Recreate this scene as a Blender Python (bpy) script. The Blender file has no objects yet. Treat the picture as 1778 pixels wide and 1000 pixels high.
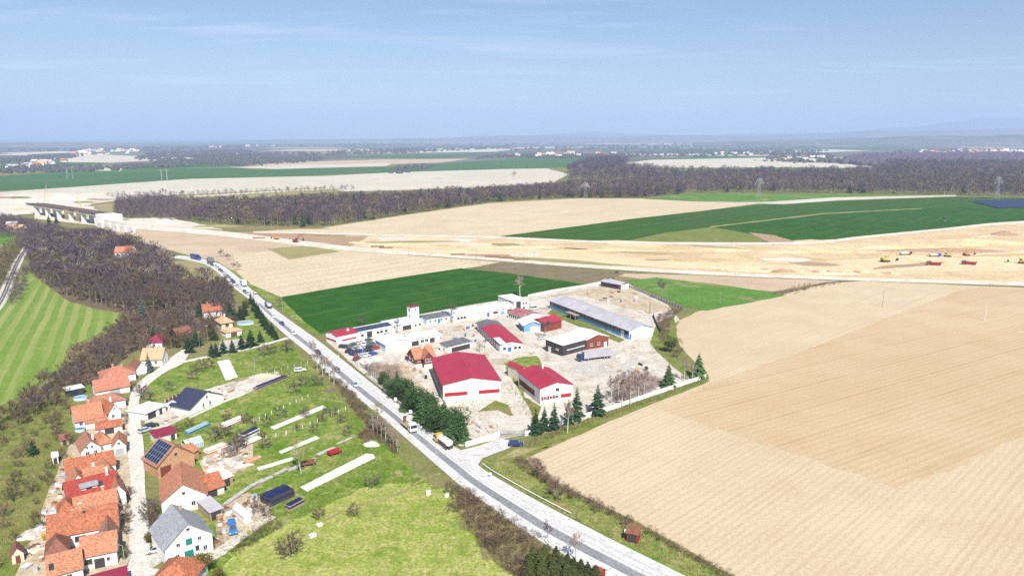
import bpy, bmesh, math, random
import numpy as np
from mathutils import Matrix, Vector, Euler

# ------------------------------------------------------------------ camera, sky, sun, exposure
S = bpy.context.scene
COL = S.collection
FPX, EYE, CH = 1256.0, 240.0, 92.0            # focal length in photo pixels, eye level row, camera height in metres
PITCH = math.atan((500 - EYE) / FPX)
cam_d = bpy.data.cameras.new('camera')
cam_d.sensor_width = 36.0
cam_d.lens = 36.0 * FPX / 1778.0
cam_d.clip_start = 1.0
cam_d.clip_end = 120000.0
cam = bpy.data.objects.new('camera', cam_d)
COL.objects.link(cam)
cam.location = (0, 0, CH)
cam.rotation_euler = (math.pi / 2 - PITCH, 0, 0)
S.camera = cam

SUN_EL = math.radians(47)
SUN_AZ = math.radians(163)                     # compass bearing of the sun, +Y = 0, clockwise: behind the camera, a little to the right
W = bpy.data.worlds.new('World')
S.world = W
W.use_nodes = True
nt = W.node_tree
nt.nodes.clear()
n_out = nt.nodes.new('ShaderNodeOutputWorld')
n_bg = nt.nodes.new('ShaderNodeBackground')
n_sky = nt.nodes.new('ShaderNodeTexSky')
n_sky.sky_type = 'NISHITA'
n_sky.sun_disc = False
n_sky.sun_elevation = SUN_EL
n_sky.sun_rotation = SUN_AZ
n_sky.air_density = 1.0
n_sky.dust_density = 0.6
n_sky.ozone_density = 3.5
n_sky.altitude = 400
n_bg.inputs['Strength'].default_value = 0.066
# thin cirrus: noise on the direction projected on a high plane
n_tc = nt.nodes.new('ShaderNodeTexCoord')
n_sep = nt.nodes.new('ShaderNodeSeparateXYZ')
nt.links.new(n_tc.outputs['Generated'], n_sep.inputs[0])
n_mx = nt.nodes.new('ShaderNodeMath'); n_mx.operation = 'MAXIMUM'; n_mx.inputs[1].default_value = 0.02
nt.links.new(n_sep.outputs['Z'], n_mx.inputs[0])
n_ad = nt.nodes.new('ShaderNodeMath'); n_ad.operation = 'ADD'; n_ad.inputs[1].default_value = 0.06
nt.links.new(n_mx.outputs[0], n_ad.inputs[0])
n_dx = nt.nodes.new('ShaderNodeMath'); n_dx.operation = 'DIVIDE'
n_dy = nt.nodes.new('ShaderNodeMath'); n_dy.operation = 'DIVIDE'
nt.links.new(n_sep.outputs['X'], n_dx.inputs[0]); nt.links.new(n_ad.outputs[0], n_dx.inputs[1])
nt.links.new(n_sep.outputs['Y'], n_dy.inputs[0]); nt.links.new(n_ad.outputs[0], n_dy.inputs[1])
n_cb = nt.nodes.new('ShaderNodeCombineXYZ')
nt.links.new(n_dx.outputs[0], n_cb.inputs[0]); nt.links.new(n_dy.outputs[0], n_cb.inputs[1])
n_map = nt.nodes.new('ShaderNodeMapping')
n_map.inputs['Scale'].default_value = (0.55, 1.5, 1)
n_map.inputs['Rotation'].default_value = (0, 0, 0.12)
n_map.inputs['Location'].default_value = (1.3, 0.4, 0)
nt.links.new(n_cb.outputs[0], n_map.inputs[0])
n_no = nt.nodes.new('ShaderNodeTexNoise')
n_no.inputs['Scale'].default_value = 0.9
n_no.inputs['Detail'].default_value = 7
n_no.inputs['Roughness'].default_value = 0.6
n_no.inputs['Distortion'].default_value = 0.5
nt.links.new(n_map.outputs[0], n_no.inputs['Vector'])
n_rmp = nt.nodes.new('ShaderNodeMapRange')
n_rmp.inputs['From Min'].default_value = 0.52; n_rmp.inputs['From Max'].default_value = 0.76
n_rmp.inputs['To Max'].default_value = 0.38
nt.links.new(n_no.outputs['Fac'], n_rmp.inputs['Value'])
n_mix = nt.nodes.new('ShaderNodeMix'); n_mix.data_type = 'RGBA'
n_mix.inputs['B'].default_value = (9.0, 10.0, 12.0, 1)
nt.links.new(n_rmp.outputs[0], n_mix.inputs['Factor'])
nt.links.new(n_sky.outputs[0], n_mix.inputs['A'])
nt.links.new(n_mix.outputs['Result'], n_bg.inputs['Color'])
nt.links.new(n_bg.outputs[0], n_out.inputs['Surface'])

sun_d = bpy.data.lights.new('sun', 'SUN')
sun_d.energy = 5.0
sun_d.angle = math.radians(0.53)
sun_d.color = (1.0, 0.955, 0.89)
sun = bpy.data.objects.new('sun', sun_d)
COL.objects.link(sun)
to_sun = Vector((math.sin(SUN_AZ) * math.cos(SUN_EL), math.cos(SUN_AZ) * math.cos(SUN_EL), math.sin(SUN_EL)))
sun.rotation_euler = to_sun.to_track_quat('Z', 'Y').to_euler()
sun.location = (60, -150, 300)

S.view_settings.view_transform = 'Standard'
S.view_settings.look = 'None'
S.view_settings.gamma = 1
S.view_settings.use_curve_mapping = False
S.view_settings.exposure = 0.74
S.cycles.use_denoising = False
S.cycles.max_bounces = 4
S.cycles.diffuse_bounces = 2
S.cycles.glossy_bounces = 2
S.cycles.transparent_max_bounces = 8
S.cycles.volume_bounces = 2

# ------------------------------------------------------------------ helpers
random.seed(7)
RNG = np.random.default_rng(7)


def at(px, py, z=0.0):
    """world point at height z that stands at this place of the photograph"""
    u = (px - 889) / FPX
    v = (500 - py) / FPX
    d = (u, math.cos(PITCH) + v * math.sin(PITCH), -math.sin(PITCH) + v * math.cos(PITCH))
    t = (z - CH) / d[2]
    return Vector((d[0] * t, d[1] * t, z))


def link(name, data=None, parent=None):
    o = bpy.data.objects.new(name, data)
    COL.objects.link(o)
    if parent is not None:
        o.parent = parent
    return o


def tag(o, label=None, cat=None, group=None, kind=None):
    if label: o['label'] = label
    if cat: o['category'] = cat
    if group: o['group'] = group
    if kind: o['kind'] = kind
    return o


def thing(name, label, cat, loc=(0, 0, 0), rz=0.0, group=None):
    o = link(name)
    o.empty_display_size = 0.5
    o.location = loc
    o.rotation_euler = (0, 0, rz)
    return tag(o, label, cat, group)


class MB:
    """collects faces and turns them into ONE mesh"""
    def __init__(s): s.v = []; s.f = []; s.m = []; s.mi = 0

    def add(s, vs, fs):
        b = len(s.v)
        s.v += [tuple(x) for x in vs]
        for f in fs:
            s.f.append(tuple(b + i for i in f)); s.m.append(s.mi)
        return s

    def box(s, x0, x1, y0, y1, z0, z1, M=None):
        vs = [(x0, y0, z0), (x1, y0, z0), (x1, y1, z0), (x0, y1, z0), (x0, y0, z1), (x1, y0, z1), (x1, y1, z1), (x0, y1, z1)]
        if M is not None: vs = [M @ Vector(v) for v in vs]
        return s.add(vs, [(0, 3, 2, 1), (4, 5, 6, 7), (0, 1, 5, 4), (1, 2, 6, 5), (2, 3, 7, 6), (3, 0, 4, 7)])

    def frustum(s, b, t, z0, z1):
        (x0, x1, y0, y1), (X0, X1, Y0, Y1) = b, t
        return s.add([(x0, y0, z0), (x1, y0, z0), (x1, y1, z0), (x0, y1, z0), (X0, Y0, z1), (X1, Y0, z1), (X1, Y1, z1), (X0, Y1, z1)],
                     [(0, 3, 2, 1), (4, 5, 6, 7), (0, 1, 5, 4), (1, 2, 6, 5), (2, 3, 7, 6), (3, 0, 4, 7)])

    def extrude(s, prof, a0, a1, axis='x'):
        """closed profile (p, z) extruded along axis; p runs along the other horizontal axis"""
        n = len(prof)
        mk = (lambda a, p, z: (a, p, z)) if axis == 'x' else (lambda a, p, z: (p, a, z))
        vs = [mk(a0, p, z) for p, z in prof] + [mk(a1, p, z) for p, z in prof]
        fs = [(i, (i + 1) % n, n + (i + 1) % n, n + i) for i in range(n)]
        fs += [tuple(range(n - 1, -1, -1)), tuple(range(n, 2 * n))]
        return s.add(vs, fs)

    def tube(s, p, q, r0, r1, n=5, cap=False):
        p = Vector(p); q = Vector(q)
        d = (q - p)
        if d.length < 1e-6: return s
        d.normalize()
        a = d.orthogonal().normalized(); b = d.cross(a)
        vs = []
        for (c, r) in ((p, r0), (q, r1)):
            for i in range(n):
                t = 2 * math.pi * i / n
                vs.append(c + a * (math.cos(t) * r) + b * (math.sin(t) * r))
        fs = [(i, (i + 1) % n, n + (i + 1) % n, n + i) for i in range(n)]
        if cap: fs += [tuple(range(n - 1, -1, -1)), tuple(range(n, 2 * n))]
        return s.add(vs, fs)

    def mesh(s, name, mats=()):
        me = bpy.data.meshes.new(name)
        me.from_pydata(s.v, [], s.f)
        for m in mats: me.materials.append(m)
        if len(mats) > 1: me.polygons.foreach_set('material_index', s.m)
        me.update()
        return me

    def build(s, name, mat, parent=None, M=None, bevel=0, seg=2):
        mats = mat if isinstance(mat, (list, tuple)) else [mat]
        me = s.mesh(name, mats)
        if bevel or True:
            bm = bmesh.new(); bm.from_mesh(me)
            bmesh.ops.recalc_face_normals(bm, faces=bm.faces)
            if bevel:
                bmesh.ops.bevel(bm, geom=list(bm.edges), offset=bevel, segments=seg, affect='EDGES', profile=0.6)
            bm.to_mesh(me); bm.free()
        o = link(name, me, parent)
        if M is not None: o.matrix_basis = M
        return o


def np_mesh(name, V, Fc, mat):
    """triangles from numpy arrays"""
    me = bpy.data.meshes.new(name)
    V = np.ascontiguousarray(V, dtype=np.float32); Fc = np.ascontiguousarray(Fc, dtype=np.int32)
    me.vertices.add(len(V)); me.vertices.foreach_set('co', V.ravel())
    me.loops.add(len(Fc) * 3); me.loops.foreach_set('vertex_index', Fc.ravel())
    me.polygons.add(len(Fc))
    me.polygons.foreach_set('loop_start', np.arange(0, len(Fc) * 3, 3, dtype=np.int32))
    if mat: me.materials.append(mat)
    me.update(calc_edges=True)
    return me


def copy_tree(o, parent=None, mats=None):
    c = o.copy()
    COL.objects.link(c)
    if parent is not None: c.parent = parent
    base = c.name.split('.')[0]
    if mats and base in mats and c.type == 'MESH':
        c.material_slots[0].link = 'OBJECT'
        c.material_slots[0].material = mats[base]
    for ch in o.children: copy_tree(ch, c, mats)
    return c


def T(x=0, y=0, z=0): return Matrix.Translation((x, y, z))
def RZ(a): return Matrix.Rotation(a, 4, 'Z')


# ------------------------------------------------------------------ materials
def new_mat(name):
    m = bpy.data.materials.new(name)
    m.use_nodes = True
    N = m.node_tree
    b = N.nodes['Principled BSDF']
    return m, N, b


def node(N, typ, **kw):
    n = N.nodes.new(typ)
    for k, v in kw.items(): setattr(n, k, v)
    return n


def mixc(N, fac, a, b, blend='MIX'):
    m = node(N, 'ShaderNodeMix', data_type='RGBA', blend_type=blend)
    for sock, v in (('Factor', fac), ('A', a), ('B', b)):
        if hasattr(v, 'links') or isinstance(v, bpy.types.NodeSocket): N.links.new(v, m.inputs[sock])
        elif sock == 'Factor': m.inputs[sock].default_value = v
        else: m.inputs[sock].default_value = (*v[:3], 1)
    return m.outputs['Result']


def rng(N, v, a, b, c=0.0, d=1.0):
    r = node(N, 'ShaderNodeMapRange')
    r.inputs['From Min'].default_value = a; r.inputs['From Max'].default_value = b
    r.inputs['To Min'].default_value = c; r.inputs['To Max'].default_value = d
    N.links.new(v, r.inputs['Value'])
    return r.outputs[0]


def noise(N, vec, scale, detail=4, rough=0.55, dist=0.0):
    n = node(N, 'ShaderNodeTexNoise')
    n.inputs['Scale'].default_value = scale; n.inputs['Detail'].default_value = detail
    n.inputs['Roughness'].default_value = rough; n.inputs['Distortion'].default_value = dist
    if vec is not None: N.links.new(vec, n.inputs['Vector'])
    return n.outputs['Fac']


def mapping(N, vec, scale=(1, 1, 1), rot=0.0):
    mp = node(N, 'ShaderNodeMapping')
    mp.inputs['Scale'].default_value = scale
    mp.inputs['Rotation'].default_value = (0, 0, rot)
    N.links.new(vec, mp.inputs[0])
    return mp.outputs[0]


def mat_plain(name, c, rough=0.8, var=0.18, scale=0.6, metal=0.0, spec=0.3, dirt=None):
    """painted or rough surface with uneven tone"""
    m, N, b = new_mat(name)
    tc = node(N, 'ShaderNodeTexCoord')
    n1 = noise(N, tc.outputs['Object'], scale, 5, 0.6)
    n2 = noise(N, tc.outputs['Object'], scale * 9, 3, 0.6)
    lo = [max(0, x * (1 - var)) for x in c]; hi = [min(1, x * (1 + var)) for x in c]
    col = mixc(N, rng(N, n1, 0.3, 0.7), lo, hi)
    col = mixc(N, rng(N, n2, 0.35, 0.65, 0, 0.35), col, lo)
    if dirt:
        n3 = noise(N, mapping(N, tc.outputs['Object'], (1, 1, 0.25)), scale * 2.2, 5, 0.65)
        col = mixc(N, rng(N, n3, 0.52, 0.72, 0, 0.75), col, dirt)
    N.links.new(col, b.inputs['Base Color'])
    b.inputs['Roughness'].default_value = rough
    b.inputs['Metallic'].default_value = metal
    b.inputs['Specular IOR Level'].default_value = spec
    return m


def mat_tiles(name, c, var=0.3, rough=0.85, rows=0.33, stain=(0.16, 0.12, 0.08), amount=0.5):
    """roof covering: each small tile its own tone, weathered patches"""
    m, N, b = new_mat(name)
    tc = node(N, 'ShaderNodeTexCoord')
    sn = node(N, 'ShaderNodeVectorMath', operation='SNAP')
    N.links.new(tc.outputs['Object'], sn.inputs[0])
    sn.inputs[1].default_value = (rows, rows, rows * 0.7)
    wn = node(N, 'ShaderNodeTexWhiteNoise', noise_dimensions='3D')
    N.links.new(sn.outputs[0], wn.inputs['Vector'])
    lo = [x * (1 - var) for x in c]; hi = [min(1, x * (1 + var)) for x in c]
    col = mixc(N, wn.outputs['Value'], lo, hi)
    n1 = noise(N, tc.outputs['Object'], 0.35, 6, 0.65)
    col = mixc(N, rng(N, n1, 0.46, 0.75, 0, amount), col, stain)
    n2 = noise(N, tc.outputs['Object'], 1.7, 4, 0.7)
    col = mixc(N, rng(N, n2, 0.55, 0.8, 0, amount), col, [x * 1.25 for x in c])
    N.links.new(col, b.inputs['Base Color'])
    wv = node(N, 'ShaderNodeTexWave', wave_type='BANDS', bands_direction='Z')
    wv.inputs['Scale'].default_value = 0.9
    N.links.new(tc.outputs['Object'], wv.inputs['Vector'])
    bp = node(N, 'ShaderNodeBump')
    bp.inputs['Strength'].default_value = 0.35; bp.inputs['Distance'].default_value = 0.05
    N.links.new(wv.outputs['Fac'], bp.inputs['Height'])
    N.links.new(bp.outputs[0], b.inputs['Normal'])
    b.inputs['Roughness'].default_value = rough
    b.inputs['Specular IOR Level'].default_value = 0.25
    return m


def mat_seam(name, c, pitch=0.5, rough=0.55, var=0.15, axis='X', dirt=(0.2, 0.17, 0.14), amount=0.35, depth=0.03):
    """ribbed or boarded sheet: fine ribs, streaks of dirt"""
    m, N, b = new_mat(name)
    tc = node(N, 'ShaderNodeTexCoord')
    n1 = noise(N, tc.outputs['Object'], 0.18, 5, 0.6)
    col = mixc(N, rng(N, n1, 0.3, 0.7), [x * (1 - var) for x in c], [min(1, x * (1 + var)) for x in c])
    n2 = noise(N, tc.outputs['Object'], 0.7, 6, 0.7)
    col = mixc(N, rng(N, n2, 0.5, 0.75, 0, amount), col, dirt)
    n3 = noise(N, tc.outputs['Object'], 5.0, 3, 0.7)
    col = mixc(N, rng(N, n3, 0.4, 0.7, 0, 0.3), col, [x * (1 - 2 * var) for x in c])
    N.links.new(col, b.inputs['Base Color'])
    wv = node(N, 'ShaderNodeTexWave', wave_type='BANDS', bands_direction=axis)
    wv.inputs['Scale'].default_value = 0.314 / pitch
    N.links.new(tc.outputs['Object'], wv.inputs['Vector'])
    bp = node(N, 'ShaderNodeBump')
    bp.inputs['Strength'].default_value = 0.5; bp.inputs['Distance'].default_value = depth
    N.links.new(wv.outputs['Fac'], bp.inputs['Height'])
    N.links.new(bp.outputs[0], b.inputs['Normal'])
    b.inputs['Roughness'].default_value = rough
    b.inputs['Specular IOR Level'].default_value = 0.3
    return m


def mat_ground(name, cs, big=0.02, mid=0.15, fine=1.2, stripe=None, rough=0.95, patch=0.0, patch_c=None, spec=0.1, bump=0.0, grain=0.36, tram=None):
    """soil, turf, gravel: three tones mixed by noises of several sizes; stripe = (angle, width, strength, colour)"""
    m, N, b = new_mat(name)
    g = node(N, 'ShaderNodeNewGeometry')
    P = g.outputs['Position']
    n1 = noise(N, P, big, 5, 0.6, 0.4)
    n2 = noise(N, P, mid, 6, 0.62)
    n3 = noise(N, P, fine, 4, 0.7)
    a, bb, c = cs
    col = mixc(N, rng(N, n1, 0.34, 0.66), a, bb)
    col = mixc(N, rng(N, n2, 0.42, 0.68, 0, 0.8), col, c)
    dk = node(N, 'ShaderNodeVectorMath', operation='MULTIPLY')
    N.links.new(col, dk.inputs[0])
    f = rng(N, n3, 0.28, 0.72, 1 - grain, 1 + grain)
    N.links.new(f, dk.inputs[1])
    col = dk.outputs[0]
    if stripe:
        ang, wid, st, sc = stripe
        v = mapping(N, P, (1, 1, 1), -ang)
        wv = node(N, 'ShaderNodeTexWave', wave_type='BANDS', bands_direction='Y')
        wv.inputs['Scale'].default_value = 0.314 / wid
        wv.inputs['Distortion'].default_value = 1.2
        wv.inputs['Detail'].default_value = 3
        wv.inputs['Detail Scale'].default_value = 0.6
        N.links.new(v, wv.inputs['Vector'])
        # long streaks of uneven strength along the rows
        ns = noise(N, mapping(N, v, (0.03, 1.0, 1)), 1.1 / wid, 4, 0.6)
        k = node(N, 'ShaderNodeMath', operation='MULTIPLY')
        N.links.new(rng(N, wv.outputs['Fac'], 0.35, 0.75, 0, st), k.inputs[0])
        N.links.new(rng(N, ns, 0.3, 0.65), k.inputs[1])
        col = mixc(N, k.outputs[0], col, sc)
    if tram:
        ta, tsp, tst, tcol = tram
        tv = mapping(N, P, (1, 1, 1), -ta)
        tw_ = node(N, 'ShaderNodeTexWave', wave_type='BANDS', bands_direction='Y')
        tw_.inputs['Scale'].default_value = 0.314 / tsp
        tw_.inputs['Distortion'].default_value = 0.35
        tw_.inputs['Detail'].default_value = 2
        tw_.inputs['Detail Scale'].default_value = 0.15
        N.links.new(tv, tw_.inputs['Vector'])
        nn = noise(N, P, 0.03, 4, 0.65)
        kk = node(N, 'ShaderNodeMath', operation='MULTIPLY')
        N.links.new(rng(N, tw_.outputs['Fac'], 0.988, 0.999, 0, tst), kk.inputs[0])
        N.links.new(rng(N, nn, 0.35, 0.6), kk.inputs[1])
        col = mixc(N, kk.outputs[0], col, tcol)
    if patch > 0:
        n4 = noise(N, P, mid * 0.45, 7, 0.7, 0.8)
        col = mixc(N, rng(N, n4, 0.62 - patch * 0.2, 0.66 - patch * 0.2 + 0.06), col, patch_c)
    N.links.new(col, b.inputs['Base Color'])
    if bump:
        bp = node(N, 'ShaderNodeBump')
        bp.inputs['Strength'].default_value = 0.6; bp.inputs['Distance'].default_value = bump
        N.links.new(n3, bp.inputs['Height'])
        N.links.new(bp.outputs[0], b.inputs['Normal'])
    b.inputs['Roughness'].default_value = rough
    b.inputs['Specular IOR Level'].default_value = spec
    return m


def mat_leaf(name, c, var=0.35, trans=0.0):
    """twigs or leaves: tone differs from clump to clump and tree to tree"""
    m, N, b = new_mat(name)
    g = node(N, 'ShaderNodeNewGeometry')
    oi = node(N, 'ShaderNodeObjectInfo')
    n1 = noise(N, g.outputs['Position'], 0.12, 3, 0.6)
    n2 = noise(N, g.outputs['Position'], 0.45, 4, 0.7)
    lo = [x * (1 - var) for x in c]; hi = [x * (1 + var) for x in c]
    col = mixc(N, rng(N, n1, 0.3, 0.7), lo, hi)
    col = mixc(N, rng(N, n2, 0.5, 0.66, 0, 0.7), col, [c[0] * 1.7, c[1] * 1.65, c[2] * 1.55])
    col = mixc(N, rng(N, oi.outputs['Random'], 0, 1, 0, 0.45), col, [c[0] * 0.75, c[1] * 0.68, c[2] * 0.72])
    N.links.new(col, b.inputs['Base Color'])
    b.inputs['Roughness'].default_value = 0.85
    b.inputs['Specular IOR Level'].default_value = 0.15
    return m


def mat_paint(name, c, rough=0.28, metal=0.0):
    m, N, b = new_mat(name)
    tc = node(N, 'ShaderNodeTexCoord')
    n1 = noise(N, tc.outputs['Object'], 1.3, 4, 0.6)
    N.links.new(mixc(N, rng(N, n1, 0.35, 0.75, 0, 0.3), c, [x * 0.7 + 0.05 for x in c]), b.inputs['Base Color'])
    b.inputs['Roughness'].default_value = rough
    b.inputs['Metallic'].default_value = metal
    b.inputs['Coat Weight'].default_value = 0.4
    return m


def mat_glass(name, c=(0.03, 0.04, 0.05)):
    m, N, b = new_mat(name)
    tc = node(N, 'ShaderNodeTexCoord')
    n1 = noise(N, tc.outputs['Object'], 2.0, 2)
    N.links.new(mixc(N, n1, [x * 0.6 for x in c], [x * 1.5 for x in c]), b.inputs['Base Color'])
    b.inputs['Roughness'].default_value = 0.12
    b.inputs['Specular IOR Level'].default_value = 0.6
    return m


def ang(p, q):
    a = at(*p); b_ = at(*q)
    return math.atan2(b_.y - a.y, b_.x - a.x)


M = {}
M['white'] = mat_plain('white_render', (0.78, 0.77, 0.74), 0.85, 0.06, 0.5, dirt=(0.5, 0.47, 0.41))
M['cream'] = mat_plain('cream_render', (0.62, 0.55, 0.42), 0.85, 0.1, 0.5, dirt=(0.42, 0.36, 0.27))
M['oldwhite'] = mat_plain('old_white_render', (0.62, 0.60, 0.56), 0.85, 0.12, 0.5, dirt=(0.3, 0.27, 0.23))
M['brick'] = mat_tiles('brick_wall', (0.46, 0.25, 0.14), 0.25, 0.9, 0.28, (0.5, 0.36, 0.24), 0.5)
M['concrete'] = mat_plain('concrete', (0.5, 0.49, 0.46), 0.9, 0.15, 0.3, dirt=(0.3, 0.28, 0.25))
M['slab'] = mat_plain('pale_slab', (0.62, 0.58, 0.53), 0.9, 0.12, 0.35, dirt=(0.42, 0.38, 0.32))
M['tile_or'] = mat_tiles('orange_clay_tiles', (0.33, 0.115, 0.06), 0.36, stain=(0.17, 0.09, 0.06), amount=0.6)
M['tile_or3'] = mat_tiles('brownish_clay_tiles', (0.26, 0.10, 0.06), 0.34, stain=(0.14, 0.09, 0.06), amount=0.6)
M['tile_or4'] = mat_tiles('faded_clay_tiles', (0.33, 0.15, 0.095), 0.32, stain=(0.2, 0.13, 0.1), amount=0.6)
M['tile_or2'] = mat_tiles('pale_orange_clay_tiles', (0.38, 0.165, 0.095), 0.32, stain=(0.24, 0.13, 0.09), amount=0.45)
M['tile_bei'] = mat_tiles('beige_clay_tiles', (0.52, 0.30, 0.18), 0.22, stain=(0.36, 0.22, 0.15), amount=0.4)
M['tile_pk'] = mat_tiles('weathered_pink_tiles', (0.38, 0.15, 0.10), 0.24, stain=(0.3, 0.15, 0.11), amount=0.45)
M['tile_rd'] = mat_tiles('deep_red_tiles', (0.27, 0.045, 0.035), 0.3, stain=(0.2, 0.04, 0.03), amount=0.4)
M['tile_br'] = mat_tiles('brown_tiles', (0.2, 0.085, 0.06), 0.25, stain=(0.13, 0.07, 0.06), amount=0.45)
M['tile_gr'] = mat_tiles('grey_slate', (0.25, 0.26, 0.28), 0.25, stain=(0.36, 0.36, 0.35), amount=0.5)
M['tile_dk'] = mat_tiles('dark_blue_grey_tiles', (0.035, 0.038, 0.075), 0.2, 0.6, stain=(0.05, 0.05, 0.08), amount=0.4)
M['roof_red'] = mat_seam('crimson_sheet_roof', (0.33, 0.028, 0.055), 0.6, 0.6, 0.1, 'X', (0.28, 0.03, 0.05), 0.5)
M['roof_mar'] = mat_seam('maroon_sheet_roof', (0.22, 0.025, 0.05), 0.5, 0.6, 0.15, 'X', (0.14, 0.03, 0.04), 0.5)
M['roof_rst'] = mat_seam('rusty_red_sheet_roof', (0.3, 0.1, 0.1), 0.8, 0.7, 0.3, 'X', (0.55, 0.48, 0.44), 0.8)
M['roof_wht'] = mat_seam('white_sheet_roof', (0.72, 0.72, 0.73), 0.8, 0.6, 0.08, 'X', (0.5, 0.47, 0.44), 0.5)
M['roof_gry'] = mat_seam('grey_fibre_cement_roof', (0.40, 0.385, 0.415), 0.5, 0.8, 0.2, 'X', (0.24, 0.21, 0.21), 0.6)
M['roof_drk'] = mat_seam('dark_felt_roof', (0.12, 0.12, 0.13), 1.0, 0.85, 0.25, 'X', (0.35, 0.33, 0.31), 0.45)
M['wood_dk'] = mat_seam('dark_boards', (0.05, 0.045, 0.05), 0.25, 0.8, 0.2, 'X', (0.09, 0.07, 0.06), 0.4)
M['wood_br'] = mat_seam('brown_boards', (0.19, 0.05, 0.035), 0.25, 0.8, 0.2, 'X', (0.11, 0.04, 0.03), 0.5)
M['wood'] = mat_plain('weathered_timber', (0.33, 0.25, 0.17), 0.9, 0.3, 2.0)
M['wood_gr'] = mat_plain('silvery_timber', (0.42, 0.4, 0.37), 0.9, 0.3, 2.0)
M['blue'] = mat_plain('light_blue_cladding', (0.16, 0.33, 0.58), 0.7, 0.15, 0.4, dirt=(0.35, 0.42, 0.5))
M['paleblue'] = mat_plain('pale_blue_cladding', (0.52, 0.62, 0.7), 0.7, 0.1, 0.4, dirt=(0.45, 0.48, 0.5))
M['red'] = mat_plain('red_panel', (0.33, 0.02, 0.028), 0.6, 0.12, 0.6)
M['green'] = mat_plain('green_paint', (0.01, 0.2, 0.15), 0.6, 0.15, 1.0)
M['bluep'] = mat_plain('blue_tarpaulin', (0.05, 0.13, 0.5), 0.6, 0.15, 1.0)
M['navy'] = mat_plain('navy_tarpaulin', (0.015, 0.02, 0.07), 0.4, 0.3, 1.0)
M['metal'] = mat_plain('galvanised_steel', (0.45, 0.47, 0.48), 0.5, 0.15, 1.0, metal=0.4)
M['gatep'] = mat_plain('grey_blue_gate_paint', (0.22, 0.33, 0.38), 0.6, 0.15, 1.0)
M['steeld'] = mat_plain('dark_steel', (0.06, 0.06, 0.065), 0.6, 0.2, 1.0, metal=0.3)
M['rust'] = mat_plain('rusty_steel', (0.2, 0.09, 0.05), 0.8, 0.3, 1.0)
M['rubber'] = mat_plain('tyre_rubber', (0.02, 0.02, 0.022), 0.9, 0.2, 2.0)
M['rim'] = mat_plain('wheel_rim', (0.4, 0.4, 0.42), 0.4, 0.1, 2.0, metal=0.6)
M['glass'] = mat_glass('window_glass')
M['ghglass'] = mat_plain('greenhouse_glass', (0.3, 0.42, 0.42), 0.25, 0.2, 1.0, spec=0.6)
M['frame'] = mat_plain('white_window_frame', (0.7, 0.7, 0.68), 0.6, 0.05)
M['framed'] = mat_plain('brown_window_frame', (0.12, 0.06, 0.04), 0.7, 0.1)
M['pv'] = mat_glass('solar_cell', (0.012, 0.02, 0.055))
M['lampg'] = mat_plain('lamp_lens', (0.7, 0.7, 0.65), 0.2, 0.05)
M['lampr'] = mat_plain('tail_lamp', (0.4, 0.01, 0.01), 0.3, 0.05)
M['soilpile'] = mat_ground('heaped_soil', ((0.5, 0.4, 0.28), (0.42, 0.32, 0.2), (0.3, 0.22, 0.14)), 0.05, 0.3, 1.5)
M['bark'] = mat_plain('bark', (0.24, 0.195, 0.16), 0.95, 0.3, 1.0)
M['birchbark'] = mat_plain('pale_birch_bark', (0.5, 0.47, 0.43), 0.9, 0.3, 2.0)
M['barkd'] = mat_plain('conifer_bark', (0.09, 0.06, 0.045), 0.95, 0.3, 1.0)
M['twig'] = mat_leaf('purple_brown_twigs', (0.112, 0.084, 0.09))
M['twig2'] = mat_leaf('olive_brown_twigs', (0.135, 0.107, 0.062))
M['twig3'] = mat_leaf('reddish_twigs', (0.155, 0.098, 0.075))
M['twigb'] = mat_leaf('pale_birch_twigs', (0.3, 0.23, 0.19))
M['twigy'] = mat_leaf('yellow_green_buds', (0.3, 0.29, 0.1))
M['needle'] = mat_leaf('dark_needles', (0.022, 0.05, 0.022), 0.4)
M['needle2'] = mat_leaf('pine_needles', (0.045, 0.088, 0.028), 0.5)
M['needleb'] = mat_leaf('blue_spruce_needles', (0.05, 0.085, 0.08), 0.3)
M['leafo'] = mat_leaf('olive_leaves', (0.13, 0.115, 0.03), 0.35)
M['leafg'] = mat_leaf('fresh_green_leaves', (0.10, 0.13, 0.035), 0.35)
M['forsy'] = mat_leaf('yellow_blossom', (0.5, 0.38, 0.03), 0.3)
M['needleo'] = mat_leaf('olive_dark_needles', (0.05, 0.06, 0.02), 0.4)
M['drygrass'] = mat_leaf('dry_grass_blades', (0.27, 0.22, 0.11), 0.3)
M['greengrass'] = mat_leaf('green_grass_blades', (0.12, 0.17, 0.03), 0.3)
# ------------------------------------------------------------------ ground, fields, roads
def outline(pts, step=6.0, jit=0.35):
    """ground outline from photo points, edges divided and made slightly uneven"""
    w = [at(*p) for p in pts]
    out = []
    for i, a in enumerate(w):
        b = w[(i + 1) % len(w)]
        d = (b - a).length
        far = max(1.0, a.y / 350.0)
        n = max(1, min(60, int(d / (step * far))))
        for k in range(n):
            p = a.lerp(b, k / n)
            if k: p = p + Vector((random.uniform(-1, 1), random.uniform(-1, 1), 0)) * jit * far
            out.append(p)
    return out


SHEETS = [0]
def sheet(name, label, pts, mat, layer, jit=0.35, step=6.0, world=None):
    w = world or outline(pts, step, jit)
    SHEETS[0] += 1
    layer = layer + 0.011 * (SHEETS[0] % 60)
    ym = sum(p.y for p in w) / len(w)
    z = layer * 0.02 * max(1.0, ym / 450.0)
    me = bpy.data.meshes.new(name)
    me.from_pydata([(p.x, p.y, z) for p in w], [], [tuple(range(len(w)))])
    me.materials.append(mat)
    me.update()
    if me.polygons[0].normal.z < 0: me.flip_normals()
    o = link(name, me)
    return tag(o, label, kind='structure')


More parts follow.
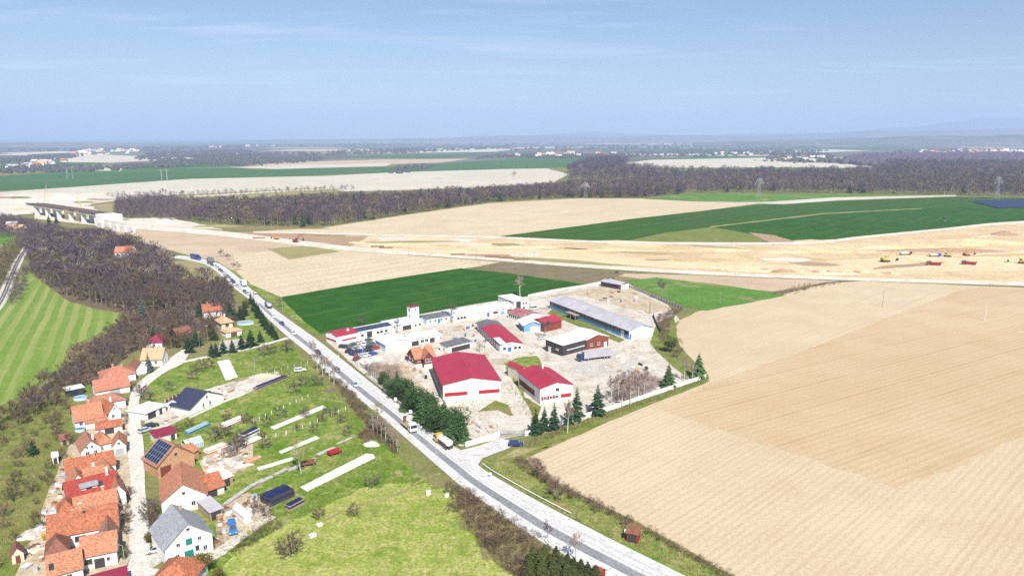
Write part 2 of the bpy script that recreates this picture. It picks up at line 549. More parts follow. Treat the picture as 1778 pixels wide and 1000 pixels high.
def smooth(pts, n=6):
    """Catmull-Rom through world points"""
    P_ = [pts[0] * 2 - pts[1]] + list(pts) + [pts[-1] * 2 - pts[-2]]
    out = []
    for i in range(1, len(P_) - 2):
        for k in range(n):
            t = k / n
            a, b, c, d = P_[i - 1], P_[i], P_[i + 1], P_[i + 2]
            out.append(0.5 * ((2 * b) + (c - a) * t + (2 * a - 5 * b + 4 * c - d) * t * t + (3 * b - a - 3 * c + d) * t ** 3))
    out.append(pts[-1])
    return out


def ribbon(name, label, left, right, mat, layer, n=6):
    """strip between two edges given as photo points"""
    l = smooth([at(*p) for p in left], n); r = smooth([at(*p) for p in right], n)
    k = min(len(l), len(r))
    sel = lambda s: [s[round(i * (len(s) - 1) / (k - 1))] for i in range(k)]
    l, r = sel(l), sel(r)
    return band(name, label, l, r, mat, layer)


def band(name, label, l, r, mat, layer, parent=None):
    ym = sum(p.y for p in l) / len(l)
    z = layer * 0.02 * max(1.0, ym / 450.0)
    k = len(l)
    me = bpy.data.meshes.new(name)
    me.from_pydata([(p.x, p.y, z) for p in l] + [(p.x, p.y, z) for p in r], [], [(i, i + 1, k + i + 1, k + i) for i in range(k - 1)])
    me.materials.append(mat)
    me.update()
    if me.polygons[0].normal.z < 0: me.flip_normals()
    o = link(name, me, parent)
    if parent is None: tag(o, label, kind='structure')
    return o


def path(name, label, pts, width, mat, layer, jit=0.15):
    c = smooth([at(*p) for p in pts], 6)
    l, r = [], []
    for i, p in enumerate(c):
        d = (c[min(i + 1, len(c) - 1)] - c[max(i - 1, 0)]).normalized()
        nrm = Vector((-d.y, d.x, 0))
        w = width / 2 * random.uniform(1 - jit, 1 + jit)
        l.append(p + nrm * w); r.append(p - nrm * w)
    return band(name, label, l, r, mat, layer)


G = {}
G['base'] = mat_ground('rough_turf', ((0.15, 0.16, 0.05), (0.21, 0.18, 0.085), (0.11, 0.13, 0.035)), 0.012, 0.12, 0.9)
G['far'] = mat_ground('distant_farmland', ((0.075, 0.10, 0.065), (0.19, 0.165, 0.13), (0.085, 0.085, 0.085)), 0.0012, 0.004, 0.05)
G['lawn'] = mat_ground('spring_grass', ((0.10, 0.185, 0.015), (0.235, 0.25, 0.07), (0.055, 0.115, 0.010)), 0.07, 0.4, 1.1, patch=0.42, patch_c=(0.29, 0.265, 0.11), bump=0.15, grain=0.5)
G['lawn2'] = mat_ground('yellowish_meadow', ((0.27, 0.31, 0.075), (0.18, 0.255, 0.03), (0.36, 0.34, 0.13)), 0.06, 0.3, 1.2, patch=0.35, patch_c=(0.12, 0.20, 0.02), bump=0.12, grain=0.45)
G['slope'] = mat_ground('mossy_slope', ((0.13, 0.175, 0.03), (0.19, 0.19, 0.06), (0.085, 0.115, 0.02)), 0.04, 0.2, 1.2, patch=0.4, patch_c=(0.2, 0.17, 0.08), bump=0.2)
G['litter'] = mat_ground('leaf_litter', ((0.13, 0.095, 0.065), (0.17, 0.13, 0.08), (0.09, 0.07, 0.05)), 0.05, 0.25, 1.2)
G['soil'] = mat_ground('pale_ploughed_soil', ((0.46, 0.375, 0.245), (0.52, 0.435, 0.30), (0.44, 0.35, 0.225)), 0.006, 0.035, 1.3, stripe=(ang((905, 800), (1230, 665)), 2.0, 0.5, (0.38, 0.285, 0.175)), bump=0.2, grain=0.2, tram=(ang((905, 800), (1230, 665)), 11.0, 0.45, (0.38, 0.29, 0.18)))
G['soil2'] = mat_ground('darker_harrowed_soil', ((0.44, 0.33, 0.205), (0.485, 0.375, 0.24), (0.42, 0.305, 0.18)), 0.006, 0.03, 1.2, stripe=(ang((1230, 690), (1778, 555)), 2.6, 0.5, (0.37, 0.26, 0.15)), bump=0.15, grain=0.18, tram=(ang((1230, 690), (1778, 555)), 16.0, 0.6, (0.33, 0.225, 0.125)))
G['soil3'] = mat_ground('pinkish_soil', ((0.42, 0.32, 0.225), (0.47, 0.375, 0.27), (0.37, 0.28, 0.19)), 0.006, 0.04, 0.8, stripe=(ang((430, 480), (830, 462)), 9.0, 0.25, (0.36, 0.26, 0.17)))
G['soil4'] = mat_ground('cream_soil', ((0.47, 0.385, 0.26), (0.52, 0.45, 0.32), (0.45, 0.36, 0.24)), 0.004, 0.03, 0.5, stripe=(ang((600, 395), (1000, 350)), 14.0, 0.4, (0.41, 0.31, 0.19)))
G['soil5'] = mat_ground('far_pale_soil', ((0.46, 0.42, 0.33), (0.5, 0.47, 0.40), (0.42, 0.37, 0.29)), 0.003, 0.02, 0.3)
G['crop'] = mat_ground('dense_green_crop', ((0.015, 0.070, 0.003), (0.028, 0.095, 0.007), (0.009, 0.050, 0.002)), 0.015, 0.09, 0.9, stripe=(ang((500, 520), (800, 467)), 3.0, 0.4, (0.035, 0.11, 0.010)), tram=(ang((500, 520), (800, 467)), 18.0, 0.8, (0.09, 0.13, 0.03)))
G['crop2'] = mat_ground('wide_green_crop', ((0.026, 0.07, 0.005), (0.018, 0.078, 0.005), (0.04, 0.085, 0.010)), 0.008, 0.04, 0.5, stripe=(ang((870, 412), (1300, 358)), 9.0, 0.55, (0.07, 0.125, 0.02)), tram=(ang((870, 412), (1300, 358)), 24.0, 0.8, (0.12, 0.15, 0.04)))
G['crop3'] = mat_ground('lime_green_crop', ((0.07, 0.18, 0.02), (0.12, 0.2, 0.045), (0.06, 0.14, 0.02)), 0.012, 0.06, 0.5, patch=0.35, patch_c=(0.25, 0.21, 0.1))
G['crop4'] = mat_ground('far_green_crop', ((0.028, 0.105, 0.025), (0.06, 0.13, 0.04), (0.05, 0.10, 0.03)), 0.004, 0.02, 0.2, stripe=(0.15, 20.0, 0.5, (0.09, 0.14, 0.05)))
G['olive'] = mat_ground('dry_olive_grass', ((0.25, 0.22, 0.10), (0.20, 0.20, 0.07), (0.32, 0.27, 0.14)), 0.02, 0.12, 0.8)
G['scrub'] = mat_ground('brown_scrub_ground', ((0.16, 0.13, 0.075), (0.2, 0.16, 0.10), (0.12, 0.11, 0.05)), 0.02, 0.12, 0.8)
G['meadow'] = mat_ground('mown_striped_meadow', ((0.13, 0.215, 0.035), (0.16, 0.235, 0.05), (0.12, 0.19, 0.03)), 0.03, 0.15, 0.9, stripe=(ang((60, 690), (120, 530)), 6.5, 0.85, (0.30, 0.29, 0.11)))
G['earth'] = mat_ground('bare_orange_earth', ((0.47, 0.345, 0.19), (0.54, 0.445, 0.285), (0.39, 0.27, 0.145)), 0.012, 0.05, 0.4, stripe=(ang((860, 430), (1700, 440)), 7.0, 0.5, (0.57, 0.48, 0.32)), patch=0.15, patch_c=(0.36, 0.24, 0.12))
G['chalk'] = mat_ground('pale_clay', ((0.58, 0.49, 0.33), (0.53, 0.43, 0.27), (0.50, 0.38, 0.21)), 0.02, 0.08, 0.6)
G['chalkw'] = mat_ground('white_crushed_stone', ((0.53, 0.48, 0.40), (0.60, 0.56, 0.48), (0.44, 0.38, 0.29)), 0.02, 0.08, 0.5)
G['brownsoil'] = mat_ground('brown_stripped_soil', ((0.32, 0.21, 0.14), (0.35, 0.245, 0.165), (0.29, 0.19, 0.12)), 0.02, 0.08, 0.6)
G['yard'] = mat_ground('pale_yard_gravel', ((0.46, 0.42, 0.355), (0.55, 0.51, 0.455), (0.36, 0.31, 0.24)), 0.05, 0.16, 0.9, patch=0.35, patch_c=(0.31, 0.26, 0.16), grain=0.36)
G['yardd'] = mat_ground('dusty_brown_yard', ((0.42, 0.34, 0.24), (0.48, 0.40, 0.3), (0.3, 0.24, 0.16)), 0.05, 0.25, 1.2, patch=0.3, patch_c=(0.2, 0.18, 0.1))
G['greyyard'] = mat_ground('grey_asphalt_yard', ((0.42, 0.39, 0.35), (0.46, 0.43, 0.39), (0.34, 0.31, 0.27)), 0.04, 0.2, 1.2)
G['roadw'] = mat_ground('dust_whitened_asphalt', ((0.50, 0.49, 0.475), (0.58, 0.57, 0.55), (0.42, 0.41, 0.395)), 0.04, 0.3, 1.5, patch=0.25, patch_c=(0.37, 0.36, 0.345))
G['roadd'] = mat_ground('grey_asphalt_lane', ((0.20, 0.205, 0.215), (0.25, 0.255, 0.265), (0.17, 0.175, 0.18)), 0.03, 0.25, 1.5)
G['track'] = mat_ground('faint_wheel_track', ((0.43, 0.425, 0.42), (0.5, 0.49, 0.48), (0.4, 0.39, 0.385)), 0.05, 0.4, 1.8)
G['street'] = mat_ground('old_pale_asphalt', ((0.52, 0.49, 0.44), (0.57, 0.54, 0.49), (0.43, 0.40, 0.35)), 0.06, 0.3, 1.6)
G['ballast'] = mat_ground('track_ballast', ((0.46, 0.43, 0.39), (0.5, 0.47, 0.43), (0.38, 0.35, 0.31)), 0.05, 0.4, 1.8)
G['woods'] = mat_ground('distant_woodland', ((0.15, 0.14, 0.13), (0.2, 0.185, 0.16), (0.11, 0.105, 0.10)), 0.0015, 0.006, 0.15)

gm = MB().add([(-60000, -2000, 0), (60000, -2000, 0), (60000, 2600, 0), (-60000, 2600, 0)], [(0, 1, 2, 3)])
tag(gm.build('ground', G['base']), 'rough olive turf between the fields and houses', kind='structure')
gm = MB().add([(-60000, 2600, 0), (60000, 2600, 0), (60000, 60000, 0), (-60000, 60000, 0)], [(0, 1, 2, 3)])
tag(gm.build('terrain', G['far']), 'hazy patchwork farmland out to the horizon', kind='structure')

# far fields (thin slivers towards the horizon)
FAR = [
    ('far_green_field', 'crop4', [(-200, 330), (0, 306), (120, 297), (250, 293), (420, 292), (500, 304), (300, 317), (130, 326), (-200, 340)], 2),
    ('far_pale_field', 'soil5', [(-150, 352), (0, 334), (130, 325), (330, 311), (560, 306), (700, 299), (850, 294), (950, 293), (988, 304), (960, 318), (830, 326), (640, 332), (500, 335), (260, 338), (100, 345)], 3),
    ('far_green_field', 'crop4', [(270, 292), (430, 295), (680, 290), (780, 284), (900, 275), (1040, 274), (985, 291), (700, 299), (480, 307)], 2),
    ('far_pale_field', 'soil5', [(110, 297), (160, 293), (215, 291), (210, 297)], 3),
    ('far_pale_field', 'soil5', [(395, 291), (500, 287), (680, 284), (670, 289), (480, 294)], 3),
    ('far_tan_field', 'soil3', [(430, 288), (500, 282), (680, 277), (820, 276), (760, 283), (600, 288)], 2),
    ('far_pale_field', 'soil5', [(1085, 284), (1130, 278), (1330, 274), (1370, 282), (1500, 285), (1520, 293), (1400, 291), (1120, 292)], 3),
    ('far_green_field', 'crop3', [(1120, 292), (1400, 290), (1480, 293), (1440, 300), (1180, 300)], 2),
    ('far_green_field', 'crop4', [(1090, 279), (1240, 271), (1330, 271), (1300, 275), (1120, 279)], 2),
    ('far_pale_field', 'soil5', [(1450, 283), (1480, 281), (1525, 291), (1500, 294)], 4),
    ('far_pale_field', 'soil5', [(1325, 262), (1440, 260), (1520, 262), (1400, 266)], 3),
    ('far_pale_field', 'soil5', [(120, 275), (160, 268), (240, 271), (290, 278), (190, 283), (110, 282)], 2),
    ('far_pale_field', 'soil3', [(450, 262), (520, 259), (700, 260), (600, 264)], 2),
    ('far_pale_field', 'soil5', [(700, 266), (780, 260), (900, 259), (860, 264)], 2),
    ('far_green_field', 'crop4', [(560, 274), (720, 268), (840, 270), (760, 275)], 2),
    ('far_pale_field', 'soil5', [(1130, 250), (1200, 246.5), (1210, 249), (1150, 251)], 2),
    ('far_pale_field', 'soil5', [(1480, 251), (1640, 246), (1640, 250), (1520, 254)], 2),
    ('far_tan_field', 'soil3', [(1620, 254), (1778, 247), (1900, 247), (1900, 255), (1700, 258)], 2),
    ('far_green_field', 'crop4', [(1300, 257), (1480, 252), (1620, 254), (1500, 260)], 2),
    ('far_pale_field', 'soil5', [(1735, 275), (1778, 270), (1900, 270), (1900, 278), (1760, 279)], 3),
    ('far_green_field', 'crop4', [(0, 284), (80, 279), (190, 284), (90, 291), (0, 294)], 2),
    ('far_green_field', 'crop4', [(190, 296), (260, 286), (400, 283), (420, 289), (260, 294)], 1),
    ('far_pale_field', 'soil5', [(0, 266), (110, 263), (140, 265), (30, 269)], 2),
    ('far_pale_field', 'soil5', [(-100, 360), (0, 344), (60, 340), (180, 338), (230, 345), (150, 356), (60, 362), (-100, 380)], 4),
]
for nm, g, pts, ly in FAR: sheet(nm, 'pale or green strip of farmland far off', pts, G[g], ly, jit=0.8, step=12)

rf = random.Random(21)
for i in range(46):
    py = 248.5 + 34 * rf.random() ** 1.2
    px = rf.uniform(-60, 1840); k = (py - 244) / 30
    w_, h_ = rf.uniform(40, 150), rf.uniform(0.5, 1.5) * (0.4 + k)
    tl = rf.uniform(-0.012, 0.008)
    sheet('far_field', 'thin strip of farmland near the horizon', [(px - w_, py - h_ * 0.3 - tl * w_), (px - w_ * 0.2, py - h_), (px + w_, py - h_ * 0.5 + tl * w_), (px + w_ * 0.8, py + h_ * 0.6 + tl * w_), (px - w_ * 0.7, py + h_ * 0.8 - tl * w_)], G[rf.choice(['soil5', 'crop4', 'soil3', 'crop4', 'crop3', 'soil5', 'olive'])], 1.5, jit=1.0, step=14)
# middle fields
sheet('field', 'wide cream ploughed field below the central wood', [(440, 402), (560, 396), (700, 374), (850, 353), (1000, 345), (1110, 345), (1200, 350), (1330, 352), (1100, 382), (850, 414), (700, 410), (560, 408)], G['soil4'], 2)
sheet('field', 'wide dark green crop field above the orange earthworks', [(850, 413), (1100, 380), (1330, 354), (1640, 342), (1800, 344), (2100, 344), (2100, 372), (1778, 385), (1640, 398), (1500, 412), (1380, 421), (1080, 421)], G['crop2'], 3)
sheet('field', 'darker green half of the wide crop field', [(1228, 393), (1420, 371), (1778, 356), (2100, 350), (2100, 370), (1778, 384), (1500, 411), (1375, 420)], G['crop'], 4)
sheet('field', 'brownish green triangle inside the wide crop field', [(1088, 419), (1150, 405), (1235, 395), (1300, 405), (1340, 419), (1300, 423)], G['slope'], 5)
sheet('path', 'pale track crossing the wide green crop field', [(1230, 394), (1430, 370.5), (1600, 362), (1600, 363), (1432, 372), (1236, 395.2)], G['olive'], 5)
sheet('field', 'strip of lime green crop before the right wood', [(1120, 346), (1200, 337), (1300, 336), (1480, 337), (1640, 340), (1460, 345), (1330, 352), (1200, 349)], G['crop3'], 3)
sheet('field', 'pale soil band between two green crops', [(1240, 352), (1330, 351), (1450, 343), (1660, 339), (1660, 341.5), (1460, 348), (1360, 355)], G['soil5'], 4)
sheet('field', 'brown field margin by the green crop', [(1300, 404), (1345, 409), (1385, 421), (1340, 423)], G['brownsoil'], 6)
# earthworks
sheet('earthworks', 'stripped orange earth of the motorway cutting', [(600, 409), (850, 412), (1080, 421), (1380, 423), (1500, 413), (1640, 399), (1778, 387), (2200, 372), (2200, 520), (1778, 493), (1400, 484), (1150, 474), (1000, 464), (860, 452), (700, 438), (610, 428)], G['earth'], 4)
sheet('earthworks', 'pale crushed clay on the cutting floor', [(620, 428), (690, 412), (760, 412), (860, 425), (1000, 440), (1200, 455), (1420, 456), (1560, 444), (1778, 436), (2100, 430), (2100, 462), (1778, 470), (1500, 472), (1200, 467), (1000, 455), (860, 445), (700, 436)], G['chalk'], 5, jit=1.5)
sheet('earthworks', 'brown stripped soil strip beside the pale works road', [(390, 404), (470, 402), (560, 410), (640, 410), (612, 427), (500, 418)], G['brownsoil'], 5)
sheet('earthworks', 'grey verge beside the works road', [(790, 440), (1000, 452), (1100, 462), (1000, 461), (860, 450)], G['olive'], 6)
ribbon('road', 'pale works road running along the top of the cutting', [(440, 402), (560, 404), (700, 408), (860, 411), (1080, 419.5), (1380, 420.5), (1500, 410), (1640, 396.5), (1778, 384), (2100, 372)], [(440, 405), (560, 407), (700, 411), (860, 414.5), (1080, 423.5), (1380, 425), (1500, 414.5), (1640, 400.5), (1778, 389), (2100, 377)], G['chalkw'], 7)
ribbon('road', 'white works road below the cutting', [(60, 372), (200, 384), (380, 401), (480, 413), (600, 427), (720, 438), (860, 448), (1000, 458.5), (1200, 470), (1450, 481), (1778, 490), (2100, 500)], [(60, 380), (180, 393), (370, 409), (480, 422), (600, 435), (720, 443.5), (860, 453), (1000, 464), (1200, 476.5), (1450, 486.5), (1778, 497), (2100, 507)], G['chalkw'], 7)
# around the viaduct
sheet('earthworks', 'white construction clearing round the viaduct', [(-60, 352), (40, 335), (150, 336), (250, 334), (330, 338), (200, 345), (150, 352), (170, 365), (220, 380), (300, 378), (390, 400), (330, 396), (240, 390), (180, 394), (120, 372), (50, 372), (-60, 380)], G['chalkw'], 5, jit=1.5)
sheet('field', 'green pasture in the valley behind the viaduct', [(150, 358), (330, 338), (560, 326), (600, 332), (340, 352), (360, 372), (250, 374), (180, 368)], G['olive'], 4)
ribbon('path', 'pale track beside the valley wood', [(220, 345), (330, 341), (480, 332), (620, 325)], [(220, 347), (330, 343), (480, 334), (620, 326.5)], G['chalkw'], 7)
# fields behind the works
sheet('field', 'pinkish tan ploughed field left of the main road', [(176, 396), (240, 391), (330, 398), (480, 420), (600, 435), (720, 444), (870, 455), (830, 463), (640, 490), (488, 516), (440, 497), (410, 474), (380, 455), (330, 444), (270, 428), (200, 408)], G['soil3'], 3)
sheet('field', 'paler half of the tan field by the main road', [(405, 440), (560, 432), (720, 445), (868, 455.5), (830, 463), (640, 490), (487, 515.5), (440, 496), (412, 474)], G['soil4'], 4)
sheet('field', 'dry olive grass triangle in the tan field', [(464, 432), (530, 427), (592, 437), (502, 451)], G['olive'], 5)
sheet('field', 'brown scrub strip beyond the green crop', [(815, 465), (870, 455), (1000, 465), (1085, 476), (1035, 490), (1000, 489), (900, 478)], G['scrub'], 4)
sheet('field', 'deep green crop field behind the industrial yard', [(487, 516.5), (640, 490), (800, 466), (900, 477), (1018, 494), (914, 515), (820, 529), (728, 546), (556, 580), (520, 550)], G['crop'], 5)
sheet('field', 'tan soil strip under the works road', [(1040, 474), (1200, 477.5), (1455, 488), (1450, 493), (1330, 510), (1240, 496), (1120, 486)], G['soil3'], 3)
sheet('field', 'green patch beside the back fence', [(1083, 487), (1140, 482), (1230, 492), (1340, 508), (1365, 513), (1225, 540), (1190, 533), (1130, 507)], G['crop3'], 5, jit=0.8)
sheet('field', 'soil bank before the big right field', [(1230, 496), (1340, 506), (1440, 490), (1470, 487), (1460, 498), (1360, 518), (1300, 512)], G['scrub'], 4, jit=0.8)
# big right field
sheet('field', 'huge pale ploughed field filling the right side', [(908, 795), (960, 768), (1100, 712), (1232, 658), (1222, 640), (1178, 606), (1168, 580), (1180, 556), (1215, 540), (1330, 518), (1440, 492), (1500, 488), (1778, 500), (2300, 520), (2300, 1150), (1360, 1150), (1280, 1004), (1100, 902), (960, 838)], G['soil'], 4)
sheet('field', 'darker harrowed block of the huge right field', [(1140, 709), (1240, 664), (1400, 607), (1560, 545), (1680, 500), (1778, 501), (2300, 521), (2300, 640), (1778, 757), (1568, 851)], G['soil2'], 5, jit=0.9, step=3.0)
# village turf
sheet('lawn', 'bright spring grass of the orchards between street and main road', [(246, 700), (262, 662), (318, 625), (420, 606), (500, 592), (560, 660), (640, 745), (770, 860), (800, 1010), (330, 1010), (300, 900), (252, 780)], G['lawn'], 2)
sheet('lawn', 'yellowish meadow in the foreground', [(395, 960), (520, 900), (640, 845), (740, 838), (800, 860), (800, 920), (890, 1010), (380, 1010)], G['lawn2'], 3, jit=1.8, step=2.5)
sheet('lawn', 'green verge between the main road and the right field', [(840, 800), (880, 790), (960, 838), (1100, 902), (1290, 1006), (1200, 1006), (1040, 922), (900, 850)], G['lawn'], 3)
sheet('lawn', 'grass slope left of the village', [(-60, 1020), (-60, 735), (0, 706), (60, 678), (120, 668), (160, 668), (140, 730), (120, 830), (90, 900), (70, 1020)], G['slope'], 2)
sheet('meadow', 'striped mown meadow at the left edge', [(-120, 660), (-60, 560), (10, 510), (40, 470), (70, 488), (120, 524), (160, 536), (222, 546), (190, 572), (118, 604), (108, 636), (60, 676), (0, 706), (-60, 740)], G['meadow'], 4, jit=0.6)
sheet('meadow', 'small green field at the left edge beyond the railway', [(-120, 394), (0, 394), (26, 398), (20, 424), (-120, 430)], G['crop3'], 3)
sheet('meadow', 'dry pale patch beside the railway', [(-120, 428), (20, 424), (10, 450), (-120, 470)], G['olive'], 3)
sheet('forest_floor', 'brown leaf litter under the near wood', [(50, 470), (52, 430), (95, 400), (175, 394), (270, 428), (300, 455), (400, 480), (410, 545), (330, 590), (230, 610), (165, 665), (118, 668), (60, 690), (110, 640), (190, 575), (222, 546), (120, 524)], G['litter'], 2, jit=0.8)
sheet('lawn', 'dry grass clearing below the curve of the main road', [(285, 455), (330, 452), (372, 466), (395, 486), (350, 490), (300, 480)], G['olive'], 3)
sheet('lawn', 'garden grass round the hipped cottage by the main road', [(380, 590), (420, 555), (445, 540), (490, 585), (440, 600), (400, 606)], G['lawn'], 4)
sheet('lawn', 'grass verge between main road and green crop', [(388, 462), (425, 480), (470, 512), (490, 517), (558, 578), (548, 582), (440, 502)], G['lawn'], 4)
sheet('yard', 'bare yard beside the grey roofed farmhouse', [(372, 965), (378, 900), (395, 870), (430, 855), (470, 868), (470, 900), (440, 915), (395, 945)], G['yardd'], 4, jit=0.5)
sheet('yard', 'littered earth plot behind the solar roofed barn', [(345, 800), (400, 770), (440, 765), (440, 800), (420, 820), (360, 830)], G['yardd'], 4, jit=0.6)
sheet('yard', 'pale building plot round the new dark roofed house', [(250, 745), (256, 715), (300, 690), (372, 672), (430, 655), (482, 645), (490, 655), (425, 685), (330, 722), (280, 745)], G['yard'], 4, jit=0.5)
sheet('yard', 'rubbly back gardens of the village row', [(60, 930), (85, 850), (120, 775), (160, 740), (230, 700), (232, 1010), (20, 1010)], G['yardd'], 3, jit=0.6)
# industrial yard
sheet('yard', 'dusty pale ground of the industrial yard', [(566, 592), (600, 575), (730, 545), (830, 527), (920, 512), (1020, 493), (1060, 484), (1090, 492), (1160, 530), (1180, 556), (1140, 580), (1150, 620), (1215, 655), (1090, 702), (960, 748), (800, 775), (690, 690), (620, 640)], G['yard'], 3)
sheet('yard', 'brown earth around the hangar', [(640, 640), (700, 630), (760, 700), (800, 760), (790, 770), (690, 690)], G['yardd'], 4)
sheet('yard', 'grey asphalt apron under the parked lorry', [(990, 645), (1002, 622), (1075, 606), (1108, 625), (1100, 642), (1040, 655)], G['greyyard'], 4, jit=1.2, step=3)
sheet('lawn', 'grass island in the industrial yard', [(868, 628), (880, 618), (930, 616), (948, 630), (944, 640), (905, 648), (912, 690), (936, 706), (926, 736), (905, 705), (878, 662)], G['lawn'], 4, jit=0.7, step=3)
sheet('lawn', 'scrubby grass below the crimson roofed office', [(880, 662), (910, 690), (940, 706), (930, 735), (915, 720)], G['slope'], 4)
sheet('lawn', 'scrubby grass below the hangar', [(830, 715), (860, 695), (888, 705), (898, 720), (885, 722), (865, 712)], G['slope'], 4)
sheet('lawn', 'weedy grass strip along the long blue building', [(950, 545), (962, 535), (1085, 590), (1075, 595)], G['slope'], 5)
sheet('lawn', 'rough ground below the right boundary fence', [(870, 800), (905, 775), (1060, 715), (1225, 655), (1232, 662), (1100, 715), (910, 797)], G['slope'], 5)
sheet('lawn', 'rough bank right of the yard', [(1140, 560), (1170, 548), (1180, 600), (1225, 650), (1190, 655), (1140, 610), (1128, 595)], G['slope'], 5)
sheet('yard', 'orange soil strip behind the long blue building', [(925, 520), (1045, 497), (1090, 500), (1165, 535), (1130, 545), (1000, 512)], G['yardd'], 4)

# tracked and tipped patches on the cutting floor, grass patches by the viaduct
rp = random.Random(77)
for i in range(34):
    px = rp.uniform(640, 1770); f = (px - 640) / 1130
    y0, y1 = 414 + 4 * f, 438 + 42 * f
    if px > 1450: y0 = 425 - (px - 1450) * 0.1
    py = rp.uniform(y0, y1)
    L_, h_ = rp.uniform(25, 110), rp.uniform(1.2, 4.5)
    tl = rp.uniform(-0.02, 0.06) if px < 1450 else rp.uniform(-0.1, 0.02)
    pts = []
    for k in range(14):
        a_ = 6.283 * k / 14
        pts.append((px + math.cos(a_) * L_ * rp.uniform(0.7, 1.1), py + math.sin(a_) * h_ * rp.uniform(0.6, 1.2) + math.cos(a_) * L_ * tl))
    sheet('earthworks', 'tracked patch of bare earth on the cutting floor', pts, G[rp.choice(['brownsoil', 'chalk', 'chalkw', 'earth', 'olive', 'chalk', 'soil2'])], 6.0, jit=0.8)
for i in range(16):
    px, py = rp.uniform(-20, 330), rp.uniform(336, 386)
    if 50 < px < 200 and 360 < py: continue
    pts = [(px + math.cos(6.283 * k / 12) * rp.uniform(10, 40), py + math.sin(6.283 * k / 12) * rp.uniform(0.8, 2.6)) for k in range(12)]
    sheet('earthworks', 'patch of bare ground near the viaduct', pts, G[rp.choice(['olive', 'scrub', 'brownsoil', 'chalk', 'slope'])], 6.0, jit=0.8)

# main road
RL = [(290, 447), (331, 453), (363, 463), (388, 482), (405, 499), (433, 521), (460, 548.5), (497, 583), (534, 613), (566, 645), (620, 690), (658, 719), (698, 754), (769, 816), (802, 844), (853, 880), (923, 929), (1022, 984), (1150, 1050), (1330, 1140)]
RR = [(290, 442), (331, 446), (360, 452), (384, 460), (410, 479), (438, 504), (467, 529), (497, 552), (534, 578), (566, 602), (621, 646), (691, 702), (720, 725), (775, 768), (828, 806), (853, 824), (937, 872), (1039, 925), (1190, 1000), (1300, 1050), (1500, 1140)]
lw = smooth([at(*p) for p in RL], 8); rw = smooth([at(*p) for p in RR], 8)
def resample(s, n):
    d = [0]
    for i in range(1, len(s)): d.append(d[-1] + (s[i] - s[i - 1]).length)
    out = []; j = 0
    for k in range(n):
        t = d[-1] * k / (n - 1)
        while j < len(d) - 2 and d[j + 1] < t: j += 1
        u = (t - d[j]) / max(1e-9, d[j + 1] - d[j])
        out.append(s[j].lerp(s[j + 1], u))
    return out
lw = resample(lw, 160)
# right edge point nearest to each left point's normal
rr = resample(rw, 900)
rw2 = []
for i, p in enumerate(lw):
    d = (lw[min(i + 1, 159)] - lw[max(i - 1, 0)]).normalized()
    rw2.append(min(rr, key=lambda q: abs((q - p).dot(d)) + 0.02 * (q - p).length))
road_o = band('road', 'dust whitened main road running from the bottom edge into the distance', lw, rw2, G['roadw'], 8)
def lane(f0, f1, i0, i1):
    return [lw[i].lerp(rw2[i], f0) for i in range(i0, i1)], [lw[i].lerp(rw2[i], f1) for i in range(i0, i1)]
band('lane_surface', '', *lane(0.27, 0.50, 60, 160), G['roadd'], 9, road_o)
band('lane_surface', '', *lane(0.27, 0.49, 0, 60), G['track'], 9, road_o)
band('wheel_track', '', *lane(0.58, 0.63, 0, 160), G['track'], 9, road_o)
band('wheel_track', '', *lane(0.74, 0.79, 0, 160), G['track'], 9, road_o)
band('edge_line', '', *lane(0.255, 0.268, 60, 160), M['frame'], 9.4, road_o)
for i in range(62, 158, 3):
    band('centre_line', '', *lane(0.515, 0.53, i, i + 2), M['frame'], 9.4, road_o)
# kerb on the village side of the road
def rail_path(f, i0, i1, off=0.0):
    out = []
    for i in range(i0, i1):
        p = lw[i].lerp(rw2[i], f)
        out.append(p)
    return out
kb = MB()
ks = rail_path(-0.012, 100, 159)
for a, b in zip(ks[:-1], ks[1:]):
    d = (b - a).normalized(); n_ = Vector((-d.y, d.x, 0)) * 0.12
    kb.add([a - n_, b - n_, b + n_, a + n_] + [v + Vector((0, 0, 0.24)) for v in (a - n_, b - n_, b + n_, a + n_)], [(4, 5, 6, 7), (0, 1, 5, 4), (2, 3, 7, 6)])
kb.build('kerb', M['concrete'], road_o)
sheet('road', 'pale junction apron in front of the yard gate', [(776, 769), (800, 782), (830, 775), (868, 762), (905, 768), (880, 780), (838, 796), (829, 808), (800, 795)], G['roadw'], 8.5, jit=0.1)
sheet('yard', 'sandy track branching off beside the yard gate', [(860, 800), (895, 780), (960, 775), (985, 765), (960, 772), (900, 792)], G['olive'], 6)
# yard drives
path('road', 'concrete drive from the gate past the office', [(886, 755), (905, 735), (905, 715), (880, 670), (862, 632), (850, 605)], 6.5, G['yard'], 6)
path('road', 'yard drive between the sheds', [(862, 630), (900, 618), (950, 614)], 5, G['yard'], 6.5)
path('road', 'yard drive between the workshops', [(958, 640), (925, 590), (890, 560), (868, 542)], 6, G['yard'], 5.2)
path('road', 'pale yard drive beside the long blue building', [(1060, 640), (1100, 605), (1128, 592), (1040, 560), (940, 535), (900, 545), (800, 575)], 6, G['yard'], 5.5)
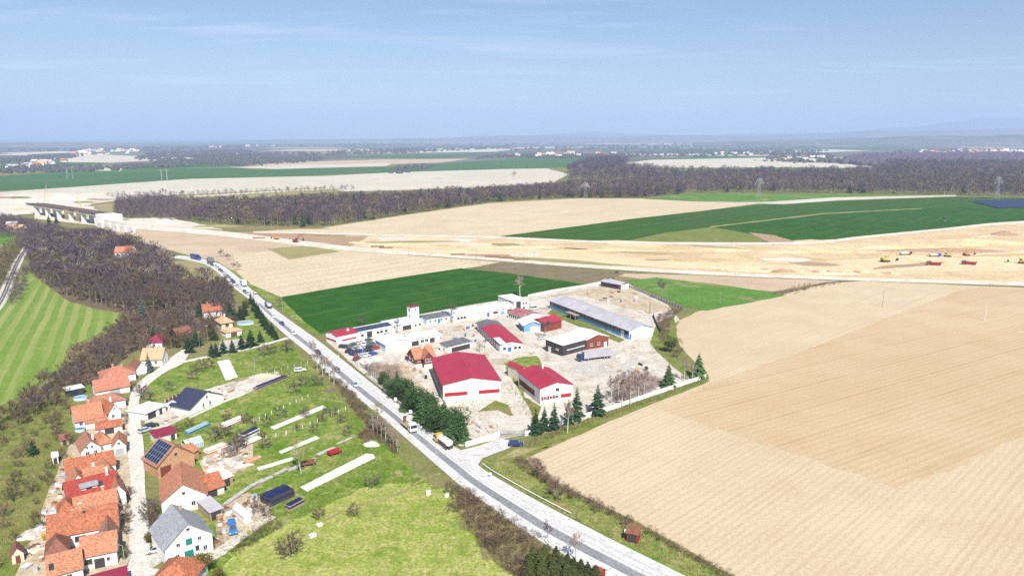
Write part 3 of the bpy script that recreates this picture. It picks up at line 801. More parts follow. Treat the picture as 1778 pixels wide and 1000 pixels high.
# village street
ribbon('road', 'pale village street between the two rows of houses', [(222, 1015), (226, 900), (228, 850), (222, 780), (222, 720), (228, 682), (248, 658), (272, 642), (298, 620), (322, 604)],
       [(262, 1015), (258, 900), (252, 850), (250, 780), (243, 720), (243, 690), (262, 665), (292, 644), (316, 632), (330, 612)], G['street'], 8)
path('path', 'narrow pale lane linking the street to the main road', [(312, 630), (360, 620), (430, 606), (500, 587)], 3.2, G['street'], 7)
path('path', 'dirt drive up to the farm yard', [(250, 1000), (330, 985), (372, 965), (400, 945), (440, 915), (472, 895)], 3.2, G['yard'], 6)
path('path', 'dry footpath across the foreground meadow', [(560, 905), (620, 878), (690, 858), (735, 832), (765, 822)], 0.9, G['olive'], 5)
sheet('driveway', 'grey asphalt patch with the parked estate car', [(252, 990), (256, 950), (290, 945), (292, 968), (268, 985)], G['greyyard'], 6)
sheet('driveway', 'grey drive by the conifer garden', [(372, 620), (384, 592), (420, 588), (440, 598)], G['greyyard'], 6)

# white strips lying on the grass
for lab, pts, m in (
    ('long white ground sheet on the lower orchard grass', [(522, 846), (533, 853), (651, 795), (648, 789), (636, 788)], 'white'),
    ('pale concrete pad near the main road end of the lane', [(377, 628), (398, 624), (413, 655), (392, 661)], 'slab'),
    ('long pale strip of bare soil in the upper orchard', [(469, 742), (476, 746), (567, 708), (560, 704)], 'slab'),
    ('pale strip of bare soil in the middle orchard', [(484, 784), (488, 788), (555, 761), (549, 757)], 'slab'),
    ('short pale strip of bare soil beside the plank stacks', [(446, 812), (449, 817), (511, 798), (507, 794)], 'slab')):
    w = [at(*p) for p in pts]
    c = sum(w, Vector()) / len(w)
    mb = MB(); k = len(w)
    mb.add([p + Vector((0, 0, 0.06)) for p in w] + [p + Vector((0, 0, 0.16)) for p in w],
           [tuple(range(k, 2 * k))] + [(i, (i + 1) % k, k + (i + 1) % k, k + i) for i in range(k)])
    tag(mb.build('ground_slab', M[m]), lab, 'slab')

# ------------------------------------------------------------------ far hills
def ridge(label, dist, depth, prof, mat, seed):
    r = random.Random(seed)
    mb = MB(); rows = 7; cols = 90
    xs = [p[0] for p in prof]
    for i in range(cols):
        px = xs[0] + (xs[-1] - xs[0]) * i / (cols - 1)
        for (a, b) in zip(prof[:-1], prof[1:]):
            if a[0] <= px <= b[0]:
                t = (px - a[0]) / (b[0] - a[0]); t = t * t * (3 - 2 * t)
                y = a[1] + (b[1] - a[1]) * t; break
        h = max(0, CH + (EYE - y) / FPX * dist + r.uniform(-6, 6) * dist / 14000)
        x = (px - 889) / FPX * dist
        for j in range(rows):
            u = j / (rows - 1) * 2 - 1
            mb.v.append((x * (1 + u * depth / dist), dist + u * depth, h * (1 - u * u) ** 1.2 - 2 + (0 if abs(u) == 1 else r.uniform(-4, 4))))
    for i in range(cols - 1):
        for j in range(rows - 1):
            a = i * rows + j
            mb.f.append((a, a + rows, a + rows + 1, a + 1)); mb.m.append(0)
    o = mb.build('hills', mat)
    for p in o.data.polygons: p.use_smooth = True
    tag(o, label, kind='structure')

ridge('faint blue hills on the far right skyline', 21000, 2600, [(1100, 240), (1300, 232), (1420, 230), (1560, 222), (1640, 213), (1690, 207), (1780, 206), (2000, 203), (2400, 215)], G['woods'], 1)
ridge('long low wooded ridge along the horizon', 14500, 2200, [(250, 249), (350, 247), (480, 243), (620, 241), (760, 240), (850, 236.5), (900, 235.5), (980, 237), (1060, 238.5), (1150, 234.5), (1200, 236), (1300, 236), (1400, 233), (1520, 229), (1700, 226), (1800, 222), (2300, 224)], G['woods'], 2)
ridge('wooded hill on the left skyline', 8500, 900, [(-700, 246), (-300, 246.5), (0, 248), (70, 247.5), (180, 246.5), (230, 249), (300, 253)], G['woods'], 3)
ridge('distant blue ridge behind the centre', 22000, 2000, [(900, 239), (980, 232), (1030, 229.5), (1110, 233), (1200, 237), (1300, 240)], G['woods'], 4)
ridge('rising farmland hill at the right', 9500, 1800, [(1200, 247), (1350, 243), (1480, 240), (1560, 236.5), (1660, 236), (1780, 233), (1950, 229), (2400, 231)], G['far'], 5)
# ------------------------------------------------------------------ trees
def tri_tube(V, Fc, p, q, r0, r1, n=4):
    d = q - p
    L = np.linalg.norm(d)
    if L < 1e-6: return
    d = d / L
    a = np.cross(d, [0.3, 0.9, 0.31]); a /= np.linalg.norm(a)
    b = np.cross(d, a)
    base = len(V)
    for c, r in ((p, r0), (q, r1)):
        for i in range(n):
            t = 2 * math.pi * i / n
            V.append(c + a * (math.cos(t) * r) + b * (math.sin(t) * r))
    for i in range(n):
        j = (i + 1) % n
        Fc.append((base + i, base + j, base + n + j)); Fc.append((base + i, base + n + j, base + n + i))


def sliver(V, Fc, p, q, w, r):
    d = q - p
    s = np.cross(d, r.normal(size=3)); s /= (np.linalg.norm(s) + 1e-9)
    k = len(V)
    V += [p - s * w, p + s * w, q]
    Fc.append((k, k + 1, k + 2))


def bare_tree(seed, h=10.0, spread=0.42, trunk_h=0.22, limbs=7, twigs=10, upright=0.55, tw=0.045, rad=0.02):
    """leafless tree: trunk and limbs in one mesh, the fine twigs in another"""
    r = np.random.default_rng(seed)
    TV, TF, CV, CF = [], [], [], []
    lean = r.normal(size=2) * 0.03 * h
    top = np.array([lean[0], lean[1], h * (trunk_h + 0.3)])
    p0 = np.zeros(3); p1 = np.array([lean[0] * 0.4, lean[1] * 0.4, h * trunk_h])
    tri_tube(TV, TF, p0 - np.array([0, 0, 0.15]), p1, h * rad * 1.25, h * rad * 0.9, 6)
    tri_tube(TV, TF, p1, top, h * rad * 0.9, h * rad * 0.35, 5)

    def grow(p, d, L, rr, lev):
        d = d / np.linalg.norm(d)
        q = p + d * L * 0.5 + r.normal(size=3) * L * 0.05
        e = q + (d + r.normal(size=3) * 0.22 + np.array([0, 0, 0.12])) * L * 0.5
        if lev < 2:
            tri_tube(TV, TF, p, q, rr, rr * 0.7, 4 if lev == 0 else 3)
            tri_tube(TV, TF, q, e, rr * 0.7, rr * 0.35, 3)
            m = 5 if lev == 0 else 4
            for k in range(m):
                t = 0.3 + 0.7 * (k + r.random()) / m
                s = p + (e - p) * t if t < 0.5 else q + (e - q) * (t - 0.5) * 2
                nd = d + r.normal(size=3) * 0.62 + np.array([0, 0, 0.22])
                grow(s, nd, L * (0.62 - 0.25 * t) * r.uniform(0.8, 1.25), rr * 0.5, lev + 1)
            grow(e, d + r.normal(size=3) * 0.3, L * 0.4, rr * 0.35, 2)
        else:
            sliver(CV, CF, p, e, tw * 0.9, r)
            for k in range(twigs):
                t = r.uniform(0.1, 1)
                s = p + (e - p) * t
                nd = d + r.normal(size=3) * 0.75 + np.array([0, 0, 0.15])
                sliver(CV, CF, s, s + nd / np.linalg.norm(nd) * r.uniform(0.3, 0.75) * L, tw * r.uniform(0.5, 1.0), r)
    for k in range(limbs):
        a = 2 * math.pi * (k + r.uniform(-0.3, 0.3)) / limbs
        t = r.uniform(0.0, 1.0)
        s = p1 + (top - p1) * t
        el = upright + 0.5 * t + r.uniform(-0.15, 0.15)
        d = np.array([math.cos(a), math.sin(a), el * 1.2])
        grow(s, d, h * spread * r.uniform(0.8, 1.15) * (1.05 - 0.25 * t), h * rad * 0.55, 0)
    grow(top, np.array([lean[0] * 0.1, lean[1] * 0.1, 1.0]), h * spread * 0.9, h * rad * 0.35, 0)
    return (np.array(TV), np.array(TF)), (np.array(CV), np.array(CF))


def spruce(seed, h=10.0, w=0.25, n_lev=15, per=11):
    r = np.random.default_rng(seed)
    TV, TF, V, Fc = [], [], [], []
    tri_tube(TV, TF, np.array([0, 0, -0.15]), np.array([0, 0, h * 0.97]), h * 0.016, h * 0.003, 5)
    for k in range(n_lev):
        t = (k + 0.3) / n_lev
        z = h * (0.06 + 0.92 * t)
        R = h * w * (1 - t) ** 0.85 + 0.08
        for j in range(per):
            a = 2 * math.pi * (j + r.random()) / per
            L = R * r.uniform(0.5, 1.2)
            d = np.array([math.cos(a), math.sin(a), 0]); s = np.array([-d[1], d[0], 0])
            p = np.array([0, 0, z + r.uniform(-0.35, 0.35)])
            m = p + d * L * 0.55 + np.array([0, 0, -0.05 * L])
            e = p + d * L + np.array([0, 0, -0.32 * L + r.uniform(-0.1, 0.15)])
            wd = 0.24 * L + 0.09
            b = len(V)
            V += [p, m - s * wd - np.array([0, 0, 0.12 * L]), m + s * wd - np.array([0, 0, 0.12 * L]), e, m + np.array([0, 0, 0.06 * L])]
            Fc += [(b, b + 1, b + 4), (b, b + 4, b + 2), (b + 1, b + 3, b + 4), (b + 4, b + 3, b + 2)]
    return (np.array(TV), np.array(TF)), (np.array(V), np.array(Fc))


def leafy(seed, h=6.0, w=0.45, n=1500, size=0.22, trunk=0.2, lobes=9):
    """rounded crown of many small leaf clumps gathered in uneven lobes"""
    r = np.random.default_rng(seed)
    TV, TF, V, Fc = [], [], [], []
    tri_tube(TV, TF, np.array([0, 0, -0.15]), np.array([0, 0, h * 0.6]), h * 0.025, h * 0.01, 5)
    cs = []
    for k in range(lobes):
        a = r.uniform(0, 2 * math.pi); q = r.uniform(0, 0.6)
        cs.append((np.array([math.cos(a) * q * h * w, math.sin(a) * q * h * w, h * (trunk + (1 - trunk) * r.uniform(0.25, 0.8))]), h * r.uniform(0.16, 0.26)))
    for c, R in cs[:5]: tri_tube(TV, TF, np.array([0, 0, h * trunk]), c, h * 0.012, h * 0.004, 3)
    for k in range(n):
        c, R = cs[k % lobes]
        d = r.normal(size=3); d /= np.linalg.norm(d)
        p = c + d * R * np.array([1.1, 1.1, 1.0]) * r.uniform(0.55, 1.08)
        p[2] = max(p[2], 0.1)
        u = r.normal(size=3); u /= np.linalg.norm(u)
        v = np.cross(d, u); v /= (np.linalg.norm(v) + 1e-9)
        s = size * r.uniform(0.6, 1.4)
        b = len(V)
        V += [p - u * s, p + v * s * 0.9 + d * s * 0.4, p + u * s, ]
        Fc.append((b, b + 1, b + 2))
    return (np.array(TV), np.array(TF)), (np.array(V), np.array(Fc))


class Tree:
    def __init__(s, gen, bark, crown, name):
        (tv, tf), (cv, cf) = gen
        s.h = max(tv[:, 2].max(), cv[:, 2].max())
        s.t = np_mesh('trunk', tv, tf, M[bark]); s.c = np_mesh('crown', cv, cf, M[crown])
        s.name = name; s.raw = (tv, tf, cv, cf)

    def put(s, loc, h, label, group, wide=1.0, cat='tree', name=None):
        k = h / s.h
        o = thing(name or s.name, label, cat, loc, random.uniform(0, 6.28), group)
        o.scale = (k * wide, k * wide, k)
        link('trunk', s.t, o); link('crown', s.c, o)
        return o


BARE = [Tree(bare_tree(s, 10, 0.42, 0.2, 7, 11, 0.5, 0.07), 'bark', 'twig', 'bare_tree') for s in (1, 2, 3)]
BARE2 = [Tree(bare_tree(s, 10, 0.44, 0.18, 8, 12, 0.45, 0.085), 'bark', 'twig2', 'bare_tree') for s in (4, 5)]
BARE3 = [Tree(bare_tree(s, 10, 0.38, 0.25, 7, 10, 0.6, 0.07), 'bark', 'twig3', 'bare_tree') for s in (6, 7)]
TALL = [Tree(bare_tree(s, 10, 0.24, 0.4, 7, 8, 1.1, 0.05, 0.014), 'bark', 'twig', 'bare_tree') for s in (8, 9, 10)]
BIRCH = [Tree(bare_tree(s, 10, 0.2, 0.35, 8, 9, 1.2, 0.042, 0.013), 'birchbark', 'twigb', 'birch_tree') for s in (11, 12)]
WILLOW = Tree(bare_tree(13, 10, 0.3, 0.35, 8, 12, 0.8, 0.05, 0.014), 'birchbark', 'twigy', 'budding_tree')
SPREAD = Tree(bare_tree(14, 10, 0.62, 0.12, 10, 14, 0.35, 0.07, 0.034), 'bark', 'twig2', 'bare_tree')
SHRUB = [Tree(bare_tree(s, 10, 0.5, 0.03, 9, 10, 0.5, 0.07, 0.012), 'bark', 'twig2', 'bare_shrub') for s in (15, 16)]
SHRUBR = [Tree(bare_tree(s, 10, 0.5, 0.03, 9, 10, 0.7, 0.06, 0.012), 'bark', 'twig3', 'bare_shrub') for s in (17, 18)]
SPRUCE = [Tree(spruce(s, 10, 0.25), 'barkd', 'needle', 'spruce_tree') for s in (21, 22)]
BSPRUCE = Tree(spruce(23, 10, 0.25), 'barkd', 'needleb', 'spruce_tree')
THUJA = [Tree(spruce(s, 10, 0.2, 20, 12), 'barkd', 'needle', 'conifer') for s in (24, 25)]
PINE = [Tree(spruce(s, 10, w_, 13, 15), 'barkd', 'needle2', 'pine_tree') for s, w_ in ((26, 0.34), (28, 0.38))] + [Tree(leafy(s, 10, 0.4, 2400, 0.3, 0.05, 13), 'barkd', 'needle2', 'pine_tree') for s in (27, 29)]
GBUSH = [Tree(leafy(s, 6, 0.5, 1500, 0.2, 0.03, 10), 'bark', 'leafo', 'green_bush') for s in (31, 32)]
LBUSH = [Tree(leafy(s, 6, 0.5, 1500, 0.2, 0.05, 10), 'bark', 'leafg', 'green_bush') for s in (33, 34)]
YBUSH = Tree(leafy(35, 6, 0.55, 1200, 0.2, 0.03, 9), 'bark', 'forsy', 'flowering_bush')


def scatter(pts, n, mind=3.0, seed=1, world=None):
    """random ground points inside an outline given as photo points, at least mind metres apart"""
    w = np.array([[p.x, p.y] for p in (world or [at(*q) for q in pts])])
    r = np.random.default_rng(seed)
    lo, hi = w.min(0), w.max(0)
    out = []
    cell = {}
    x1, y1 = w[:, 0], w[:, 1]; x2, y2 = np.roll(x1, -1), np.roll(y1, -1)
    tries = 0
    while len(out) < n and tries < 60:
        tries += 1
        c = r.uniform(lo, hi, size=(max(2000, n), 2))
        X = c[:, 0][:, None]; Y = c[:, 1][:, None]
        ins = (((y1 > Y) != (y2 > Y)) & (X < (x2 - x1) * (Y - y1) / (y2 - y1 + 1e-12) + x1)).sum(1) % 2 == 1
        for x, y in c[ins]:
            i, j = int(x // mind), int(y // mind)
            if any((x - a) ** 2 + (y - b) ** 2 < mind * mind for u in (-1, 0, 1) for v in (-1, 0, 1) for a, b in cell.get((i + u, j + v), ())): continue
            cell.setdefault((i, j), []).append((x, y)); out.append((x, y))
            if len(out) >= n: break
    return out


def mass(name, label, protos, P, hs, mat, wide=(0.85, 1.25), tall=None):
    """one mass of woodland: many light trees joined into one object"""
    r = np.random.default_rng(len(P))
    VV, FF = [], []
    base = 0
    P = np.array(P)
    kind = r.integers(0, len(protos), len(P))
    for k, (V, Fc) in enumerate(protos):
        idx = np.where(kind == k)[0]
        if not len(idx): continue
        a = r.uniform(0, 6.283, len(idx)); c, s = np.cos(a), np.sin(a)
        hh = r.uniform(hs[0], hs[1], len(idx)); ww = hh * r.uniform(wide[0], wide[1], len(idx))
        X = (V[:, 0][None] * c[:, None] - V[:, 1][None] * s[:, None]) * ww[:, None] + P[idx, 0][:, None]
        Y = (V[:, 0][None] * s[:, None] + V[:, 1][None] * c[:, None]) * ww[:, None] + P[idx, 1][:, None]
        Z = V[:, 2][None] * hh[:, None]
        VV.append(np.stack([X, Y, Z], -1).reshape(-1, 3))
        FF.append((Fc[None] + (np.arange(len(idx)) * len(V))[:, None, None]).reshape(-1, 3) + base)
        base += len(idx) * len(V)
    o = link(name, np_mesh(name, np.concatenate(VV), np.concatenate(FF), mat))
    return tag(o, label, kind='stuff')


def light_tree(seed, n=80, w=0.3, sl=0.16, width=0.013, low=0.3, trunk=True):
    """a light leafless tree of unit height"""
    r = np.random.default_rng(seed)
    V, Fc = [], []
    if trunk: tri_tube(V, Fc, np.array([0, 0, -0.02]), np.array([0, 0, 0.75]), 0.014, 0.004, 3)
    for k in range(n):
        t = r.random() ** 0.8
        z = low + (0.93 - low) * t
        R = w * math.sin(math.pi * min(1, max(0.0, (z - low + 0.08) / (1.1 - low)))) ** 0.7
        a = r.uniform(0, 6.283); q = R * math.sqrt(r.random())
        p = np.array([math.cos(a) * q, math.sin(a) * q, z])
        d = np.array([math.cos(a) * 0.7, math.sin(a) * 0.7, 0.9]) + r.normal(size=3) * 0.5
        d /= np.linalg.norm(d)
        sliver(V, Fc, p - d * sl * 0.4, p + d * sl * r.uniform(0.5, 1.1), width * r.uniform(0.6, 1.5), r)
    return np.array(V), np.array(Fc)


def light_spruce(seed):
    r = np.random.default_rng(seed)
    V, Fc = [], []
    for k in range(9):
        t = k / 9; z = 0.08 + 0.85 * t; R = 0.2 * (1 - t) + 0.02
        for j in range(6):
            a = 6.283 * (j + r.random()) / 6
            d = np.array([math.cos(a), math.sin(a), 0]); s = np.array([-d[1], d[0], 0])
            b = len(V)
            V += [np.array([0, 0, z + 0.12]), d * R * 1.1 - s * R * 0.5 + np.array([0, 0, z - 0.02]), d * R * 1.1 + s * R * 0.5 + np.array([0, 0, z - 0.04])]
            Fc.append((b, b + 1, b + 2))
    return np.array(V), np.array(Fc)


def dome(seed, n=9):
    """far woodland clump of unit height"""
    r = np.random.default_rng(seed)
    V = [np.array([0, 0, 1.0])]; Fc = []
    for lev, (z, R) in enumerate(((0.8, 0.45), (0.4, 0.7), (-0.05, 0.65))):
        for j in range(n):
            a = 6.283 * (j + 0.5 * lev + r.uniform(-0.25, 0.25)) / n
            q = R * r.uniform(0.75, 1.2)
            V.append(np.array([math.cos(a) * q, math.sin(a) * q, z + (r.uniform(-0.12, 0.12) if z > 0 else 0)]))
    for j in range(n): Fc.append((0, 1 + j, 1 + (j + 1) % n))
    for lev in (0, 1):
        for j in range(n):
            a = 1 + lev * n + j; b = 1 + lev * n + (j + 1) % n
            Fc += [(a, a + n, b), (b, a + n, 1 + (lev + 1) * n + (j + 1) % n)]
    return np.array(V), np.array(Fc)


LT = [light_tree(s, 80, 0.3 * k, 0.16, 0.013, lo) for s, k, lo in ((50, 1, 0.3), (51, 1.2, 0.25), (52, 0.8, 0.4), (53, 1, 0.35), (54, 1.35, 0.2), (55, 0.9, 0.3), (56, 1.1, 0.28), (57, 0.7, 0.45))]
TK = [(lambda V, F: (np.array(V), np.array(F)))(*(lambda V, F: (tri_tube(V, F, np.array([0, 0, -0.02]), np.array([0.02, 0.01, 0.7]), 0.013, 0.005, 3), (V, F))[1])([], []))]
LTB = [light_tree(s, 90, 0.42, 0.24, 0.014, 0.05, False) for s in range(60, 64)]
LS = [light_spruce(s) for s in (70, 71)]
DM = [dome(s) for s in range(80, 86)]
M['mass'] = mat_leaf('wood_twigs', (0.112, 0.086, 0.096), 0.4)
M['massp'] = mat_leaf('purple_wood_twigs', (0.090, 0.070, 0.092), 0.4)
M['massl'] = mat_leaf('pale_wood_twigs', (0.2, 0.165, 0.13), 0.3)
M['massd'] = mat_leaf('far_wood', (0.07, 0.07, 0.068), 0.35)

M['massb'] = mat_leaf('warm_brown_twigs', (0.135, 0.094, 0.068), 0.4)
M['massg'] = mat_leaf('olive_wood_twigs', (0.115, 0.106, 0.055), 0.4)
M['stem'] = mat_leaf('pale_grey_stems', (0.34, 0.3, 0.27), 0.3)
def wood(label, protos, P, hs, tones, wide=(0.85, 1.25), stems=0):
    """a wood of several kinds of tree: one mass per tone, pale stems along its front"""
    P = list(P); rr = random.Random(len(P)); rr.shuffle(P)
    tot = sum(t[1] for t in tones); a = 0
    for m, sh, lab in tones:
        k = int(len(P) * sh / tot)
        if k: mass('forest', lab + ' ' + label, protos, P[a:a + k], hs, M[m], wide)
        a += k
    if stems:
        F_ = sorted(P, key=lambda p: p[1])[:stems]
        mass('forest', 'pale stems along the front of ' + label, TK, F_, (hs[0] * 0.9, hs[1] * 0.9), M['stem'], (0.9, 1.3))
TONES = [('mass', 5, 'purple brown trees of'), ('massb', 3, 'warm brown trees of'), ('massp', 3, 'dark purple trees of'), ('massl', 1.2, 'pale budding trees of'), ('massg', 1.2, 'olive trees of')]
# the middle distance woods
FRONT = [(330, 384), (400, 391), (470, 394), (560, 394), (640, 384), (720, 371), (850, 352), (930, 346), (1000, 344), (1120, 344.5), (1190, 336)]
W1 = FRONT + [(1190, 320), (1000, 328), (900, 337), (800, 343), (700, 350), (560, 356), (420, 364), (330, 370)]
P1 = scatter(W1, 3600, 6.0, 5)
wood('the long wood across the middle distance', LT, P1, (10, 21), TONES, stems=500)
mass('forest', 'dark spruces scattered through the middle wood', LS, scatter(W1, 130, 12, 6), (13, 23), M['needle'], (0.8, 1.1))
W2 = [(1190, 336), (1300, 336), (1480, 337), (1640, 340), (1800, 344), (2150, 350), (2150, 312), (1778, 316), (1500, 315), (1300, 317), (1190, 320)]
wood('the wood behind the green fields at the right', LT, scatter(W2, 3200, 7.0, 8), (11, 24), TONES, stems=400)
mass('forest', 'dark spruces scattered through the right wood', LS, scatter(W2, 90, 14, 66), (14, 24), M['needle'], (0.8, 1.1))
W3 = [(985, 318), (1000, 300), (1040, 290), (1090, 292), (1180, 303), (1300, 302), (1450, 302), (1520, 296), (1560, 285), (1800, 287), (2150, 290), (2150, 316), (1500, 317), (1200, 321)]
wood('the wood rising behind the right wood', LT, scatter(W3, 3600, 11.0, 9), (13, 25), [('massp', 5, 'dark purple trees of'), ('mass', 3, 'purple brown trees of'), ('massb', 1.5, 'warm brown trees of'), ('massl', 0.8, 'pale budding trees of')], (1.0, 1.5))
mass('forest', 'pale budding trees along the wood edge', LT, scatter([(990, 341), (1200, 334), (1500, 336), (1700, 340), (1700, 322), (1200, 322), (1000, 330)], 260, 12, 10), (14, 20), M['massl'], (1.0, 1.5))
W4 = [(1440, 283), (1500, 271), (1620, 267), (1800, 268), (2150, 270), (2150, 287), (1800, 287), (1560, 285), (1520, 290)]
mass('forest', 'far purple wood before the right village', DM, scatter(W4, 1900, 20.0, 11), (13, 20), M['massp'], (0.9, 1.5))
W5 = [(985, 300), (1020, 285), (1060, 279), (1090, 284), (1080, 296), (1040, 300)]
mass('forest', 'dark wooded knoll behind the middle wood', LT, scatter(W5, 700, 9.0, 12), (18, 28), M['massp'], (1.0, 1.5))
# valley wood at the viaduct
W6 = [(200, 378), (205, 352), (260, 345), (340, 352), (420, 352), (340, 362), (330, 385), (260, 380)]
mass('woodland', 'scrubby valley trees behind the viaduct', LTB, scatter(W6, 420, 7.0, 13), (6, 12), M['mass'])
mass('woodland', 'hedge bushes along the pale far field', LTB, scatter([(180, 338), (330, 336), (480, 330), (620, 326), (620, 331), (480, 336), (330, 342), (200, 345)], 150, 9.0, 14), (4, 8), M['mass'])
W7 = [(-60, 412), (-60, 380), (0, 380), (60, 392), (100, 403), (120, 410), (90, 412), (30, 412)]
mass('woodland', 'grey brown valley trees left of the viaduct', LTB, scatter(W7, 420, 5.5, 15), (6, 10), M['mass'])
mass('woodland', 'bushes between the railway and the near wood', LTB, scatter([(28, 425), (60, 402), (100, 400), (60, 425), (50, 440)], 110, 3.5, 16), (4, 8), M['mass'])
mass('woodland', 'olive bushes along the railway', LTB, scatter([(-60, 530), (-40, 450), (0, 440), (30, 425), (45, 425), (25, 455), (5, 500)], 130, 4, 17), (4, 9), M['twig2'])
mass('woodland', 'brown bushes between railway and striped meadow', LTB, scatter([(16, 525), (28, 480), (45, 468), (46, 500), (38, 520), (20, 535)], 40, 3.5, 18), (3, 6), M['mass'])
# far woods and hedges
FARW = [
    ([(0, 296), (20, 288), (180, 290), (330, 280), (440, 283), (430, 287), (330, 286), (200, 297), (0, 302)], 420, (9, 15)),
    ([(270, 292), (290, 286), (320, 285), (330, 290)], 60, (12, 18)),
    ([(230, 278), (260, 265), (420, 260), (470, 270), (560, 274), (560, 280), (430, 290), (370, 287), (290, 283)], 1300, (10, 16)),
    ([(0, 277), (90, 270), (150, 268), (130, 275), (0, 284)], 260, (10, 16)),
    ([(0, 262), (150, 258), (430, 252), (430, 258), (200, 264)], 500, (12, 20)),
    ([(440, 268), (600, 262), (760, 256), (900, 254), (880, 258), (720, 266), (560, 272)], 800, (12, 20)),
    ([(670, 302), (690, 290), (720, 288), (760, 288), (740, 293), (700, 303)], 60, (8, 14)),
    ([(820, 276), (860, 270), (1090, 268), (1100, 273), (940, 276), (900, 273)], 420, (10, 16)),
    ([(970, 274), (1060, 268), (1180, 262), (1330, 260), (1450, 262), (1330, 270), (1180, 273)], 800, (11, 18)),
    ([(860, 262), (1000, 254), (1330, 248), (1500, 250), (1420, 257), (1100, 263)], 1200, (14, 24)),
    ([(1330, 278), (1340, 268), (1400, 264), (1450, 270), (1440, 283), (1380, 284)], 260, (9, 15)),
    ([(1520, 270), (1560, 262), (1680, 258), (1720, 262), (1620, 270)], 320, (10, 16)),
    ([(1640, 262), (1700, 256), (1800, 253), (2000, 254), (2000, 262), (1760, 264)], 300, (10, 18)),
    ([(430, 256), (700, 248), (1000, 246), (1100, 249), (800, 254)], 700, (16, 30)),
    ([(1100, 250), (1400, 245), (1800, 243), (2000, 248), (1600, 249), (1300, 253)], 600, (14, 26)),
    ([(1285, 279), (1310, 277), (1380, 281), (1500, 285), (1500, 286.5), (1380, 283)], 18, (7, 11)),
]
for i, (pts, n, hs) in enumerate(FARW):
    far_k = 0.5 if at(889, pts[0][1]).y > 3500 else 0.7
    mass('forest', 'band of hazy woodland far off', DM, scatter(pts, int(n * far_k), 22, 100 + i), (hs[0] * 0.55, hs[1] * 0.8), M['massd'], (0.9, 1.6))

# the near wood and the bushy slope below it: the largest trees singly, the rest as one mass
NW = [(52, 474), (55, 446), (95, 420), (172, 415), (230, 428), (275, 452), (290, 462), (300, 490), (385, 506), (402, 525), (396, 548), (350, 552), (330, 545), (215, 542), (112, 514)]
pn = scatter(NW, 800, 4.6, 20)
house_clear = at(222, 444)
pn = [p for p in pn if not (-10 < p[0] - house_clear.x < 22 and -60 < p[1] - house_clear.y < 14)]
pn.sort(key=lambda p: p[1])
near, rest = pn[:170], pn[170:]
for p in near:
    t = random.choice(BARE + TALL + BARE2[:1] + BARE3[:1])
    kd = 'slim upright' if t in TALL else 'olive brown' if t in BARE2 else 'reddish brown' if t in BARE3 else 'broad purple brown'
    wh = 'on the meadow side of the near wood' if p[0] < -190 else 'on the road side of the near wood' if p[0] > -150 else 'in the middle of the near wood'
    t.put((p[0], p[1], 0), random.uniform(9, 14), kd + ' bare tree ' + wh, 'bare trees of the near wood')
wood('the near wood left of the main road', LT, rest, (8, 15), TONES, (0.95, 1.45), stems=160)
mass('undergrowth', 'brown thicket under the near wood', LTB, scatter(NW, 260, 5, 21), (2, 5), M['massb'])
mass('forest', 'few dark evergreens inside the near wood', LS, scatter(NW, 14, 14, 67), (8, 13), M['needle'], (0.9, 1.3))

SL = [(-20, 760), (0, 735), (60, 690), (112, 646), (190, 582), (222, 556), (330, 552), (340, 575), (250, 590), (232, 615), (190, 640), (160, 665), (112, 698), (50, 735)]
for p in scatter(SL, 105, 4.3, 22):
    t = random.choice(BARE + BARE2 + BARE3)
    kd = 'olive brown' if t in BARE2 else 'reddish' if t in BARE3 else 'purple brown'
    wh = 'at the lower end of the strip beside the striped meadow' if p[1] < 240 else 'on the strip between meadow and village row' if p[1] < 320 else 'where the strip meets the near wood'
    t.put((p[0], p[1], 0), random.uniform(4.5, 9.5), kd + ' bare tree ' + wh, 'trees between meadow and village')
mass('undergrowth', 'warm brown thicket beside the striped meadow', LTB, scatter(SL, 120, 3, 23), (1.5, 3.5), M['massb'])
mass('undergrowth', 'olive thicket beside the striped meadow', LTB, scatter(SL, 90, 3, 68), (1.5, 3.5), M['massg'])
SB = [(-30, 1010), (-30, 780), (60, 750), (125, 700), (130, 740), (118, 800), (95, 850), (60, 930), (20, 980)]
for p in scatter(SB, 34, 4.5, 24):
    t = random.choice(SHRUB + BARE2 + SHRUBR)
    t.put((p[0], p[1], 0), random.uniform(2.5, 5.5), ('reddish' if t in SHRUBR else 'olive') + ' bare shrub on the ' + ('lower' if p[1] < 185 else 'upper') + ' grass slope left of the village', 'shrubs on the left slope', 1.0, 'shrub', 'bare_shrub')
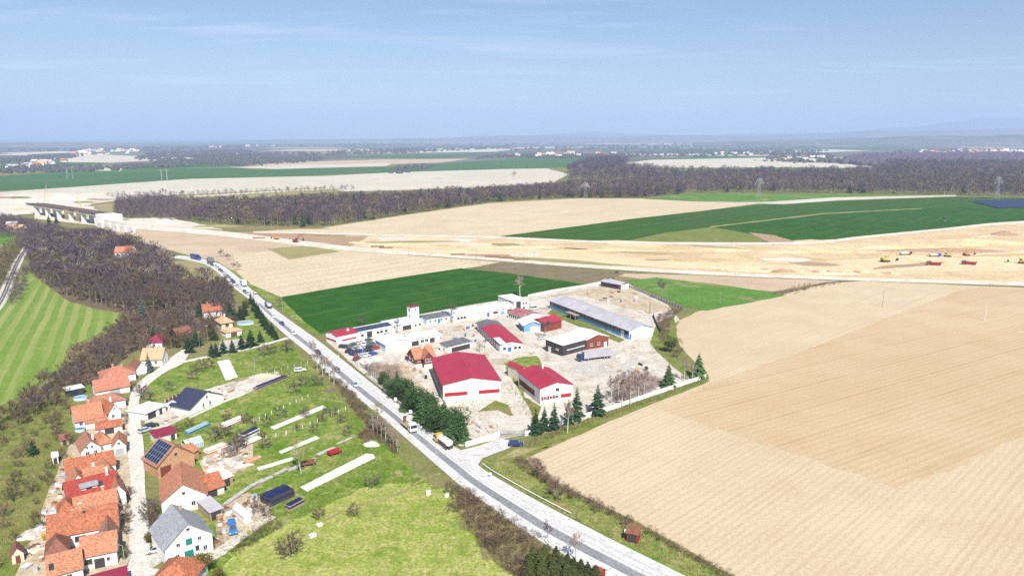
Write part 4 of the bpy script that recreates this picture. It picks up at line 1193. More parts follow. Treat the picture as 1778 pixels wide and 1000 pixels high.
# hedges and thickets near the road
BR = [
    ('brown thorn hedge along the edge of the big field', [(905, 795), (930, 800), (960, 835), (1050, 880), (1130, 925), (1240, 985), (1275, 1003), (1250, 1000), (1100, 915), (950, 845), (890, 805)], 230, (0.9, 2.2), 'twig3'),
    ('reddish brush between the foreground meadow and the road', [(790, 850), (820, 860), (880, 905), (940, 950), (960, 1010), (900, 1010), (850, 960), (810, 910)], 150, (1.4, 3.4), 'massb'),
    ('straw coloured brush between the foreground meadow and the road', [(785, 850), (830, 865), (890, 912), (945, 955), (965, 1010), (890, 1010), (840, 960), (800, 905)], 130, (0.8, 2.6), 'drygrass'),
    ('brown brush on the leaf litter left of the village', [(-20, 800), (-20, 740), (60, 700), (120, 690), (115, 715), (60, 760)], 45, (1.0, 2.6), 'twig2'),
    ('low dry weeds on the empty plot in the yard', [(752, 575), (800, 566), (822, 590), (790, 600), (765, 592)], 130, (0.2, 0.7), 'drygrass'),
    ('weeds round the crimson roofed office', [(880, 662), (910, 690), (938, 706), (930, 738), (912, 720)], 90, (0.3, 0.9), 'twig2'),
    ('weeds along the foot of the hangar', [(770, 700), (868, 693), (890, 708), (866, 712), (830, 716)], 70, (0.3, 0.8), 'drygrass'),
    ('straw weeds along the yard walls', [(566, 590), (620, 640), (690, 692), (686, 696), (612, 640), (560, 594)], 90, (0.4, 1.0), 'drygrass'),
    ('brown scrub on the road bank above the orchard', [(575, 660), (590, 660), (640, 715), (680, 755), (690, 790), (660, 770), (620, 720)], 180, (1.2, 2.6), 'twig2'),
    ('scrub between yard fence and pines', [(630, 635), (690, 640), (700, 660), (670, 672)], 90, (1.5, 3.5), 'twigb'),
    ('reddish scrub in the corner of the yard', [(1060, 690), (1080, 655), (1120, 650), (1150, 665), (1120, 690), (1080, 705)], 150, (1.5, 3.5), 'twigb'),
    ('brown scrub behind the long blue building', [(1140, 555), (1158, 540), (1185, 537), (1165, 560), (1160, 590), (1150, 600)], 100, (1.5, 3.0), 'twig3'),
    ('weeds outside the right boundary fence', [(910, 770), (1000, 735), (1060, 715), (1222, 660), (1224, 663), (1065, 722), (915, 780)], 200, (0.5, 1.3), 'twig2'),
    ('dark brambles near the road bank of the orchard', [(620, 760), (640, 745), (665, 755), (640, 770)], 60, (1, 2), 'twig3'),
    ('brambles under the big spreading tree and along the farm yard', [(400, 960), (440, 925), (480, 905), (490, 915), (450, 940), (410, 968)], 60, (0.8, 1.8), 'twig2'),
    ('scrub on the motorway bank', [(1330, 512), (1350, 503), (1440, 488), (1460, 492), (1380, 512)], 70, (0.8, 2), 'twig3'),
]
for i, (lab, pts, n, hs, m) in enumerate(BR):
    mass('undergrowth', lab, LTB, scatter(pts, n, 0.9, 200 + i), hs, M[m])
for p in scatter([(232, 612), (250, 592), (340, 578), (352, 556), (402, 552), (425, 536), (404, 572), (372, 592), (340, 604), (300, 608)], 60, 3.0, 25):
    t = random.choice(BARE2 + BARE + SHRUB + SHRUBR)
    t.put((p[0], p[1], 0), random.uniform(3, 6.5), ('reddish' if t in SHRUBR else 'olive brown' if t in BARE2 + SHRUB else 'purple brown') + ' bare garden tree between the near wood and the top of the street', 'garden trees at the top of the street')
mass('undergrowth', 'tangled garden scrub at the top of the street', LTB, scatter([(232, 612), (250, 592), (340, 578), (352, 556), (402, 552), (425, 536), (404, 572), (340, 604), (300, 608)], 170, 1.8, 26), (1.2, 3.0), M['twig2'])
for p in scatter([(222, 760), (228, 700), (244, 672), (230, 672), (214, 700), (212, 760)], 9, 3.0, 27) + scatter([(214, 985), (222, 985), (224, 850), (218, 850)], 8, 3.0, 28) + scatter([(256, 880), (272, 880), (272, 940), (258, 940)], 6, 2.0, 29):
    random.choice(SHRUB + BARE2).put((p[0], p[1], 0), random.uniform(1.8, 3.6), 'bare garden shrub along the village street', 'street side shrubs', 1.0, 'shrub', 'bare_shrub')
# turf tufts on the nearer grass
def tufts(name, label, pts, n, hs, mat, seed):
    r = np.random.default_rng(seed)
    pr = []
    for k in range(4):
        V, Fc = [], []
        for j in range(9):
            a = r.uniform(0, 6.283); d = np.array([math.cos(a) * 0.6, math.sin(a) * 0.6, 1.0]) + r.normal(size=3) * 0.2
            p = np.array([r.uniform(-0.7, 0.7), r.uniform(-0.7, 0.7), 0.0])
            sliver(V, Fc, p, p + d * r.uniform(0.6, 1.0), 0.16, r)
        pr.append((np.array(V), np.array(Fc)))
    mass(name, label, pr, scatter(pts, n, 0.35, seed), hs, mat)
tufts('grass', 'dry tufts in the foreground meadow', [(400, 985), (520, 905), (640, 850), (740, 842), (795, 870), (800, 920), (880, 1005), (390, 1005)], 4200, (0.15, 0.4), M['drygrass'], 31)
tufts('grass', 'green tufts in the orchards', [(330, 1000), (390, 940), (480, 880), (640, 750), (560, 665), (500, 600), (420, 612), (640, 770), (760, 850), (640, 840), (520, 900)], 5200, (0.15, 0.45), M['greengrass'], 32)
tufts('grass', 'dry tufts on the left slope', [(-20, 1000), (-20, 800), (60, 760), (120, 720), (115, 800), (60, 930)], 1800, (0.2, 0.5), M['drygrass'], 33)
tufts('grass', 'dry tufts along the right verge', [(850, 800), (900, 800), (960, 838), (1100, 902), (1285, 1003), (1210, 1003), (1040, 922), (905, 852)], 2200, (0.2, 0.5), M['drygrass'], 34)

# single trees: (photo place, height in metres, prototype, label)
def trees(lst, protos, group, cat='tree', wide=1.0):
    for i, (px, py, h, lab) in enumerate(lst):
        t = protos[i % len(protos)] if isinstance(protos, list) else protos
        t.put(at(px, py), h * random.uniform(0.92, 1.08), lab, group, wide * random.uniform(0.9, 1.12), cat)

OR = 'small bare fruit tree in the orchards between street and main road'
orch = [(346, 646, 6), (362, 640, 5), (256, 700, 7), (294, 680, 4.5), (458, 619, 6), (474, 614, 5), (500, 611, 5.5), (526, 672, 6), (512, 684, 5), (552, 672, 5), (394, 732, 4.5), (428, 735, 4.5),
        (488, 726, 5), (465, 742, 4.5), (601, 757, 4), (530, 724, 4.5), (559, 733, 4), (580, 724, 4), (373, 768, 5.5), (410, 785, 6), (418, 776, 6), (390, 760, 5), (400, 795, 4.5), (442, 745, 3.5), (546, 752, 3.5),
        (455, 762, 3.5), (462, 778, 4), (516, 750, 3.5), (568, 720, 3.5), (595, 735, 3.5), (614, 897, 4.2), (552, 902, 3.6), (648, 848, 4.5), (245, 690, 5), (335, 660, 5), (310, 750, 3.5), (330, 742, 3.5)]
def orl(x, y, h):
    sz = 'larger' if h >= 5.5 else 'mid-sized' if h >= 4.5 else 'small'
    wh = 'above the new dark roofed house' if y < 700 and x < 440 else 'near the main road end of the orchards' if x > 540 and y < 780 else 'in the rubble plot behind the solar barn' if 365 < x < 425 and y > 750 else 'in the lower orchard by the meadow' if y > 840 else 'among the middle orchard strips'
    return sz + ' bare fruit tree ' + wh
trees([(x, y, h, orl(x, y, h)) for x, y, h in orch], BARE2 + BARE, 'orchard trees', wide=1.25)
trees([(503, 968, 8.0, 'big spreading bare tree with a thick crooked trunk in the foreground meadow')], SPREAD, None)
trees([(262, 905, 6.5, 'bare brown tree beside the street in front of the grey roofed farmhouse'), (268, 925, 5, 'smaller bare tree at the street corner of the grey roofed farmhouse'),
       (440, 895, 5.5, 'dense bare tree in front of the tarpaulin covered shed'), (462, 900, 5, 'bare tree right in front of the tarpaulin covered shed'),
       (225, 862, 3.5, 'small purple bush at the street wall of the village row'), (222, 905, 4, 'bare bush between the village row and the street'), (214, 880, 3, 'bare twiggy bush against the street wall of the courtyard farm')], BARE, None)
trees([(782, 862, 5.0, 'rounded bare tree at the orchard corner by the main road'), (815, 880, 5.5, 'dense dark bush on the bank right at the main road'), (795, 890, 5.0, 'dense reddish bush at the meadow corner below the road')], SHRUBR, None)
trees([(935, 832, 6, 'slim bare tree in the thorn hedge, nearest the gate'), (966, 868, 7, 'tallest bare tree in the thorn hedge beside the big field'), (950, 842, 4, 'small bare tree in the thorn hedge between the two taller ones'), (1088, 918, 4, 'bare tree in the thorn hedge beside the red bus shelter'), (995, 870, 3.5, 'low bare tree in the thorn hedge past the tallest one'), (1034, 890, 3, 'lowest bare tree in the thorn hedge')], BARE3, None)
trees([(952, 948, 7, 'slim bare roadside tree at the lower road bend'), (950, 975, 4.5, 'short bare roadside tree beside the conifers')], TALL, None)
trees([(1000, 975, 8.0, 'pale reddish birch at the lower edge of the main road')], BIRCH, None)
BL = 'slim pale birch on the road bank above the orchard'
trees([(x, y, h, BL) for x, y, h in ((543, 625, 9), (551, 645, 10), (560, 655, 9), (572, 658, 9), (565, 648, 8), (580, 668, 8), (655, 757, 7), (662, 764, 8), (670, 770, 8), (678, 776, 7), (684, 782, 7), (690, 786, 6.5), (648, 752, 7))], BIRCH, 'birches on the road bank')
trees([(523, 822, 11, 'tall yellow budding tree standing in the orchard'), (657, 742, 9, 'yellow budding tree at the road bank')], WILLOW, None)
trees([(384, 446, 8, 'round bare tree at the bend of the distant main road'), (396, 452, 6, 'bare tree beside the round one at the road bend'), (412, 470, 7, 'bare tree on the right verge of the curving road'), (404, 464, 4, 'bare bush on the right verge of the curving road'), (486, 534, 6, 'single bare tree beside the green crop and the road'), (300, 455, 9, 'bare tree in the dry clearing below the road bend'), (307, 478, 8, 'bare tree at the foot of the dry clearing'),
       (627, 565, 6, 'bare bush behind the solar roofed workshop')], BARE, None)
trees([(903, 516, 15, 'tall pale bare tree behind the long white workshop')], BIRCH, None, wide=1.1)
trees([(1150, 521, 13, 'tall bare tree outside the back fence'), (1072, 486, 7, 'dark bare tree behind the small barn'), (946, 588, 11, 'bare tree beside the dark timber shed'), (690, 580, 9, 'bare birch in front of the solar roofed workshop'), (784, 560, 10, 'thin bare tree at the end of the long white workshop'), (833, 612, 5, 'bare brown bush beside the long crimson roofed shed'), (842, 605, 5, 'bare bush behind the hangar'),
       (617, 632, 8, 'bare tree at the scrapyard fence'), (640, 655, 6, 'bare tree behind the roadside fence')], TALL, None, wide=1.3)
BY = 'pale birch in the thicket at the lower corner of the yard'
trees([(x, y, h, BY) for x, y, h in ((1062, 700, 10), (1074, 695, 11), (1086, 698, 10), (1098, 690, 11), (1108, 692, 9), (1080, 706, 9), (1118, 684, 9), (1095, 702, 8))], BIRCH, 'birches in the yard corner', wide=1.3)
trees([(985, 752, 11, 'white birch between the spruces at the gate fence'), (1188, 662, 11, 'white birch beside the dark pines at the fence end'), (1202, 664, 10, 'second white birch at the fence end')], BIRCH, None)
# conifers
SG = 'dark spruce in the row inside the gate fence'
trees([(x, y, h, SG) for x, y, h in ((930, 754, 9.0), (945, 748, 8), (962, 744, 9.5), (1001, 728, 11), (987, 735, 8))], SPRUCE, 'spruces at the gate', wide=1.15)
trees([(1037, 720, 11.5, 'largest dark spruce, standing alone inside the fence')], SPRUCE, None, wide=1.2)
trees([(1160, 672, 9, 'dark bushy pine at the lower right fence'), (1212, 656, 10, 'dark pine at the outer end of the right fence')], PINE, None)
PL = 'dark green pine in the dense belt between main road and hangar'
trees([(x, y, h, PL) for x, y, h in ((672, 676, 7), (690, 682, 8), (682, 690, 7.5), (700, 698, 9), (716, 702, 9), (708, 712, 8), (726, 716, 9.5), (738, 722, 9.5), (732, 730, 8.5), (750, 738, 9), (762, 742, 8.5), (757, 752, 9), (772, 748, 10), (776, 760, 10.5), (790, 756, 10), (794, 766, 9.5), (782, 770, 9), (806, 766, 7), (666, 668, 6), (745, 726, 8))], PINE, 'pine belt along the road', wide=1.1)
trees([(1165, 612, 8.5, 'large round olive green bush on the bank right of the yard')], LBUSH, None, 'bush', 1.2)
trees([(1178, 622, 6, 'brown bush beside the large olive green bush')], SHRUBR, None, 'bush')
CH_ = 'dark clipped conifer in the tall hedge along the main road'
trees([(x, y, h, CH_) for x, y, h in ((442, 540, 8), (447, 548, 8), (450, 552, 7), (455, 560, 7), (459, 566, 7), (463, 572, 6.5), (467, 578, 6.5), (472, 582, 6.5), (476, 586, 6), (480, 590, 5.5), (436, 528, 7))], THUJA, 'conifer hedge at the cottage garden', wide=1.7)
CG = 'dark conifer in the gardens at the top of the village street'
trees([(x, y, h, CG) for x, y, h in ((408, 556, 8), (418, 556, 8), (425, 548, 7), (400, 548, 7), (368, 618, 6.5), (376, 619, 6), (388, 614, 6.5), (404, 612, 6), (420, 606, 8), (436, 602, 8.5), (452, 594, 6), (330, 612, 6.5), (342, 600, 7), (326, 606, 6), (268, 600, 8), (372, 590, 6), (366, 582, 6))], SPRUCE, 'garden conifers', wide=1.6)
trees([(248, 556, 13, 'tall blue grey spruce at the edge of the near wood'), (259, 646, 8, 'blue grey spruce in front of the beige roofed cottage')], BSPRUCE, None)
trees([(120, 472, 8, 'dark evergreen inside the near wood')], PINE, None)
trees([(58, 790, 4.5, 'dark evergreen shrub on the left slope')], SPRUCE, None, 'shrub', 1.5)
trees([(86, 392, 14, 'tall dark spruce beside the viaduct'), (98, 388, 11, 'shorter dark spruce beside the viaduct')], SPRUCE, None)
trees([(345, 1003, 6.0, 'big olive green bush before the gable of the grey roofed farmhouse'), (378, 1010, 4.2, 'lower olive bush beside the big one at the bottom edge'), (260, 942, 3.2, 'rounded olive shrub by the street beside the estate car'), (288, 600, 5, 'pale olive willow bush beside the maroon roofed shed'), (308, 604, 5.5, 'dark olive bush right of the maroon roofed shed'), (425, 535, 6, 'yellowish bush in the conifer garden')], GBUSH, None, 'bush', 1.1)
trees([(240, 632, 2.2, 'yellow flowering bush at the beige roofed cottage'), (78, 938, 2.0, 'yellow flowering bush in the rubbly back garden'), (432, 928, 1.6, 'yellow shrub at the edge of the farm yard'), (485, 600, 2.0, 'yellow shrub where the lane meets the main road'), (122, 798, 1.6, 'yellow shrub behind the white gabled house')], YBUSH, None, 'bush')
trees([(214, 972, 3.2, 'small green conical shrub at the street wall of the courtyard farm')], LBUSH, None, 'shrub', 0.7)
HD = 'dark green conifer in the hedge at the bottom edge beside the main road'
trees([(x, y, h, HD) for x, y, h in ((925, 985, 5), (935, 992, 5), (945, 985, 5.5), (955, 995, 5), (965, 988, 5.5), (975, 998, 5), (985, 994, 5), (996, 1002, 5), (1008, 1004, 4.5), (1020, 1006, 4.5), (940, 1004, 5), (960, 1006, 5), (984, 1008, 5), (918, 1000, 5), (1034, 1010, 4))], [Tree(spruce(s, 10, 0.22, 18, 12), 'barkd', 'needleo', 'conifer') for s in (36, 37, 38)], 'conifer hedge at the bottom edge', wide=2.2)
for x, y, h in ((893, 307, 16), (283, 336, 11), (265, 338, 9)):
    BARE[0].put(at(x, y), h, {893: 'lone dark round tree on the far pale field', 283: 'round bare tree at the edge of the far pale field', 265: 'smaller round bare tree at the edge of the far pale field'}[x], None, 1.2)
# ------------------------------------------------------------------ buildings
WIN = {}
def win_mesh(w, h, fm):
    k = (round(w, 2), round(h, 2), fm)
    if k not in WIN:
        t = 0.09 if w < 1.6 else 0.12
        mb = MB()
        mb.box(-w / 2, w / 2, -0.07, 0, 0, t); mb.box(-w / 2, w / 2, -0.07, 0, h - t, h)
        mb.box(-w / 2, -w / 2 + t, -0.07, 0, t, h - t); mb.box(w / 2 - t, w / 2, -0.07, 0, t, h - t)
        n = 1 if w < 1.8 else int(w / 0.9)
        for i in range(1, n + (1 if n == 1 else 0)):
            x = 0 if n == 1 else -w / 2 + w * i / n
            mb.box(x - 0.03, x + 0.03, -0.06, 0, t, h - t)
        a = mb.mesh('window', [M[fm]])
        b = MB().add([(-w / 2 + t, -0.03, t), (w / 2 - t, -0.03, t), (w / 2 - t, -0.03, h - t), (-w / 2 + t, -0.03, h - t)], [(0, 1, 2, 3)]).mesh('pane', [M['glass']])
        c = MB().box(-w / 2 - 0.1, w / 2 + 0.1, -0.16, 0, -0.08, -0.004).mesh('sill', [M['concrete']])
        WIN[k] = (a, b, c)
    return WIN[k]


class Block:
    """one rectangular block of a building: walls, roof, openings"""
    def __init__(s, root, Mw, L, D, hw, rise, axis):
        s.root = root; s.Mw = Mw; s.L = L; s.D = D; s.hw = hw; s.rise = rise; s.axis = axis
        s.Ml = root.matrix_basis.inverted() @ Mw

    def face(s, f, u):
        L, D = s.L, s.D
        if f == 'F': return T((u - 0.5) * L, -D / 2, 0)
        if f == 'B': return T((0.5 - u) * L, D / 2, 0) @ RZ(math.pi)
        if f == 'L': return T(-L / 2, (0.5 - u) * D, 0) @ RZ(-math.pi / 2)
        return T(L / 2, (u - 0.5) * D, 0) @ RZ(math.pi / 2)

    def win(s, f, u, z, w=1.1, h=1.3, fm='frame', sill=True):
        a, b, c = win_mesh(w, h, fm)
        o = link('window', a, s.root); o.matrix_basis = s.Ml @ s.face(f, u) @ T(0, -0.004, z)
        link('pane', b, o)
        if sill: link('sill', c, o)
        return s

    def wins(s, f, us, z, w=1.1, h=1.3, fm='frame'):
        for u in us: s.win(f, u, z, w, h, fm, sill=(w < 1.8))
        return s

    def panel(s, name, f, u, z, w, h, m, t=0.05, label=None):
        o = MB().box(-w / 2, w / 2, -t, 0, 0, h).build(name, M[m], s.root, s.Ml @ s.face(f, u) @ T(0, -0.004, z))
        if label: o['label'] = label
        return o

    def door(s, f, u, w=1.0, h=2.1, m='wood_br', label=None):
        o = s.panel('door', f, u, 0.02, w, h, m, 0.06, label)
        MB().box(-w / 2 - 0.08, w / 2 + 0.08, -0.08, 0, h, h + 0.1).build('lintel', M['concrete'], o)
        MB().box(w * 0.32, w * 0.4, -0.12, -0.06, 1.0, 1.12).build('handle', M['steeld'], o)
        return s

    def roof_z(s, x, y):
        if s.axis == 'x': return s.hw + s.rise * (1 - abs(y) / (s.D / 2))
        if s.axis == 'y': return s.hw + s.rise * (1 - abs(x) / (s.L / 2))
        if s.axis == 'mono': return s.hw + s.rise * (y / s.D + 0.5)
        if s.axis == 'flat': return s.hw + 0.2
        return s.hw + s.rise * min(1, (1 - abs(y) / (s.D / 2)), (s.L / 2 - abs(x)) / (min(s.L, s.D) / 2))

    def chimney(s, fx, fy, h=1.5, w=0.7, m='brick'):
        x, y = (fx - 0.5) * s.L, (fy - 0.5) * s.D
        z = s.roof_z(x, y)
        o = MB().box(-w / 2, w / 2, -w / 2, w / 2, -0.6, h).build('chimney', M[m], s.roof, T(x, y, z))
        MB().box(-w / 2 - 0.1, w / 2 + 0.1, -w / 2 - 0.1, w / 2 + 0.1, h + 0.003, h + 0.13).build('chimney_cap', M['concrete'], o)
        return s

    def slope_M(s, side, u, v):
        """frame on a roof slope: u along the ridge 0..1, v from eave 0 to ridge 1; local x along the ridge, y up the slope, z out"""
        half = (s.D if s.axis == 'x' else s.L) / 2
        a = math.atan2(s.rise, half)
        if s.axis == 'x':
            R = {'F': 0, 'B': math.pi}[side]; ln = s.L
            base = RZ(R) @ T((u - 0.5) * ln, -half, s.hw)
        else:
            R = {'L': -math.pi / 2, 'R': math.pi / 2}[side]; ln = s.D
            base = RZ(R) @ T((u - 0.5) * ln, -half, s.hw)
        sl = math.hypot(half, s.rise)
        return base @ Matrix.Rotation(a, 4, 'X') @ T(0, v * sl, 0.2), ln, sl

    def solar(s, side, u0, u1, v0, v1, nu, nv):
        _, ln, sl = s.slope_M(side, 0, 0)
        w, h = (u1 - u0) * ln / nu, (v1 - v0) * sl / nv
        mb = MB().box(-w / 2 + 0.05, w / 2 - 0.05, -h / 2 + 0.05, h / 2 - 0.05, 0.06, 0.1)
        me = mb.mesh('solar_panel', [M['pv']])
        fr = MB()
        for (a, b, c, d) in ((-w / 2 + 0.02, w / 2 - 0.02, -h / 2 + 0.02, -h / 2 + 0.05), (-w / 2 + 0.02, w / 2 - 0.02, h / 2 - 0.05, h / 2 - 0.02), (-w / 2 + 0.02, -w / 2 + 0.05, -h / 2 + 0.05, h / 2 - 0.05), (w / 2 - 0.05, w / 2 - 0.02, -h / 2 + 0.05, h / 2 - 0.05)):
            fr.box(a, b, c, d, 0.03, 0.12)
        fm = fr.mesh('panel_frame', [M['metal']])
        for i in range(nu):
            for j in range(nv):
                mt, _, _ = s.slope_M(side, u0 + (i + 0.5) * (u1 - u0) / nu, v0 + (j + 0.5) * (v1 - v0) / nv)
                o = link('solar_panel', me, s.roof); o.matrix_basis = mt
                link('panel_frame', fm, o).matrix_parent_inverse = Matrix()
        return s

    def skylight(s, side, u, v, w=0.9, h=1.2):
        mt, _, _ = s.slope_M(side, u, v)
        MB().box(-w / 2, w / 2, -h / 2, h / 2, 0, 0.12).build('skylight', M['glass'], s.roof, mt)
        return s


def gable_wall(mb, L, D, hw, rise, axis):
    if axis == 'x':
        mb.extrude([(-D / 2, -0.3), (D / 2, -0.3), (D / 2, hw), (0, hw + rise), (-D / 2, hw)], -L / 2, L / 2, 'x')
    elif axis == 'y':
        mb.extrude([(-L / 2, -0.3), (L / 2, -0.3), (L / 2, hw), (0, hw + rise), (-L / 2, hw)], -D / 2, D / 2, 'y')
    elif axis == 'mono':
        mb.extrude([(-D / 2, -0.3), (D / 2, -0.3), (D / 2, hw + rise), (-D / 2, hw)], -L / 2, L / 2, 'x')
    else:
        mb.box(-L / 2, L / 2, -D / 2, D / 2, -0.3, hw)


def roof_mesh(mb, L, D, hw, rise, axis, ov, th=0.16):
    if axis in 'xy':
        half, ln = (D / 2, L / 2) if axis == 'x' else (L / 2, D / 2)
        k = rise / half
        g = 0.012
        prof = [(-half - ov, hw - ov * k + g), (0, hw + rise + g), (half + ov, hw - ov * k + g), (half + ov, hw - ov * k + th + g), (0, hw + rise + th * 1.25 + g), (-half - ov, hw - ov * k + th + g)]
        mb.extrude(prof, -ln - ov * 0.7, ln + ov * 0.7, axis)
    elif axis == 'mono':
        k = rise / D
        mb.extrude([(-D / 2 - ov, hw - ov * k + 0.012), (D / 2 + ov, hw + rise + ov * k + 0.012), (D / 2 + ov, hw + rise + ov * k + th), (-D / 2 - ov, hw - ov * k + th)], -L / 2 - ov, L / 2 + ov, 'x')
    elif axis == 'flat':
        mb.box(-L / 2 - ov, L / 2 + ov, -D / 2 - ov, D / 2 + ov, hw + 0.003, hw + 0.22)
    else:
        a, b = L / 2 + ov, D / 2 + ov
        z0, z1 = hw + 0.012, hw + 0.16
        r = max(0.02, (L - D) / 2) if L > D else 0.02
        q = max(0.02, (D - L) / 2) if D > L else 0.02
        mb.add([(-a, -b, z0), (a, -b, z0), (a, b, z0), (-a, b, z0), (-a, -b, z1), (a, -b, z1), (a, b, z1), (-a, b, z1), (-r, -q, hw + rise), (r, -q, hw + rise), (r, q, hw + rise), (-r, q, hw + rise)],
               [(0, 3, 2, 1), (0, 1, 5, 4), (1, 2, 6, 5), (2, 3, 7, 6), (3, 0, 4, 7), (4, 5, 9, 8), (5, 6, 10, 9), (6, 7, 11, 10), (7, 4, 8, 11), (8, 9, 10, 11)])


BLK = [0]
def block(root, A, B, D, hw, rise, axis, wm, rm, ov=0.45, za=0.0, cap=True):
    """A, B: photo places of the near wall's ends (at height za); D: metres, or ('b'|'r', x, y, z) for the back edge or ridge seen there.
    root: Empty, or (name, label, category, group) to make it"""
    a = at(*A, za); b = at(*B, za)
    a.z = b.z = 0
    d = b - a; L = d.length; d.normalize()
    n = Vector((-d.y, d.x, 0))
    if not isinstance(D, (int, float)):
        q = at(D[1], D[2], D[3])
        D = (q - a).dot(n) * (2 if D[0] == 'r' else 1)
    c = (a + b) / 2 + n * D / 2
    rz = math.atan2(d.y, d.x)
    Mw = T(c.x, c.y, 0) @ RZ(rz)
    if isinstance(root, tuple):
        root = thing(root[0], root[1], root[2], c, rz, root[3] if len(root) > 3 else None)
        root.matrix_basis = Mw
    s = Block(root, Mw, L, D, hw, rise, axis)
    if rm == 'tile_or' and a.x < -60:
        BLK[0] += 1
        rm = ('tile_or', 'tile_or2', 'tile_or', 'tile_or4', 'tile_or2')[BLK[0] % 5]
    mb = MB(); gable_wall(mb, L, D, hw, rise, axis)
    s.wall = mb.build('wall', M[wm], root, s.Ml)
    mb = MB(); roof_mesh(mb, L, D, hw, rise, axis, ov)
    s.roof = mb.build('roof', M[rm], root, s.Ml)
    if axis in 'xy' and cap and rise > 1.5:
        ln = (L if axis == 'x' else D) / 2 + ov * 0.7
        pr = [(-0.16, hw + rise + 0.1), (0, hw + rise + 0.3), (0.16, hw + rise + 0.1)]
        MB().extrude(pr, -ln + 0.02, ln - 0.02, axis).build('ridge_cap', M[rm], s.roof)
    if wm in ('white', 'cream', 'oldwhite') and hw > 2.2:
        # darker plinth along the foot of the walls
        t = 0.03
        MB().box(-L / 2 - t, L / 2 + t, -D / 2 - t, D / 2 + t, -0.3, 0.45).build('plinth', M['concrete'], root, s.Ml)
    return s


H = 'house'
# --- east side of the street
g = block(('farmhouse', 'tall white farmhouse with grey slate gable roof in the foreground', H), (290, 986), (371, 957), ('b', 321.5, 869, 8.8), 4.7, 4.1, 'y', 'white', 'tile_gr', 0.5)
g.win('F', 0.5, 7.2, 0.7, 0.5, 'framed').win('F', 0.27, 4.0, 0.9, 1.0).win('F', 0.72, 4.0, 0.9, 1.0).win('F', 0.23, 1.3, 1.0, 1.1).win('F', 0.83, 1.3, 1.0, 1.1).win('F', 0.66, 1.7, 0.8, 1.2, 'framed')
g.panel('shutter_door', 'F', 0.5, 3.7, 1.3, 1.5, 'green'); g.door('F', 0.48, 1.9, 2.4, 'green')
g.wins('R', (0.2, 0.5, 0.8), 1.6); g.chimney(0.62, 0.85, 1.2, 0.8)
g = block(('farmhouse', 'white gabled house with orange tiled roof and low side wing, above the grey roofed farmhouse', H), (280, 872), (358, 857), ('b', 311, 803, 7.6), 3.8, 3.8, 'y', 'white', 'tile_or', 0.5, 3.8)
g.win('F', 0.5, 4.8, 0.7, 0.7, 'framed').wins('F', (0.25, 0.7), 1.4); g.wins('L', (0.3, 0.6), 1.5)
w = block(g.root, (355, 868), (390, 856), 7.0, 2.6, 2.4, 'x', 'oldwhite', 'tile_or', 0.5)
w.panel('carport_opening', 'F', 0.35, 0.1, 3.2, 2.2, 'wood_dk')
g = block(('barn', 'brick gabled barn with a grid of solar panels on its orange roof', 'barn'), (276, 831), (339, 808), 8.5, 3.8, 4.2, 'y', 'brick', 'tile_or', 0.5)
g.solar('L', 0.06, 0.95, 0.04, 0.95, 6, 4)
g.panel('barn_door', 'F', 0.2, 0.05, 3.0, 3.0, 'wood_br'); g.win('F', 0.6, 1.4, 1.0, 1.1, 'framed').win('F', 0.5, 5.0, 0.8, 0.8, 'framed')
w = block(g.root, (332, 800), (346, 792), 6, 2.4, 1.5, 'x', 'brick', 'tile_or', 0.4); w.chimney(0.8, 0.5, 1.2, 0.6, 'white')
g = block(('shed', 'small pale roofed shed beside the orange farmhouse wing', 'shed'), (385, 848), (405, 840), 6.5, 2.5, 0.5, 'mono', 'wood', 'roof_wht', 0.3)
g.panel('door', 'F', 0.5, 0.03, 1.6, 2.0, 'wood_dk')
g = block(('lean_to', 'grey lean-to strip beside the grey roofed farmhouse', 'shed'), (366, 905), (387, 897), 7, 2.4, 0.5, 'mono', 'wood', 'roof_gry', 0.3)
g.panel('opening', 'F', 0.5, 0.05, 2.5, 2.0, 'wood_dk')
g = block(('house', 'new white house with dark blue grey roof in the orchards', H), (331, 722), (389, 697), 9.0, 2.7, 3.6, 'y', 'white', 'tile_dk', 0.6)
g.win('F', 0.5, 4.0, 0.6, 0.7, 'framed').win('F', 0.38, 1.1, 0.9, 1.5).win('F', 0.58, 1.1, 0.9, 1.5)
w = block(g.root, (318, 716), (332, 709), 7.0, 2.8, 1.7, 'x', 'white', 'tile_dk', 0.5); w.panel('porch_opening', 'F', 0.6, 0.05, 3.0, 2.3, 'wood_dk')
g = block(('garage', 'white flat roofed garage at the street beside the building plot', 'garage'), (254, 731), (288, 716), 7.5, 2.7, 0, 'flat', 'white', 'roof_wht', 0.5)
g.panel('garage_door', 'F', 0.3, 0.05, 3.2, 2.2, 'wood_dk'); g.panel('door', 'F', 0.75, 0.05, 1.2, 2.1, 'steeld')
g = block(('shed', 'purple roofed garden shed behind the solar barn', 'shed'), (272, 772), (308, 762), 5, 2.3, 0.5, 'mono', 'oldwhite', 'roof_mar', 0.3)
g.panel('door', 'F', 0.8, 0.05, 1.2, 1.9, 'wood_dk')
g = block(('house', 'orange roofed house cut by the bottom edge next to the street', H), (262, 1040), (330, 1040), 9, 3.2, 3.4, 'hip', 'white', 'tile_or', 0.5)
g.wins('F', (0.3, 0.7), 1.2)
